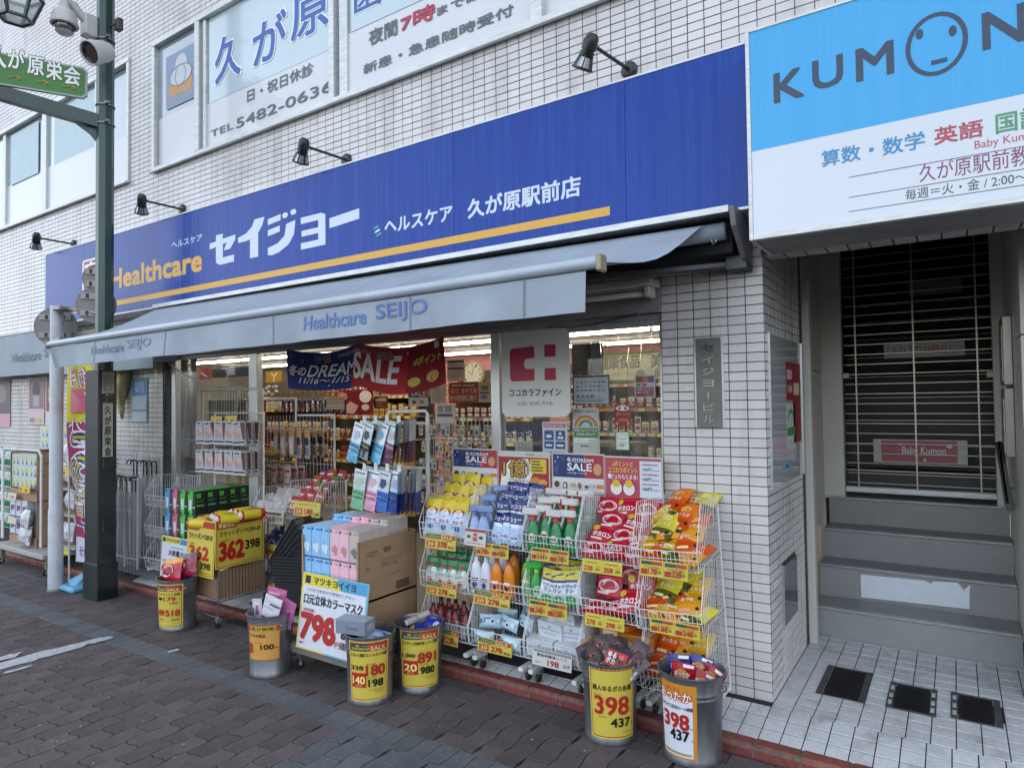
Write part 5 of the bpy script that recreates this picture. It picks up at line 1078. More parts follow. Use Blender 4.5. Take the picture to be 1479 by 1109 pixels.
# ---------------------------------------------------------------- wire basket racks
def price_el(big, small, dream=True, name=None, red='#b02426', half=False):
    el = [('r', .01, .01, .99, .99, '#a89a3c'), ('r', .02, .03, .98, .97, '#cdb94c')]
    if dream: el += [('r', .03, .68, .5, .94, '#2f4a40'), ('r', .5, .68, .97, .94, '#a83a28'), ('t', 'DREAM', .1, .74, .48, .88, '#c9c0a0', .01), ('t', 'SALE', .52, .72, .88, .9, '#e8d8a0', .02)]
    if name: el += [('t', name, .1, .56 if dream else .72, .9, .66 if dream else .84, '#4a4020', .01)]
    el += [('r', .06, .12, .34, .5, red), ('t', '20', .1, .2, .3, .42, '#e8d88a', .04), ('t', big, .42, .14, .72, .5, red, .06), ('t', small, .77, .12, .95, .3, '#2a2418', .03)]
    return el
def price2(b1, s1, b2, s2, dream=False):
    el = [('r', .01, .02, .99, .98, '#cdbb40'), ('r', .495, .04, .505, .96, '#a8983a')]
    for x, b, s_ in ((0, b1, s1), (.5, b2, s2)):
        if dream: el += [('r', x+.03, .7, x+.25, .92, '#2f4a40'), ('r', x+.25, .7, x+.47, .92, '#a83a28'), ('r', x+.03, .12, x+.16, .45, '#a8242a')]
        el += [('r', x+.08, .56 if dream else .72, x+.4, .6 if dream else .78, '#5a5024'), ('t', b, x+.05 if not dream else x+.18, .14, x+.27 if not dream else x+.37, .5, '#b02426', .05), ('t', s_, x+.34 if not dream else x+.39, .2, x+.45, .4, '#2a2418', .02), ('r', x+.34, .5, x+.46, .53, '#6a6030')]
    return el
def wcard(label, ll, ur, Y, el, back='#c9b84a', tilt=-.12, name='price_card'):
    a, b = aY(*ll, Y), aY(*ur, Y)
    if ll[1] > 640: a.z = aY(ur[0], ll[1], Y).z; b.z = aY(ll[0], ur[1], Y).z      # the numbers are the card's extent in the photo
    ey = Vector((0, math.sin(tilt)*-1, math.cos(tilt))); F = plane((a.x, Y-.01, a.z), (1, 0, 0), ey)
    o = sheet(name, None, F, b.x-a.x, b.z-a.z, el, th=.0015, back=back, loc=a, label=label, cat='price card')
    return o
XB = [-2.02, -1.64, -1.245, -.90, -.54, -.195]
ZL = [.775, .475, .18]
def basket_col(k, x0, x1, zl, label, lean=0., yb=-.06, yf=-.42, H=.25):
    t = thing('wire_basket_rack', label, 'rack', ((x0+x1)/2, (yf+yb)/2, -.02), group=None)
    g = .012
    x0 += .004; x1 -= .004
    for z in zl:
        q = MB(WHITEW); zb = z-.065; yl = yf
        side = [(yb, zb+.055), (yb, z+H), (yf+.10, z+H+.01), (yl-.005, z+.035), (yl+.01, zb)]
        for x in (x0, x1):
            for a, b in zip(side, side[1:]+side[:1]): q.wire((x, *a), (x, *b), .0026)
            n = 13
            for i in range(1, n):
                y = yb+(yl+.01-yb)*i/n
                # top of the side at this y
                if y > yf+.10: zt = z+H+.01*(yb-y)/(yb-yf-.1)
                else: zt = z+.035+(H-.025)*(y-yl+.005)/(.105)
                zbo = zb+.055*(y-yl)/(yb-yl); q.wire((x, y, zbo), (x, y, zt), .0016)
            q.wire((x, yb, z+H*.5), (x, yf+.055, z+H*.5), .0018)
        for (y, zz, r_) in ((yb, z+H, .0026), (yb, z+H*.5, .0018), (yl-.005, z+.035, .003), (yl, z-.005, .0022), (yl+.01, zb, .0026), (yb, zb+.055, .0024), ((yb+yl)/2, zb+.028, .002)): q.wire((x0, y, zz), (x1, y, zz), r_)
        n = 15
        for i in range(1, n):
            x = x0+(x1-x0)*i/n; q.tube(((x, yl-.005, z+.035), (x, yl+.01, zb), (x, yb, zb+.055)), .0016, 4, caps=False); q.wire((x, yb, zb+.055), (x, yb, z+H), .0016)
        q.build('basket', t)
    q = MB(WHITEW)
    for x in (x0, x1):
        q.tube(((x, yb+.012, .03), (x, yb+.012, zl[0]+H+.01)), .006, 6); q.tube(((x, yb+.01, .045), (x, yf+.06, .045)), .008, 6)
    q.build('upright', t)
    for x in (x0+.03, x1-.03):
        q = MB(mat('caster_steel', (.5, .5, .5), rough=.3, metal=.8)); y = yf+.11; q.box((x-.016, y-.1, .025), (x+.016, y+.02, .05), WHITEW, bev=.004); q.box((x-.014, y-.02, -.0), (x+.014, y+.02, .025)); q.T = Matrix.Translation((x, y-.01, fz(x, y)+.027)) @ Matrix.Rotation(R(90), 4, 'Y'); q.lathe([(0, -.008), (.025, -.008), (.027, 0), (.025, .008), (0, .008)], 12, m=RUB); q.T = None; q.build('caster', t)
    if lean: t.rotation_euler = (0, lean, 0)
    return t
names = ['white wire basket rack holding yellow topped detergent refills', 'white wire basket rack holding blue sprays and blue pouches', 'white wire basket rack holding green spray bottles', 'white wire basket rack holding crimson hand warmer packs', 'white wire basket rack of orange pouches at the tiled pillar']
racks = [basket_col(k, XB[k], XB[k+1], ZL, names[k], lean=-.05 if k == 4 else 0.) for k in range(5)]
rb_ = random.Random(5)
def heap(proto, col, tier, spots, label, group, sc=1.06, lean=-.25, dz=0.):
    """spots: (fx across 0..1, fy depth 0 front..1 back, dz, rx, ry, rz)"""
    for s_ in spots:
        fx_, fy_, hz, rx, ry, rz = s_
        x = XB[col]+.03+(XB[col+1]-XB[col]-.06)*fx_; y = -.395+.29*fy_; z = ZL[tier]-.05+.045*fy_+hz
        if col == 4: x = x*.86-.37*.14-.045*z
        put(proto, (x, y, z), (rx, ry, rz), label, group, sc)
def rows(nx, ny, dz, rx, jx=.05, jr=.1, x0=.0, x1=1., y0=0., y1=1., s=1):
    r = random.Random(s); out = []
    for j in range(ny):
        for i in range(nx):
            out.append((x0+(x1-x0)*(i+.5)/nx+r.uniform(-jx, jx)*.3, y0+(y1-y0)*(j/max(1, ny-1) if ny > 1 else 0), dz*j+r.uniform(0, .01), rx+r.uniform(-jr, jr), r.uniform(-jr, jr), r.uniform(-jr, jr)))
    return out
# 1-1 detergent refills
P1 = mk(pouch(.125, .21, .055, [(.10, '#d8e2f0'), (.72, '#c3d3ea'), (1, '#d8c02c')], [('c', .5, .66, .36, .13, '#a83440'), ('c', .5, .62, .3, .1, '#d8dfe8'), ('t', 'アリエール', .18, .36, .82, .46, '#b02838', .05), ('c', .5, .24, .16, .08, '#3a6ab8'), ('r', .1, .3, .9, .33, '#5a86c8')]), 'refill_pouch', 'pouch', 'yellow topped detergent refills')
heap(P1, 0, 0, rows(3, 1, 0, -.28, s=1)+rows(3, 1, 0, -.2, y0=.3, y1=.3, s=2)[:3]+[(a, b, c+.055, d, e, f) for a, b, c, d, e, f in rows(3, 1, 0, -.2, y0=.55, y1=.55, s=3)]+[(a, b, c+.10, d, e, f) for a, b, c, d, e, f in rows(3, 1, 0, -.2, y0=.85, y1=.85, s=4)], 'yellow topped pale blue detergent refill in the top left wire basket', 'yellow topped detergent refills')
# 1-2 green bottles-shaped pouches
P2 = mk(pouch(.10, .17, .05, [(.72, '#d9e2da'), (1, '#1f7a44')], [('r', .02, .0, .3, .8, '#1f7a44'), ('r', .7, .0, .98, .8, '#1f7a44'), ('r', .25, .72, .75, .84, '#8a2a34'), ('t', 'ワイド\nハイター', .2, .38, .8, .68, '#22365a', .05), ('c', .5, .2, .2, .1, '#b8385a')]), 'refill_pouch', 'pouch', 'green bleach refills')
heap(P2, 0, 1, rows(4, 1, 0, -.12, s=5)+rows(4, 1, 0, -.1, y0=.35, y1=.35, s=6)+rows(4, 1, 0.0, -.1, y0=.7, y1=.7, s=7), 'green and white bleach refill in the middle left wire basket', 'green bleach refills', .95)
P3 = mk(bottle([(0, 0), (.028, .002), (.03, .01), (.03, .09), (.024, .115), (.013, .13), (.013, .155), (0, .156)], '#8a8d92', '#3a1418', .125, .05, .07, [('p', [(.1, .1), (.5, .9), (.9, .1)], '#c9ccd2'), ('r', .1, .75, .9, .95, '#7a2028')], band=(.09, .12, '#7a1c26')), 'bottle', 'bottle', 'silver and maroon bottles')
heap(P3, 0, 2, rows(5, 2, 0, -.1, y0=0, y1=.35, s=8), 'silver bottle with maroon shoulder in the bottom left wire basket', 'silver and maroon bottles')
# 2-1
P4 = mk(spray('#9db4dc', '#8fa5cc', '#5a6f9e', el=[('c', .5, .5, .36, .3, '#d8dfec'), ('r', .2, .45, .8, .58, '#b03a5a'), ('r', .3, .3, .7, .36, '#3a5a9a')]), 'spray_bottle', 'spray bottle', 'pale blue spray bottles')
heap(P4, 1, 0, [(.05, .0, 0, -.05, 0, -2.6), (.22, .03, 0, -.1, 0, -2.8), (.10, .42, .03, -.1, .05, -2.9), (.2, .75, .06, 0, 0, .3)], 'pale blue spray bottle beside the dark blue pouches', 'pale blue spray bottles', .95)
P5 = mk(pouch(.085, .17, .035, [(.55, '#a9c6ea'), (.62, '#dfe6f2'), (1, '#1c2f74')], [('c', .5, .25, .32, .16, '#dbe6f6'), ('t', 'シュー', .12, .74, .9, .9, '#e8ecf6', .06), ('p', [(.1, .55), (.9, .66), (.9, .72), (.1, .6)], '#22408a'), ('r', .25, .2, .75, .26, '#4a7ac0')]), 'refill_pouch', 'pouch', 'dark blue topped refills')
heap(P5, 1, 0, rows(3, 1, 0, -.25, x0=.35, x1=1, s=9)+[(a, b, c+.045, d, e, f) for a, b, c, d, e, f in rows(3, 1, 0, -.2, x0=.33, x1=1, y0=.3, y1=.3, s=10)]+[(a, b, c+.08, d, e, f) for a, b, c, d, e, f in rows(4, 1, 0, -.2, x0=.3, x1=1, y0=.58, y1=.58, s=11)]+[(a, b, c+.11, d, e, f) for a, b, c, d, e, f in rows(4, 1, 0, -.2, x0=.25, x1=1, y0=.85, y1=.85, s=12)], 'dark blue topped pale pouch leaning in the second top basket', 'dark blue topped refills')
prof = [(0, 0), (.033, .002), (.036, .012), (.036, .10), (.034, .135), (.024, .165), (.013, .178), (.013, .205), (0, .206)]
P6 = mk(bottle(prof, '#d8801c', '#b04a14', .176, .055, .085, [('c', .5, .45, .42, .38, '#c8501c'), ('r', .15, .62, .85, .8, '#f0e8e0'), ('c', .5, .42, .2, .14, '#2a2420'), ('r', .2, .15, .8, .25, '#e8a040')]), 'dish_soap_bottle', 'bottle', 'orange dish soap bottles')
heap(P6, 1, 1, [(.50, .0, 0, 0, 0, .1), (.76, .0, 0, 0, 0, -.1), (.6, .45, 0, 0, 0, 0)], 'orange dish soap bottle with white label in the second basket', 'orange dish soap bottles')
P7 = mk(bottle(prof, '#d5d9e2', '#c9ced8', .176, .055, .085, [('r', .1, .6, .9, .8, '#8a2438'), ('c', .5, .35, .3, .2, '#243a7a'), ('r', .1, .05, .9, .12, '#243a7a')]), 'dish_soap_bottle', 'bottle', 'white and navy bottles')
heap(P7, 1, 1, [(.06, .0, 0, 0, 0, .1), (.27, .0, 0, 0, 0, .0), (.15, .45, 0, 0, 0, 0), (.33, .5, 0, 0, 0, 0)], 'white bottle with navy and red label beside the orange ones', 'white and navy bottles')
P8 = mk(bottle(prof, '#7fb02c', '#4a8a24', .176, .055, .085, [('c', .5, .45, .4, .36, '#5a9a24'), ('r', .15, .62, .85, .8, '#f0f0e0')]), 'dish_soap_bottle', 'bottle', 'x'); 
P8.pop('group', None)
heap(P8, 1, 1, [(.99, .25, 0, 0, 0, 0)], 'lime green dish soap bottle right of the orange ones', None)
P9 = mk(pouch(.135, .075, .075, [(.2, '#a9cfe2'), (.8, '#b9dcec'), (1, '#c6e2ee')], [('p', [(.06, .3), (.3, .45), (.3, .8), (.06, .6)], '#6a2c6a'), ('c', .62, .5, .09, .22, '#e8f2f6'), ('c', .62, .5, .05, .12, '#20303a'), ('c', .85, .55, .07, .16, '#e8f2f6'), ('r', .35, .65, .5, .75, '#3a7aa0')], ny=5), 'wipe_pack', 'pack', 'pale blue wet wipe packs')
heap(P9, 1, 2, [(.2, .0, 0, 0, 0, .1), (.78, .0, 0, 0, 0, -.05), (.2, .25, .06, -.3, 0, .4), (.55, .3, .06, -.2, .1, -.2), (.85, .4, .075, -.2, .1, -.5), (.3, .7, .05, 0, 0, .1), (.8, .75, .10, -.1, .1, .1)], 'pale blue wet wipe pack in the bottom of the second rack', 'pale blue wet wipe packs')
# 3
P10 = mk(spray('#1f8048', '#d6d6d2', '#b82c2c', el=[('c', .5, .55, .36, .28, '#cfe0d4'), ('r', .22, .5, .78, .62, '#b02838'), ('r', .25, .34, .75, .42, '#24507a'), ('r', .2, .1, .8, .2, '#2f9a5c')]), 'spray_bottle', 'spray bottle', 'green spray bottles')
heap(P10, 2, 0, [(.1, .0, 0, 0, 0, .1), (.36, .06, .015, 0, 0, .0), (.62, .0, .0, 0, 0, -.15), (.9, .05, 0, 0, 0, .05), (.2, .42, .03, 0, 0, .1), (.48, .45, .035, 0, 0, .05), (.76, .42, .03, 0, 0, .05), (.15, .8, .05, 0, 0, .0), (.42, .82, .05, 0, 0, .0), (.68, .8, .05, 0, 0, .05), (.93, .8, .05, 0, 0, .1)], 'green cleaner spray bottle with red collar and white trigger', 'green spray bottles', 1.0)
P11 = mk(spray('#2f9a4c', '#4ab84a', '#7ac83a', el=[('c', .5, .5, .4, .34, '#c9dca8'), ('r', .2, .4, .8, .55, '#3a7a3a')]), 'spray_bottle', 'spray bottle', 'x'); P11.pop('group', None)
heap(P11, 2, 1, [(.1, .1, 0, 0, 0, .6)], 'bright green spray bottle left of the yellow topped refills', None, .95)
P12 = mk(pouch(.115, .185, .045, [(.12, '#3a9a4a'), (.7, '#c9d2dc'), (1, '#c9b82a')], [('c', .5, .5, .4, .2, '#dfe4ea'), ('t', 'マジック', .16, .52, .86, .62, '#22366a', .05), ('t', 'リン', .3, .4, .7, .5, '#22366a', .05), ('c', .5, .2, .3, .12, '#3f9a4c'), ('r', .1, .68, .9, .74, '#22366a'), ('p', [(.2, .8), (.8, .9), (.8, .94), (.2, .85)], '#22366a')]), 'refill_pouch', 'pouch', 'yellow topped cleaner refills')
heap(P12, 2, 1, [(.38, .0, 0, -.2, .15, .1), (.68, .0, 0, -.15, -.1, 0), (.95, .02, .01, -.15, -.15, -.1), (.5, .35, .02, -.15, .1, 0), (.8, .4, .02, -.1, 0, 0), (.3, .6, .02, 0, 0, 0)], 'yellow topped kitchen cleaner refill in the third rack', 'yellow topped cleaner refills')
P13 = mk(carton(.155, .085, .10, '#cfd3da', '#c2c7cf', '#d8dbe0', [('r', .1, .5, .9, .62, '#aab2be'), ('r', .25, .25, .75, .32, '#9aa4b4'), ('c', .5, .75, .06, .1, '#a0a8b4')]), 'sheet_pack', 'pack', 'plain white sheet packs')
heap(P13, 2, 2, [(.2, .0, 0, 0, 0, .08), (.8, .0, 0, 0, 0, -.1), (.3, .25, .075, .15, .05, -.1), (.75, .3, .07, .1, 0, .2), (.5, .35, .14, .3, .1, .1)], 'plain white emergency sheet pack in the bottom basket', 'plain white sheet packs')
# 4 crimson packs
P14 = mk(pouch(.13, .105, .03, [(1, '#b8182e')], [('r', .06, .1, .94, .9, '#c01c34'), ('c', .5, .5, .4, .3, '#e8c8cc'), ('t', 'ホカロン', .16, .38, .84, .62, '#b01428', .08), ('r', .1, .12, .55, .22, '#e4ccd0')], ny=5), 'warmer_pack', 'pack', 'crimson hand warmer packs')
P15 = mk(pouch(.13, .105, .03, [(1, '#b8182e')], [('r', .06, .1, .94, .9, '#c01c34'), ('t', 'ホカロン', .14, .3, .86, .55, '#f0e4e6', .08), ('c', .2, .76, .14, .16, '#d8c23a'), ('r', .1, .12, .55, .22, '#e4ccd0')], ny=5), 'warmer_pack', 'pack', 'crimson hand warmer packs')
sp = [(.15, .0, 0, -.9, .1, .1), (.55, .0, .01, -.9, -.1, -.1), (.9, .0, 0, -.9, .1, -.2), (.2, .25, .05, -.8, .2, .2), (.6, .28, .05, -.8, 0, 0), (.95, .25, .05, -.8, -.2, .1), (.3, .5, .10, -.7, .1, .2), (.72, .5, .10, -.8, .2, -.1), (.12, .75, .15, -.6, 0, .1), (.5, .78, .15, -.6, -.1, 0), (.88, .75, .15, -.6, .1, -.1)]
heap(P14, 3, 0, sp[::2], 'crimson hand warmer pack with white oval in the fourth top basket', 'crimson hand warmer packs'); heap(P15, 3, 0, sp[1::2], 'crimson hand warmer pack with yellow dot in the fourth top basket', 'crimson hand warmer packs')
heap(P14, 3, 1, [(.15, .0, 0, -1.2, 0, .1), (.55, .05, .01, -1.2, 0, -.2), (.30, .35, .05, -.35, .05, .0), (.15, .7, .05, -.2, .05, .1), (.6, .75, .07, -.3, 0, -.1), (.35, .9, .1, -.1, 0, 0)], 'crimson hand warmer pack in the middle basket of the fourth rack', 'crimson hand warmers in the middle basket', 1.15); heap(P15, 3, 1, [(.82, .08, .03, -.7, -.15, -.1), (.9, .5, .06, -.2, -.1, .1)], 'crimson hand warmer pack in the middle basket of the fourth rack', 'crimson hand warmers in the middle basket', 1.2)
for k, (c, c2, fx_, fy, dz_, rz, lb) in enumerate((('#d09a1c', '#d8a824', .1, .15, 0, .1, 'yellow carton low in the fourth rack, front left'), ('#cf6a1c', '#d8781f', .35, .5, .05, -.1, 'orange carton standing at the back of the fourth rack'), ('#d88a1c', '#c8761a', .85, .35, .03, .05, 'amber carton low in the fourth rack, right'))):
    o = mk(carton(.17, .13 if k else .1, .1, c, c2, None, [('r', .1, .5, .6, .7, '#e8dcc8'), ('c', .8, .4, .08, .12, '#3a2a14')]), 'carton', 'carton', 'x'); o.pop('group', None); heap(o, 3, 2, [(fx_, fy, dz_, 0, 0, rz)], lb, None)
# 5 orange and yellow pouches
oc = [('#d85a14', '#e07a1c', '#c84a10'), ('#d8a81c', '#e0b82c', '#c8901a'), ('#d8901c', '#d05a18', '#e09a2c'), ('#c8c02a', '#d8cc3a', '#5a5a24')]
OP = []
for k, (c1, c2, c3) in enumerate(oc):
    OP.append(mk(pouch(.135, .17, .04, [(.28, c3), (.6, c1), (1, c2)], [('c', .5, .72, .22, .12, '#f0d080' if k % 2 else '#f0b060'), ('c', .78, .2, .07, .05, '#2a1a10'), ('t', 'あったか', .2, .42, .8, .54, '#f4e4c8', .04), ('r', .15, .1, .55, .18, '#e8a890' if k == 2 else '#f0dca0')], mf=lambda h: mat('film_'+h.strip('#'), h, rough=.18, var=.08, bump=.5, bscale=22)), 'warmer_pouch', 'pouch', 'orange and yellow heat pad pouches'))
ly = []
r5 = random.Random(8)
for j in range(6):
    for i in range(3): ly.append((.16+.34*i+r5.uniform(-.06, .06), .0+.17*j, .02+.034*j+r5.uniform(0, .016), -1.05+r5.uniform(-.2, .2), r5.uniform(-.2, .2), r5.uniform(-.4, .4)))
for k, s_ in enumerate(ly): heap(OP[(k*3+k//4) % 4], 4, 0, [s_], ['orange', 'amber', 'orange red', 'lime yellow'][(k*3+k//4) % 4]+' heat pad pouch heaped in the top right basket', 'heat pad pouches in the top right basket')
for k, s_ in enumerate(ly[:11]): heap(OP[(k*5+1) % 4], 4, 1, [(s_[0]*.95, s_[1], s_[2]*.8, s_[3], s_[4]*1.3, s_[5])], ['orange', 'amber', 'orange red', 'lime yellow'][(k*5+1) % 4]+' heat pad pouch in the middle right basket', 'heat pad pouches in the middle right basket')
for k, s_ in enumerate(ly[:11]): heap(OP[(k*2) % 3], 4, 2, [(s_[0]*.95, s_[1], s_[2]*.9, s_[3], s_[4], s_[5]*.5)], 'orange heat pad pouch in the bottom right basket', 'heat pad pouches in the bottom right basket')
# price cards on the basket lips
Yc = -.44
C = [((615, 796), (659, 768), price_el('378', '415', name='アリエール詰替'), 'yellow price card reading 378 under the yellow topped refills'),
 ((688, 807), (735, 782), price2('298', '327', '438', '481', True), 'double yellow price card under the blue sprays'),
 ((768, 815), (822, 789), price2('244', '268', '178', '195', True), 'double yellow price card under the green sprays'),
 ((842, 832), (899, 805), price2('238', '261', '258', '283'), 'plain double yellow price card under the top crimson packs'),
 ((925, 839), (994, 806), price2('178', '195', '228', '250', True), 'double yellow price card under the top orange pouches'),
 ((617, 864), (660, 837), price_el('278', '305', name='ワイドハイター'), 'yellow price card reading 278 under the green refills'),
 ((685, 880), (737, 850), price_el('278', '305', name='キュキュット'), 'yellow price card reading 278 under the orange bottles'),
 ((765, 895), (819, 864), price2('248', '272', '258', '283', True), 'double yellow price card under the yellow topped cleaners'),
 ((846, 912), (902, 883), price2('278', '305', '298', '327'), 'plain double yellow price card under the middle crimson packs'),
 ((940, 924), (1011, 891), price2('188', '206', '248', '272', True), 'double yellow price card under the middle orange pouches'),
 ((642, 934), (662, 907), price_el('230', '253'), 'small yellow price card partly behind the galvanised bin'),
 ((691, 949), (740, 918), price_el('278', '305', name='除菌シート'), 'yellow price card reading 278 under the wet wipes')]
for ll, ur, el, lb in C: wcard(lb, ll, ur, Yc, el)
wcard('white price card reading 198 under the plain white packs', (770, 971), (826, 934), Yc, [('r', .02, .8, .98, .96, '#8a8a86'), ('t', '緊急時簡易シート', .12, .56, .88, .74, '#2a2a2a', .04), ('t', '198', .4, .12, .68, .44, '#b02430', .06), ('t', '217', .8, .2, .95, .38, '#2a2a2a', .03), ('r', .08, .2, .2, .26, '#8a8a86')], '#c9c9c6')
wcard('white and red coupon card hanging between the first two racks', (672, 790), (702, 763), Yc-.005, [('r', 0, .86, 1, 1, '#a82a34'), ('c', .2, .55, .1, .1, '#2f5a3a'), ('c', .5, .7, .1, .1, '#b03a3a'), ('c', .78, .55, .1, .1, '#3a3a3a'), ('r', .4, .3, .6, .55, '#c04a3a'), ('r', .1, .15, .9, .2, '#8a8a86')], '#c9c5c0', name='coupon_card')
wcard('yellow sticker on the foot of the orange pouch rack', (954, 990), (962, 950), -.42, [], '#c9b82a')

# ---------------------------------------------------------------- galvanised bins
BPROF = [(.0, 0), (.128, 0), (.132, .004), (.132, .028), (.129, .034), (.1335, .20), (.137, .285), (.139, .288), (.139, .294), (.1375, .298), (.1385, .308), (.141, .311), (.141, .317), (.1395, .321), (.148, .385), (.153, .387), (.154, .392), (.149, .395), (.145, .388), (.136, .28), (.128, .03), (0, .028)]
def bin_(x, y, label, el, a0, aw, z0, z1, back, sc=1.):
    z = gz(x)+.001
    t = thing('galvanised_bin', label, 'bin', (x, y, z))
    q = MB(GALV); q.sm = True; q.lathe([(r*sc, h*sc) for r, h in BPROF], 40, (x, y, z)); q.build('bin_body', t, auto=True)
    q = MB(GALV); q.box((x-.137*sc-.001, y-.012, z+.03), (x-.133*sc, y-.006, z+.36*sc)); 
    for s_ in (-1, 1):
        a = R(8); c = Vector((x+s_*.147*sc*math.cos(a), y-.01, z+.335*sc)); q.tube([c+Vector((s_*.016*abs(math.sin(k*math.pi/6)), .030*math.cos(k*math.pi/6), -.006+.006*math.cos(k))) for k in range(7)], .0035, 5)
    q.build('handle', t)
    w = aw*.142*sc; zc = lambda h: .1335+(h/sc-.2)*.052 if h/sc > .2 else .1295+(h/sc-.03)*.024
    F0 = cyl((x, y, z), (zc(z0)+.0025)*sc, (zc(z1)+.0035)*sc, z0, z1, a0-aw/2)
    sheet('price_poster', t, F0, w, z1-z0, el, th=.0008, nx=12, back=back)
    return Vector((x, y, z))
def frame_el(bg='#cdb94c', rim='#a8302a'): return [('r', .0, 0, 1, 1, '#d6c458'), ('r', .03, .02, .97, .98, rim), ('r', .05, .035, .95, .965, bg)]
def dreamhdr(y0=.84): return [('r', .05, y0, .5, .965, '#2f4a3c'), ('r', .5, y0, .95, .965, '#a8382c'), ('t', '冬のDREAM', .1, y0+.02, .52, y0+.065, '#e0d080', .02), ('t', 'SALE', .55, y0+.015, .88, y0+.075, '#e8d88a', .04), ('c', .25, y0+.09, .05, .02, '#c08a3c'), ('r', .35, y0+.085, .8, y0+.095, '#c98a6a')]
RD, BK = '#b0241e', '#1c1a14'
e5 = frame_el()+[('p', [(.05, .88), (.45, .88), (.5, .86), (.95, .86), (.95, .965), (.05, .965)], '#b03a26'), ('t', '婦人ゆるポカ各種', .08, .68, .9, .76, BK, .04), ('t', '本体価格', .1, .61, .26, .63, RD, .01), ('t', '398', .12, .35, .84, .60, RD, .04), ('t', '円', .87, .36, .92, .39, RD, 0), ('t', '税込価格', .2, .305, .36, .325, BK, .0), ('t', '437', .46, .18, .88, .30, BK, .05), ('t', '円', .9, .19, .94, .215, BK, 0), ('r', .7, .1, .9, .105, BK)]
b5 = bin_(-.66, -.535, 'galvanised bin full of film wrapped socks with yellow price poster', e5, R(-60), 1.68, .035, .375, '#cdb94c', .98)
e6 = [('r', 0, 0, 1, 1, '#c9882c'), ('r', 0, .025, .9, .79, '#d8dae4'), ('t', 'あったか', .0, .77, .86, .90, '#a8201c', .14), ('t', 'あったか', .0, .77, .86, .90, '#f0ece8', .03), ('t', 'あしもと', .22, .90, .62, .95, '#c9482c', .03), ('t', 'パンパックス足ぽかシート8時間', .0, .66, .9, .715, BK, .03), ('t', '398', .1, .40, .80, .60, RD, .05), ('t', '円', .84, .41, .89, .44, RD, 0), ('t', '437', .30, .25, .80, .385, BK, .05), ('t', '円', .85, .25, .89, .28, BK, 0), ('r', .05, .07, .86, .085, '#7fa85a'), ('r', .05, .055, .86, .065, '#c9882c')]
b6 = bin_(-.25, -.51, 'galvanised bin at the pillar with white and orange price poster', e6, R(-100), 1.25, .035, .37, '#c9882c', 1.02)
def e34(n, a, b, c, d, nm): return frame_el()+dreamhdr()+[('t', nm, .07, .75, .93, .81, BK, .03), ('t', a, .07, .53, .38, .60, BK, .04), ('r', .08, .24, .44, .48, RD), ('t', b, .11, .30, .41, .42, '#e8dc90', .05), ('t', '円引き', .18, .255, .34, .285, '#e8dc90', .0), ('t', '本体価格', .46, .62, .66, .64, RD, .0), ('t', c, .45, .44, .88, .61, RD, .05), ('t', '税込価格', .48, .40, .68, .42, BK, .0), ('t', d, .5, .25, .84, .37, BK, .05), ('r', .5, .2, .9, .204, BK), ('r', .65, .16, .85, .166, BK)]
b4 = bin_(-1.87, -.60, 'rear galvanised bin beside the wire racks, dark blue packs inside', e34(4, '1,000', '20', '891', '980', 'ファブリーズ消臭芳香 シアーズ各種'), R(-46), 1.75, .04, .37, '#cdb94c', .97)
b3 = bin_(-2.01, -.86, 'front galvanised bin beside the mask board, grey wipes box on top', e34(3, '338', '140', '180', '198', 'エコロール 除菌アルコール ボックス各種'), R(-49), 1.7, .03, .36, '#cdb94c', .96)
e2 = [('r', 0, 0, 1, 1, '#c06a2c'), ('r', 0, .02, .97, .98, '#cf9a4c'), ('r', 0, .82, .97, .98, '#b83a26'), ('r', .1, .83, .9, .965, '#c9b04a'), ('t', '処分価格!!', .14, .85, .9, .95, BK, .05), ('t', 'こちらの商品', .0, .66, .58, .76, BK, .03), ('t', '33', .0, .2, .16, .46, RD, .05), ('t', '税込価格', .26, .5, .46, .53, BK, .0), ('t', '100', .44, .32, .82, .46, BK, .05), ('r', .86, .33, .92, .36, BK)]
b2 = bin_(-2.83, -.92, 'galvanised bin with orange clearance poster and pink packets', e2, R(-58), 1.5, .115, .33, '#cf9a4c', .97)
e1 = frame_el()+dreamhdr()+[('t', 'キットカットミニ 各種', .08, .75, .9, .81, BK, .02), ('t', '179', .42, .62, .78, .72, RD, .04), ('r', .2, .64, .36, .7, BK), ('t', '193', .62, .55, .82, .60, BK, .01), ('t', '349', .06, .28, .42, .42, RD, .04), ('t', '518', .48, .28, .9, .42, RD, .05), ('t', '376', .2, .17, .38, .22, BK, .01), ('t', '559', .66, .17, .88, .22, BK, .01)]
b1 = bin_(-4.21, -.74, 'galvanised bin with crimson chocolate bags and yellow price poster', e1, R(-66), 1.7, .03, .355, '#cdb94c', .97)
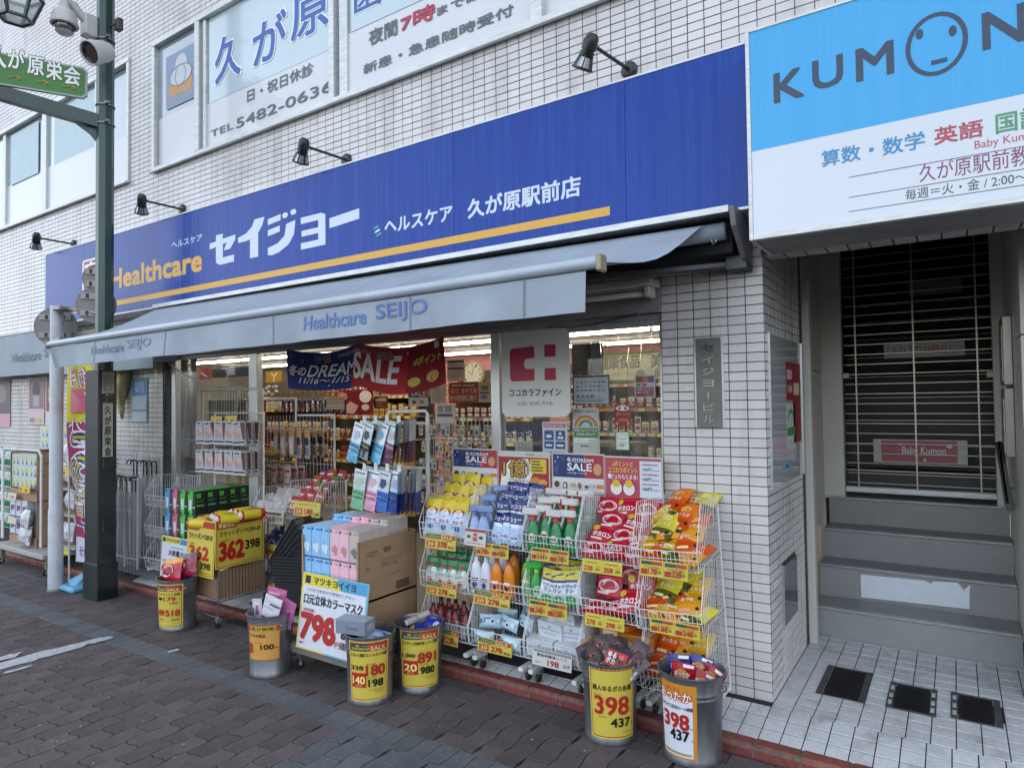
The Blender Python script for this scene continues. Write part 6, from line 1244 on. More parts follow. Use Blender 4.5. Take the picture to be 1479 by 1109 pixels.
# what sticks out of the bins
def stick(q, name, cat, c, dx, dy, z, rot, label, group=None, sc=1.): 
    o = mk(q, name, cat, group) if isinstance(q, MB) else q
    if 'group' in o and not group: del o['group']
    return put(o, (c.x+dx, c.y+dy, c.z+z), rot, label, group, sc)
red = lambda c1, c2: pouch(.11, .155, .015, [(1, c1)], [('r', .5, .88, .95, .97, '#e0dce0'), ('c', .45, .62, .3, .2, '#c9843a'), ('t', 'あったか', .15, .6, .8, .74, '#d8d4da', .05), ('t', '足ぽか', .08, .28, .9, .46, '#e0dc2c', .07), ('p', [(.3, .0), (.5, .22), (.8, .0)], '#d8d8d4'), ('r', .2, .5, .85, .53, '#2a2a3a')])
stick(red('#a0141c', 0), 'warmer_packet', 'packet', b6, -.035, -.04, .27, (-.1, .06, .15), 'red foot warmer packet standing upright at the front of the bin')
stick(red('#a0141c', 0), 'warmer_packet', 'packet', b6, .03, -.05, .25, (-.35, .35, .1), 'red foot warmer packet tilted right in the bin')
stick(red('#8a1018', 0), 'warmer_packet', 'packet', b6, .055, .01, .27, (-.2, .35, -.3), 'red packet tucked at the right rim of the bin')
stick(red('#23307a', 0), 'warmer_packet', 'packet', b6, -.055, .01, .285, (-.15, -.1, .1), 'blue packet behind the upright red one')
stick(red('#2a3488', 0), 'warmer_packet', 'packet', b6, .01, .03, .29, (-.15, .2, .1), 'blue packet at the back of the bin at the pillar')
film = lambda h: mat('crinkled_film_'+h.strip('#'), h, rough=.12, var=.4, scale=18, bump=1., bscale=30)
sock = pouch(.11, .14, .05, [(1, '#5a4c4e')], [('c', .4, .55, .16, .12, '#c0705c'), ('r', .1, .2, .9, .32, '#8f8688'), ('p', [(.1, .75), (.6, .9), (.8, .7)], '#2a2022'), ('p', [(.6, .1), (.9, .5), (.95, .1)], '#c9c4c6')], mf=film, wr=.008)  # uneven film tone and pale patch painted as highlights on the wrap
so_ = mk(sock, 'sock_packet', 'packet', 'film wrapped sock packets in the bin')
for k, (dx, dy, z, rx, ry, rz) in enumerate(((-.08, -.05, .30, -.9, .2, .3), (-.02, -.07, .29, -1.1, -.3, -.2), (.09, -.03, .31, -.8, .4, -.5), (-.06, .04, .33, -.7, -.2, .1), (.03, .05, .34, -.9, .1, .6), (.10, .04, .33, -.6, .5, .2), (-.11, .0, .31, -1.0, -.5, .4))): put(so_, (b5.x+dx, b5.y+dy, b5.z+z), (rx, ry, rz), 'crinkled film packet of dark socks heaped in the bin', 'film wrapped sock packets in the bin')
stick(pouch(.12, .12, .02, [(1, '#1c1618')], [('r', .05, .15, .95, .8, '#a8241c'), ('t', 'ゆる\nポカ', .12, .25, .5, .72, '#ecdcd8', .06), ('c', .72, .62, .12, .1, '#d8604a')]), 'sock_packet', 'packet', b5, .03, -.035, .325, (-.55, .2, .05), 'red labelled sock packet on top of the film packets')
alc = carton(.20, .075, .11, '#7e8894', '#8b95a0', '#98a2ac', [('t', 'ECOROOL', .4, .35, .8, .55, '#3a424c', .0), ('r', .0, .0, .06, 1, '#c9ced4')], [('r', .2, .3, .8, .7, '#a8b0b8')])
stick(alc, 'wipe_box', 'box', b3, -.05, -.11, .375, (0, 0, .25), 'grey box of wipes lying on top of the front bin')
stick(pouch(.16, .1, .04, [(.5, '#b9cbe0'), (1, '#8fa8d0')], [('r', .5, .2, .95, .8, '#3a5ab8')]), 'wipe_pack', 'pack', b3, .03, -.03, .33, (-1.3, .1, .3), 'pale blue pack lying in the front bin')
stick(pouch(.19, .12, .05, [(1, '#1c2c94')], [('c', .15, .6, .1, .2, '#d8b84a'), ('r', .3, .2, .9, .28, '#5a6ac0'), ('p', [(.1, .3), (.9, .6), (.9, .68), (.1, .42)], '#c9c4b8')]), 'freshener_pack', 'pack', b4, .0, -.035, .27, (-1.0, .0, .05), 'dark blue freshener pack in the rear bin')
stick(pouch(.17, .11, .05, [(1, '#22349c')], [('c', .15, .6, .1, .2, '#d8984a'), ('c', .8, .6, .1, .2, '#d0d4e0')]), 'freshener_pack', 'pack', b4, .01, .04, .30, (-.9, .1, -.1), 'second dark blue freshener pack behind the first')
stick(pouch(.035, .17, .03, [(1, '#b9b4a8')], [('r', .2, .1, .8, .4, '#a8a090')], mf=film), 'clear_tube', 'pack', b4, -.08, -.03, .36, (-1.2, 1.0, .0), 'shiny clear tube lying over the blue packs')
stick(pouch(.15, .2, .012, [(1, '#c9c6d0')], [('r', .1, .6, .6, .66, '#9ab0c8'), ('r', .4, .72, .95, .78, '#4a4a54'), ('r', .1, .8, .8, .84, '#a8b4c0'), ('r', .08, .1, .9, .34, '#55504c')]), 'clearance_packet', 'packet', b2, .01, -.04, .28, (-.15, .2, .1), 'white packet with dark window leaning in the clearance bin')
stick(pouch(.17, .21, .012, [(1, '#b8608c')], [('r', .1, .8, .7, .86, '#d8a0b8'), ('r', .6, .7, .95, .74, '#6a2a48')]), 'clearance_packet', 'packet', b2, -.015, .03, .30, (-.1, .08, .1), 'pink packet standing tall in the clearance bin')
stick(pouch(.15, .17, .012, [(1, '#b06494')], []), 'clearance_packet', 'packet', b2, .08, .03, .29, (-.1, .25, .0), 'second pink packet at the right rim of the clearance bin')
stick(pouch(.08, .19, .012, [(1, '#c4c0cc')], [('r', .3, .1, .8, .9, '#d4d4dc'), ('r', .4, .5, .7, .8, '#a05a78')]), 'clearance_packet', 'packet', b2, -.10, -.02, .25, (-.05, -.1, .2), 'narrow white packet at the left rim of the clearance bin')
kit = pouch(.24, .17, .06, [(.5, '#b81c38'), (.8, '#c42440'), (1, '#d89a24')], [('c', .42, .48, .34, .3, '#8a1224'), ('c', .42, .48, .31, .27, '#e4d4d8'), ('t', 'KitKat', .16, .32, .68, .62, '#a01428', .06, .2)], mf=film)
stick(kit, 'chocolate_bag', 'bag', b1, -.02, -.05, .35, (-.3, -.2, .1), 'crimson chocolate bag lying across the far left bin')
stick(pouch(.24, .17, .06, [(.5, '#8a2038'), (.8, '#a03048'), (1, '#55545c')], [('c', .35, .5, .26, .26, '#d8c4c8'), ('t', 'KitKat', .16, .34, .56, .62, '#a01428', .05, .2)], mf=film), 'chocolate_bag', 'bag', b1, .07, .02, .38, (-.3, -.3, .2), 'darker chocolate bag behind the crimson one')
# ---------------------------------------------------------------- masks in cartons on a flat dolly
def dolly(x0, x1, y0, y1, z, label, m, h=.05):
    t = thing('flat_dolly', label, 'dolly', ((x0+x1)/2, (y0+y1)/2, gz(x0)))
    q = MB(m); q.box((x0, y0, z), (x1, y1, z+h), bev=.006); q.build('deck', t)
    for x in (x0+.06, x1-.06):
        for y in (y0+.07, y1-.07):
            g0 = gz(x) if y < KY else -.02
            q = MB(mat('caster_steel', (.5, .5, .5), rough=.3, metal=.8)); q.box((x-.018, y-.02, g0+.05), (x+.018, y+.02, z)); q.T = Matrix.Translation((x, y-.015, g0+.036)) @ Matrix.Rotation(R(75), 4, 'Y'); q.lathe([(0, -.012), (.033, -.012), (.036, 0), (.033, .012), (0, .012)], 14, m=RUB); q.lathe([(0, -.014), (.012, -.014)], 10, m=pm('#b0a888')); q.lathe([(.012, .014), (0, .014)], 10, m=pm('#b0a888')); q.T = None; q.build('caster', t)
    return t
dolly(-2.76, -2.16, -.86, -.24, -.0, 'beige flat dolly under the cartons of face masks', mat('dolly_resin', (.17, .16, .14), rough=.6, var=.1), .055)
def open_carton(x0, x1, y0, y1, z0, z1, label, cut=True, cutz=.3):
    t = thing('cardboard_carton', label, 'carton', ((x0+x1)/2, (y0+y1)/2, z0)); q = MB(CARD); th = .006
    q.box((x0, y0, z0), (x1, y1, z0+th)); q.box((x1-th, y0, z0), (x1, y1, z1)); q.box((x0, y0, z0), (x0+th, y1, z1)); q.box((x0, y1-th, z0), (x1, y1, z1))
    if cut:
        q.poly([(x0, y0, z0), (x0+.03, y0, z0), (x0+.02, y0, z1), (x0, y0, z1)]); q.poly([(x1-.03, y0, z0), (x1, y0, z0), (x1, y0, z1), (x1-.02, y0, z1)]); q.box((x0, y0-.001, z0), (x1, y0+th, z0+cutz))
    else: q.box((x0, y0, z0), (x1, y0+th, z1)); q.box((x0, y0, z1-th), (x1, y1, z1))
    q.build('carton_walls', t)
    q = MB(); w = y1-y0; h = z1-z0; F = plane((x1+.0005, y0, z0), (0, 1, 0), (0, 0, 1), (1, 0, 0))
    prt(q, F, w, h, [('r', .62, .06*1, .86, .06+.05/h, '#3a2c20')]+[('r', .63+.045*i, .065, .665+.045*i, .055+.05/h, '#7a5a40') for i in range(5)]+([('r', .1, .78, .3, .8, '#7d6752'), ('r', .1, .73, .24, .745, '#7d6752'), ('t', 'カラーマスク\n30枚入×60', .36, .5, .72, .66, '#8a7058', 0), ('r', .1, .5, .16, .56, '#8a7058'), ('r', .4, .35, .7, .36, '#8a7058'), ('r', .4, .75, .52, .83, '#8a5a30')] if h > .3 else []))
    q.build('carton_print', t); return t
open_carton(-2.735, -2.20, -.76, -.25, .056, .345, 'lower brown carton on the beige dolly', cut=False)
open_carton(-2.735, -2.20, -.76, -.25, .347, .72, 'upper brown carton cut open over columns of mask boxes', cutz=.04)
def maskbox(c, acc, icon): return carton(.082, .19, .06, c, c, c, [('r', .04, .88, .2, .97, '#2a3038'), ('r', .5, .88, .95, .95, acc), ('c', .5, .34, .34, .12, icon), ('p', [(.3, .55), (.34, .55), (.6, .25), (.56, .25)] if acc == '#4a86c8' else [(.4, .5), (.6, .5), (.6, .42), (.4, .42)], acc), ('r', .06, .02, .94, .035, '#9aa8b4'), ('c', .62, .2, .16, .06, icon)], [('r', .1, .3, .9, .6, acc)])
MBX = [mk(maskbox('#8fc4ea', '#4a86c8', '#dfe8f0'), 'mask_box', 'box', 'coloured mask boxes stacked in the open carton'), mk(maskbox('#e8bcca', '#d898a8', '#c88a8a'), 'mask_box', 'box', 'coloured mask boxes stacked in the open carton'), mk(maskbox('#c2b8ae', '#a89c92', '#7a7a72'), 'mask_box', 'box', 'coloured mask boxes stacked in the open carton')]
lbm = ['pale blue mask box stacked in the open carton', 'pink mask box stacked in the open carton', 'grey mask box stacked in the open carton']
for i in range(6):
    c = [0, 0, 0, 1, 1, 2][i]; x = -2.69+.0865*i
    for j, z in enumerate((.40, .60)):
        if j == 1 or True: put(MBX[c if not (j == 0 and i == 5) else 1], (x, -.75+.002*(i % 2), z-.012), (0, 0, 0), lbm[c], None)
for r_ in range(1, 7):
    for i in range(6):
        c = 0 if i < 2 else (1 if i < 5 and r_ < 5 else 2); c = [0, 0, 1, 1, 2, 2][i] if r_ < 5 else [0, 0, 1, 1, 2, 2][i]
        put(MBX[c], (-2.69+.0865*i, -.75+.0625*r_, .585+.035*(r_ > 3)+(.004 if i % 2 else 0)), (0, 0, 0), lbm[c], None)
# big white price board in front of it
a, b = aY(430, 930, -.86), aY(523, 850, -.86); wB = b.x-a.x+.01; hB = .455
F = plane((a.x, -.875, a.z-.01), (1, .0, 0), (0, .14, .99))
sheet('price_board', None, F, wB, hB, [('r', 0, 0, 1, 1, '#d8cc5a'), ('r', .45, .0, 1, 1, '#6ab0cc'), ('r', .025, .02, .975, .985, '#d4d6de'), ('r', .025, .84, .55, .985, '#d8c83c'), ('r', .55, .84, .975, .985, '#4a9ac4'), ('p', [(.55, .84), (.62, .84), (.5, .985), (.45, .985)], '#d8c83c'), ('r', .05, .865, .13, .965, '#1c1c1a'), ('t', 'マツキヨ', .18, .87, .55, .96, '#1c1c1a', .04), ('t', 'イイヨ', .57, .87, .82, .96, '#1c2c3a', .04), ('t', '口元が立体なので呼吸がしやすい', .1, .765, .82, .81, '#5a6288', .0), ('t', '口元立体カラーマスク', .06, .60, .94, .73, '#16161a', .04), ('t', '30枚入', .7, .53, .92, .575, '#3a3a44', .0), ('t', '本体価格', .07, .50, .24, .54, RD, .03), ('t', '798', .06, .15, .58, .47, RD, .07), ('t', '円', .6, .13, .68, .2, RD, .03), ('t', '税込価格', .68, .39, .8, .415, BK, .0), ('t', '877', .68, .26, .9, .37, BK, .05), ('t', '円', .91, .26, .96, .3, BK, .0), ('r', .06, .08, .12, .095, '#3a3a44')]+[('r', .68+.02*i, .13, .68+.02*i+.008+.004*(i % 3), .22, '#3a3a3a') for i in range(12)], th=.004, back='#c9c9cc', loc=a, label='large white price board reading 798 in front of the mask cartons', cat='price board')

# ---------------------------------------------------------------- stack of black shopping baskets
BB = thing('shopping_basket', 'black shopping basket in the tilted nest beside the mask cartons', 'basket', (0, 0, 0), group='black shopping baskets nested beside the mask cartons')
bm = mat('black_basket_plastic', (.022, .023, .026), rough=.4, var=.2, bump=.2)
q = MB(bm); w0, w1, d0, d1, hh = .20, .235, .135, .16, .21
lo = [(-w0, -d0, 0), (w0, -d0, 0), (w0, d0, 0), (-w0, d0, 0)]; hi = [(-w1, -d1, hh), (w1, -d1, hh), (w1, d1, hh), (-w1, d1, hh)]
q.poly(lo)
for i in range(4): q.quad(lo[i], lo[(i+1) % 4], hi[(i+1) % 4], hi[i])
q.build('shell', BB, local=True)
q = MB(mat('black_rim', (.035, .036, .04), rough=.25)); ring = [(x*1.03, y*1.04, hh) for x, y, z in hi]; q.tube(ring, .008, 5, closed=True)
for k in range(1, 8): z = hh*k/8; s_ = w0+(w1-w0)*k/8; d_ = d0+(d1-d0)*k/8; q.tube([(-s_-.002, -d_-.002, z), (s_+.002, -d_-.002, z), (s_+.002, d_+.002, z), (-s_-.002, d_+.002, z)], .003, 4, closed=True)
q.build('rim', BB, local=True)
for k in range(9): put(BB, (-3.36+.003*(k % 3), -.19, .03+.024*k), (0, R(-3), R(8)), sc=.88)
for k in range(5): put(BB, (-3.33-.012*k, -.17, .27+.035*k), (0, R(-38-4*k), R(8)), sc=.88)

# ---------------------------------------------------------------- wire trolley with gas cartridges
TRO = thing('wire_trolley', 'chrome wire trolley with a carton and two yellow price boards', 'trolley', (-4.07, -.38, gz(-4)))
tx0, tx1, ty0, ty1 = -4.24, -3.90, -.60, -.16; q = MB(CHROME); zb = .06; zt = .62
for x in (tx0, tx1):
    for y in (ty0, ty1): q.tube(((x, y, gz(x)+.07), (x, y, zt)), .006, 6)
for z in (zb, .3, zt): q.tube([(tx0, ty0, z), (tx1, ty0, z), (tx1, ty1, z), (tx0, ty1, z)], .004, 5, closed=True)
for i in range(1, 15): y = ty0+(ty1-ty0)*i/15; q.wire((tx1, y, zb), (tx1, y, zt), .0018); q.wire((tx0, y, zb), (tx0, y, zt), .0018); q.wire((tx0, y, zb), (tx1, y, zb), .0018)
for i in range(1, 12): x = tx0+(tx1-tx0)*i/12; q.wire((x, ty0, zb), (x, ty0, zt), .0018)
q.tube(((tx1, ty0, gz(-4)+.075), (tx0, ty0, gz(-4)+.075)), .005, 6); q.tube(((tx1, ty0, gz(-4)+.075), (tx1, ty1, gz(-4)+.075)), .005, 6)
q.build('wire_cage', TRO)
for x in (tx0, tx1):
    for y in (ty0, ty1):
        g0 = gz(x) if y < KY else -.02; q = MB(mat('caster_steel', (.5, .5, .5))); q.box((x-.015, y-.02, g0+.04), (x+.015, y+.02, g0+.075)); q.T = Matrix.Translation((x, y-.012, g0+.03)) @ Matrix.Rotation(R(60), 4, 'Y'); q.lathe([(0, -.01), (.026, -.01), (.03, 0), (.026, .01), (0, .01)], 12, m=RUB); q.T = None; q.build('caster', TRO)
q = MB(CARD); q.box((tx0+.015, ty0+.015, .07), (tx1-.015, ty1-.015, .50)); o = q.build('cardboard_carton', label='brown carton inside the chrome wire trolley', cat='carton', loc=(tx0, ty0, .07))
gas = lambda: None
q = MB(); q.sm = True; ry_ = '#b8281c'
for k in range(3):
    q.T = T4((-.11+.11*k*0, .08*k-.08, .04), 0, R(90), 0); q.lathe([(0, -.10), (.02, -.10), (.028, -.092), (.034, -.085), (.036, -.07), (.036, .06), (.036, .085), (.034, .095), (0, .097)], 14, ms=[pm('#c9c4bc')]*3+[pm(ry_)]+[pm('#d8c02c')]+[pm(ry_)]*3)
q.T = None; q.sm = False
prt(q, plane((-.13, -.045+.0, .078), (1, 0, 0), (0, 1, 0), (0, 0, 1)), .1, .05, [('r', 0, 0, 1, 1, '#d8c83c'), ('t', 'Color', .3, .3, .8, .7, '#1c1c1a', .03)], n0=.0)
GC = mk(q, 'gas_cartridge_pack', 'pack', 'yellow and red gas cartridge packs')
for (x, y, z, rz) in ((-4.04, -.50, .60, R(20)), (-3.92, -.38, .64, R(70)), (-3.88, -.24, .66, R(80)), (-4.05, -.3, .62, R(50))): put(GC, (x, y, z), (0, 0, rz), 'yellow and red gas cartridge pack lying on the wire trolley', 'yellow and red gas cartridge packs', 1.05)
g_el = lambda big, sm: [('r', 0, 0, 1, 1, '#e0d25a'), ('r', .02, .02, .98, .98, '#a8302a'), ('r', .035, .035, .965, .965, '#cdb94a'), ('p', [(.035, .8), (.42, .8), (.46, .86), (.965, .86), (.965, .965), (.035, .965)], '#a8342a'), ('t', '数量限定!!', .06, .83, .42, .94, '#e8d88a', .04), ('t', 'カセットボンベCBM-3P', .08, .65, .92, .76, BK, .03), ('t', '本体価格', .1, .54, .28, .58, RD, .01), ('t', '362', .08, .16, .56, .52, RD, .07), ('t', '398', .60, .30, .9, .48, BK, .05) if big else ('t', '398', .52, .14, .88, .25, BK, .05), ('r', .55, .07, .9, .078, '#6a6030')]
a = aX(312, 757, -3.885); F = plane((-3.885, -.635, .315), (0, 1, .0), (0, 0, 1), (1, 0, 0)); sheet('price_board', None, F, .425, .37, g_el(True, 0), back='#cdb94a', loc=(-3.885, -.635, .315), label='yellow price board reading 362 on the long side of the trolley', cat='price board')
F = plane((-4.27, -.645, .245), (1, .0, 0), (0, .05, 1), (0, -1, 0)); e = g_el(False, 0); e[7] = ('t', '362', .12, .30, .80, .52, RD, .07); sheet('price_board', None, F, .375, .43, e, back='#cdb94a', loc=(-4.27, -.645, .245), label='narrow yellow price board reading 362 on the front of the trolley', cat='price board')

# ---------------------------------------------------------------- coloured bulk mask boxes at left with their white price board
open_carton(-5.12, -4.63, -.33, .12, .12, .62, 'brown carton full of tall coloured mask boxes at left', cutz=.05)
def tall(c, dk): return carton(.115, .205, .10, dk, '#1f2422', c, [('p', [(.0, 1), (.0, .15), (.3, .0), (.55, .0), (.7, 1)], c), ('p', [(.14, .62), (.2, .2), (.46, .2), (.52, .62)], '#c9d4dc'), ('r', .08, .86, .26, .97, '#22282c'), ('r', .6, .3, .95, .34, '#c9d0d0')], [('r', .08, .7, .5, .9, c), ('r', .1, .35, .8, .42, c), ('r', .1, .55, .7, .6, '#5a7a3a')])
tb_ = [mk(tall(c, d), 'bulk_mask_box', 'box', 'tall coloured bulk mask boxes at left') for c, d in (('#5f9ac8', '#3a4654'), ('#c87088', '#4a3c44'), ('#58b84a', '#22302a'))]
lt = ['blue and dark bulk mask box in the left carton', 'pink and dark bulk mask box in the left carton', 'green and black bulk mask box in the left carton']
for i in range(4):
    for j, z in enumerate((.20, .41, .62)):
        k = min(2, [0, 1, 2, 2][i]); put(tb_[k], (-5.06+.122*i, -.345, z), (0, 0, 0), lt[k], None)
for r_ in range(1, 5):
    for i in range(4): put(tb_[[0, 1, 2, 2][i]], (-5.06+.122*i, -.345+.108*r_, .62), (0, 0, 0), lt[[0, 1, 2, 2][i]], None)
a = aY(232, 830, -.43); F = plane((-5.03, -.44, .03), (1, 0, 0), (0, .06, 1), (0, -1, 0))
sheet('price_board', None, F, .50, .40, [('r', 0, 0, 1, 1, '#c9cc9a'), ('r', .02, .0, .98, .98, '#cfd3dc'), ('r', .02, .86, .58, .98, '#d8c83c'), ('r', .58, .86, .98, .98, '#4a9ac4'), ('r', .04, .875, .12, .965, '#1c1c1a'), ('t', 'マツキヨダ', .16, .88, .56, .96, '#1c1c1a', .04), ('t', 'ノシイ', .6, .88, .88, .96, '#1c2c3a', .03), ('t', '大容量マスク', .24, .60, .92, .72, '#16161a', .04), ('t', '本体価格', .06, .46, .26, .5, RD, .02), ('t', '698', .06, .2, .52, .42, RD, .07), ('t', '767', .62, .28, .9, .40, BK, .05), ('r', .3, .77, .7, .785, '#6a7080')], back='#cfd3dc', loc=(-5.03, -.44, .03), label='white price board reading 698 in front of the coloured mask boxes', cat='price board')

# ---------------------------------------------------------------- inner basket racks inside the doorway
IR = [basket_col(9, -4.22, -3.84, [.62, .34, .06], 'inner wire basket rack with white round packs left of the doorway', yb=.24, yf=-.10, H=.22), basket_col(9, -3.80, -3.42, [.70, .42, .14], 'inner wire basket rack with red and green packs in the doorway', yb=.24, yf=-.10, H=.22), basket_col(9, -5.55, -5.15, [.70, .42, .12], 'empty topped wire basket rack beside the left window', yb=.0, yf=-.3, H=.2)]
bag = mk(pouch(.10, .15, .05, [(1, '#aaa6a4')], [('c', .5, .3, .32, .2, '#e0dcda'), ('c', .5, .3, .24, .15, '#b04a5a'), ('c', .5, .3, .14, .09, '#d8d0cc')], mf=film), 'round_item_bag', 'bag', 'clear bags with round items')
bag2 = mk(pouch(.10, .15, .05, [(1, '#b4b0ae')], [('c', .5, .3, .32, .2, '#d8d4d2'), ('c', .5, .3, .24, .15, '#2a2426')], mf=film), 'round_item_bag', 'bag', 'clear bags with round items')
for k in range(14): put(bag if k % 3 else bag2, (-4.17+.075*(k % 5), -.05+.09*(k//5), .60+.045*(k//5)), (-.3, random.uniform(-.2, .2), random.uniform(-.3, .3)), 'clear bag with a white and crimson round item in the inner rack', 'clear bags with round items')
sn = [mk(pouch(.105, .13, .04, [(1, c)], [('r', .1, .55, .9, .8, '#a8283a'), ('c', .5, .35, .3, .18, '#d8c8a8'), ('r', .2, .6, .8, .7, '#e8dcd0')]), 'snack_pack', 'pack', 'bright packs in the inner rack') for c in ('#5a3a7a', '#5a8a3a', '#a8343a', '#b05a2c')]
for k in range(15): put(sn[(k*7) % 4 if k > 5 else (2, 2, 3)[k % 3]], (-3.74+.11*(k % 3)+.01, -.05+.075*(k//3), .68+.05*(k//3)), (-.35, random.uniform(-.1, .1), random.uniform(-.15, .15)), 'bright picture pack in the right inner basket rack', 'bright packs in the inner rack')
dkp = mk(pouch(.11, .13, .05, [(1, '#1c2a5a')], [('c', .5, .5, .3, .2, '#8a98c0'), ('r', .2, .2, .8, .26, '#c9ccd8')], mf=film), 'navy_pack', 'pack', 'navy and silver packs low in the inner racks')
for k in range(9): put(dkp, (-4.15+.12*(k % 3), -.05+.09*(k//3), .33+.03*(k//3)), (-.5, random.uniform(-.3, .3), random.uniform(-.3, .3)), 'navy film pack in the middle of the inner basket rack', 'navy and silver packs low in the inner racks')
svp = mk(pouch(.13, .12, .05, [(1, '#a8a8ac')], [('r', .1, .6, .9, .8, '#3a4a8a')], mf=film), 'silver_pack', 'pack', 'silver packs at the bottom of the inner racks')
for k in range(12): put(svp, ((-4.15 if k < 6 else -3.73)+.12*(k % 3), -.05+.12*((k % 6)//3), (.05 if k < 6 else .13)+.03*((k % 6)//3)), (-.6, random.uniform(-.3, .3), random.uniform(-.3, .3)), 'silver film pack at the bottom of an inner basket rack', 'silver packs at the bottom of the inner racks')
for k in range(6): put(sn[k % 4], (-3.73+.12*(k % 3), -.05+.12*(k//3), .41+.03*(k//3)), (-.5, 0, random.uniform(-.2, .2)), 'picture pack in the middle tier of the right inner rack', 'packs in the middle tier of the right inner rack')
for ll, ur, el, lb, bk in (((372, 758), (410, 733), [('r', .02, .02, .98, .98, '#cfcab8'), ('t', '468', .3, .15, .7, .5, '#a8484a', .05), ('t', '514', .75, .25, .95, .5, BK, .02), ('r', .1, .65, .9, .8, '#5a5648'), ('r', .02, .3, .14, .95, '#2a2a22')], 'cream price card reading 468 in the doorway', '#cfcab8'), ((425, 748), (463, 722), price_el('1,080', '1188', False, '加熱式'), 'yellow price card under the red and green snack packs', '#c9b84a'), ((378, 803), (403, 783), price_el('398', '437', False), 'yellow price card above the navy packs in the doorway', '#c9b84a'), ((372, 855), (402, 836), price_el('1,127', '1239', False), 'yellow price card lowest in the doorway racks', '#c9b84a'), ((236, 745), (246, 722), [], 'small yellow card on the rack beside the left window', '#b8a83c')):
    wcard(lb, ll, ur, -.115, el, back=bk)
# white hand mask boxes on a hook rack
t = thing('hook_rack', 'chrome hook rack carrying white picture boxes left of the mullion', 'rack', (-4.5, -.02, 0))
q = MB(WHITEW); 
for x in (-4.93, -4.2): q.tube(((x, .02, .0), (x, .02, 1.5)), .008, 6)
for z in (.95, 1.2, 1.49): q.tube(((-4.93, .02, z), (-4.2, .02, z)), .006, 6); [q.wire((x, .02, z), (x, -.16, z+.01), .003) for x in (-4.8, -4.66, -4.52, -4.38, -4.26)]
q.build('rack_frame', t)
wb = mk(carton(.12, .2, .05, '#c9c6c8', '#b8b8ba', '#c9c9cc', [('r', .05, .2, .95, .84, '#a9adc0'), ('c', .38, .5, .28, .2, '#c09488'), ('c', .55, .62, .26, .12, '#d4b0a4'), ('p', [(.62, .97), (.98, .97), (.98, .22), (.8, .22)], '#5a2e2c'), ('r', .05, .08, .95, .16, '#3a3440'), ('r', .1, .88, .5, .95, '#4a4450')], [('r', .3, .8-.15*i, .7, .86-.15*i, '#6a6a70') for i in range(5)]), 'picture_box', 'box', 'white picture boxes on the hook rack')
for r_, z in enumerate((1.22, .965)):
    for i in range(5):
        for d in range(3): put(wb, (-4.86+.145*i+.01*d, -.16+.055*d+.01*math.sin(i*3), z), (random.uniform(-.06, .06), random.uniform(-.07, .07), .3+random.uniform(-.12, .12)), 'white box with a hand picture in the %s row of the hook rack' % ('upper', 'lower')[r_], 'white picture boxes on the hook rack')
for ll, ur in (((305, 611), (321, 601)), ((326, 610), (342, 600))): wcard('small yellow double card above the white picture boxes'+(' at left' if ll[0] < 320 else ' at right'), ll, ur, -.14, price2('598', '', '698', ''))
wcard('narrow orange campaign strip with red digits in the doorway', (371, 657), (397, 646), .18, [('r', .02, .05, .98, .95, '#c9882c'), ('r', .05, .15, .4, .85, '#a8281c'), ('t', '50', .12, .25, .32, .75, '#e8c85a', .05), ('r', .5, .4, .92, .6, '#e0c040')])
# peg rack with hanging foot masks, brown and pink packs
t = thing('peg_rack', 'white peg rack full of hanging packs in the doorway', 'rack', (-4.3, .45, 0)); q = MB(WHITEW)
for x in (-4.95, -4.33, -3.80): q.tube(((x, .46, 0), (x, .46, 1.62 if x < -4.2 else 1.47)), .009, 6)
q.tube(((-4.95, .46, 1.62), (-4.33, .46, 1.62)), .009, 6); q.tube(((-4.33, .46, 1.46), (-3.80, .46, 1.46)), .009, 6)
for z in (.86, 1.02, 1.18, 1.34): q.wire((-4.95, .46, z), (-3.8, .46, z), .003)
for i in range(24): x = -4.95+1.15*i/24; q.wire((x, .465, .8), (x, .465, 1.46), .0016)
q.build('rack_frame', t)
def hang(w, h, c, el, top='#b8b4ae'): return pouch(w, h, .014, [(.85, c), (1, top)], el, ny=6)
HP = [(hang(.09, .24, '#a89488', [('r', .1, .1, .9, .75, '#c8b8b4'), ('c', .5, .45, .26, .2, '#d8ccc8'), ('r', .05, .82, .95, .97, '#c9883a')]), 'pale pink hanging pack on the peg rack'), (hang(.08, .24, '#b0a49a', [('c', .5, .62, .38, .16, '#20243a'), ('r', .15, .12, .85, .4, '#6a7074'), ('r', .05, .82, .95, .97, '#c9883a')]), 'hanging insole pack with dark oval on the peg rack'), (hang(.09, .20, '#a88460', [('p', [(.3, .1), (.35, .6), (.7, .6), (.6, .1)], '#d89068'), ('r', .1, .76, .9, .88, '#3a2018')]), 'gold hanging stocking pack on the lower peg row'), (hang(.12, .17, '#b8aca4', [('p', [(.1, .05), (.4, .5), (.95, .55), (.9, .05)], '#7a2c20'), ('p', [(.2, .2), (.75, .5), (.8, .42), (.3, .12)], '#d09478'), ('r', .1, .7, .9, .85, '#a8404a')]), 'white pack with red foot picture on the lower peg row')]
HPo = [(mk(q_, 'hanging_pack', 'pack', l), l) for q_, l in HP]
for k, (x, z, i) in enumerate([(-4.30+.0, 1.10, 0), (-4.2, 1.10, 0), (-4.08, 1.1, 0), (-3.98, 1.09, 1), (-3.87, 1.09, 1), (-4.85, .80, 2), (-4.74, .80, 2), (-4.63, .79, 2), (-4.5, .84, 3), (-4.33, .84, 3), (-4.14, .84, 3)]):
    for d in range(3): put(HPo[i][0], (x+.008*d, .22+.07*d, z+.002*d), (0, 0, -.15), HPo[i][1], HPo[i][1].replace('pack', 'packs'))
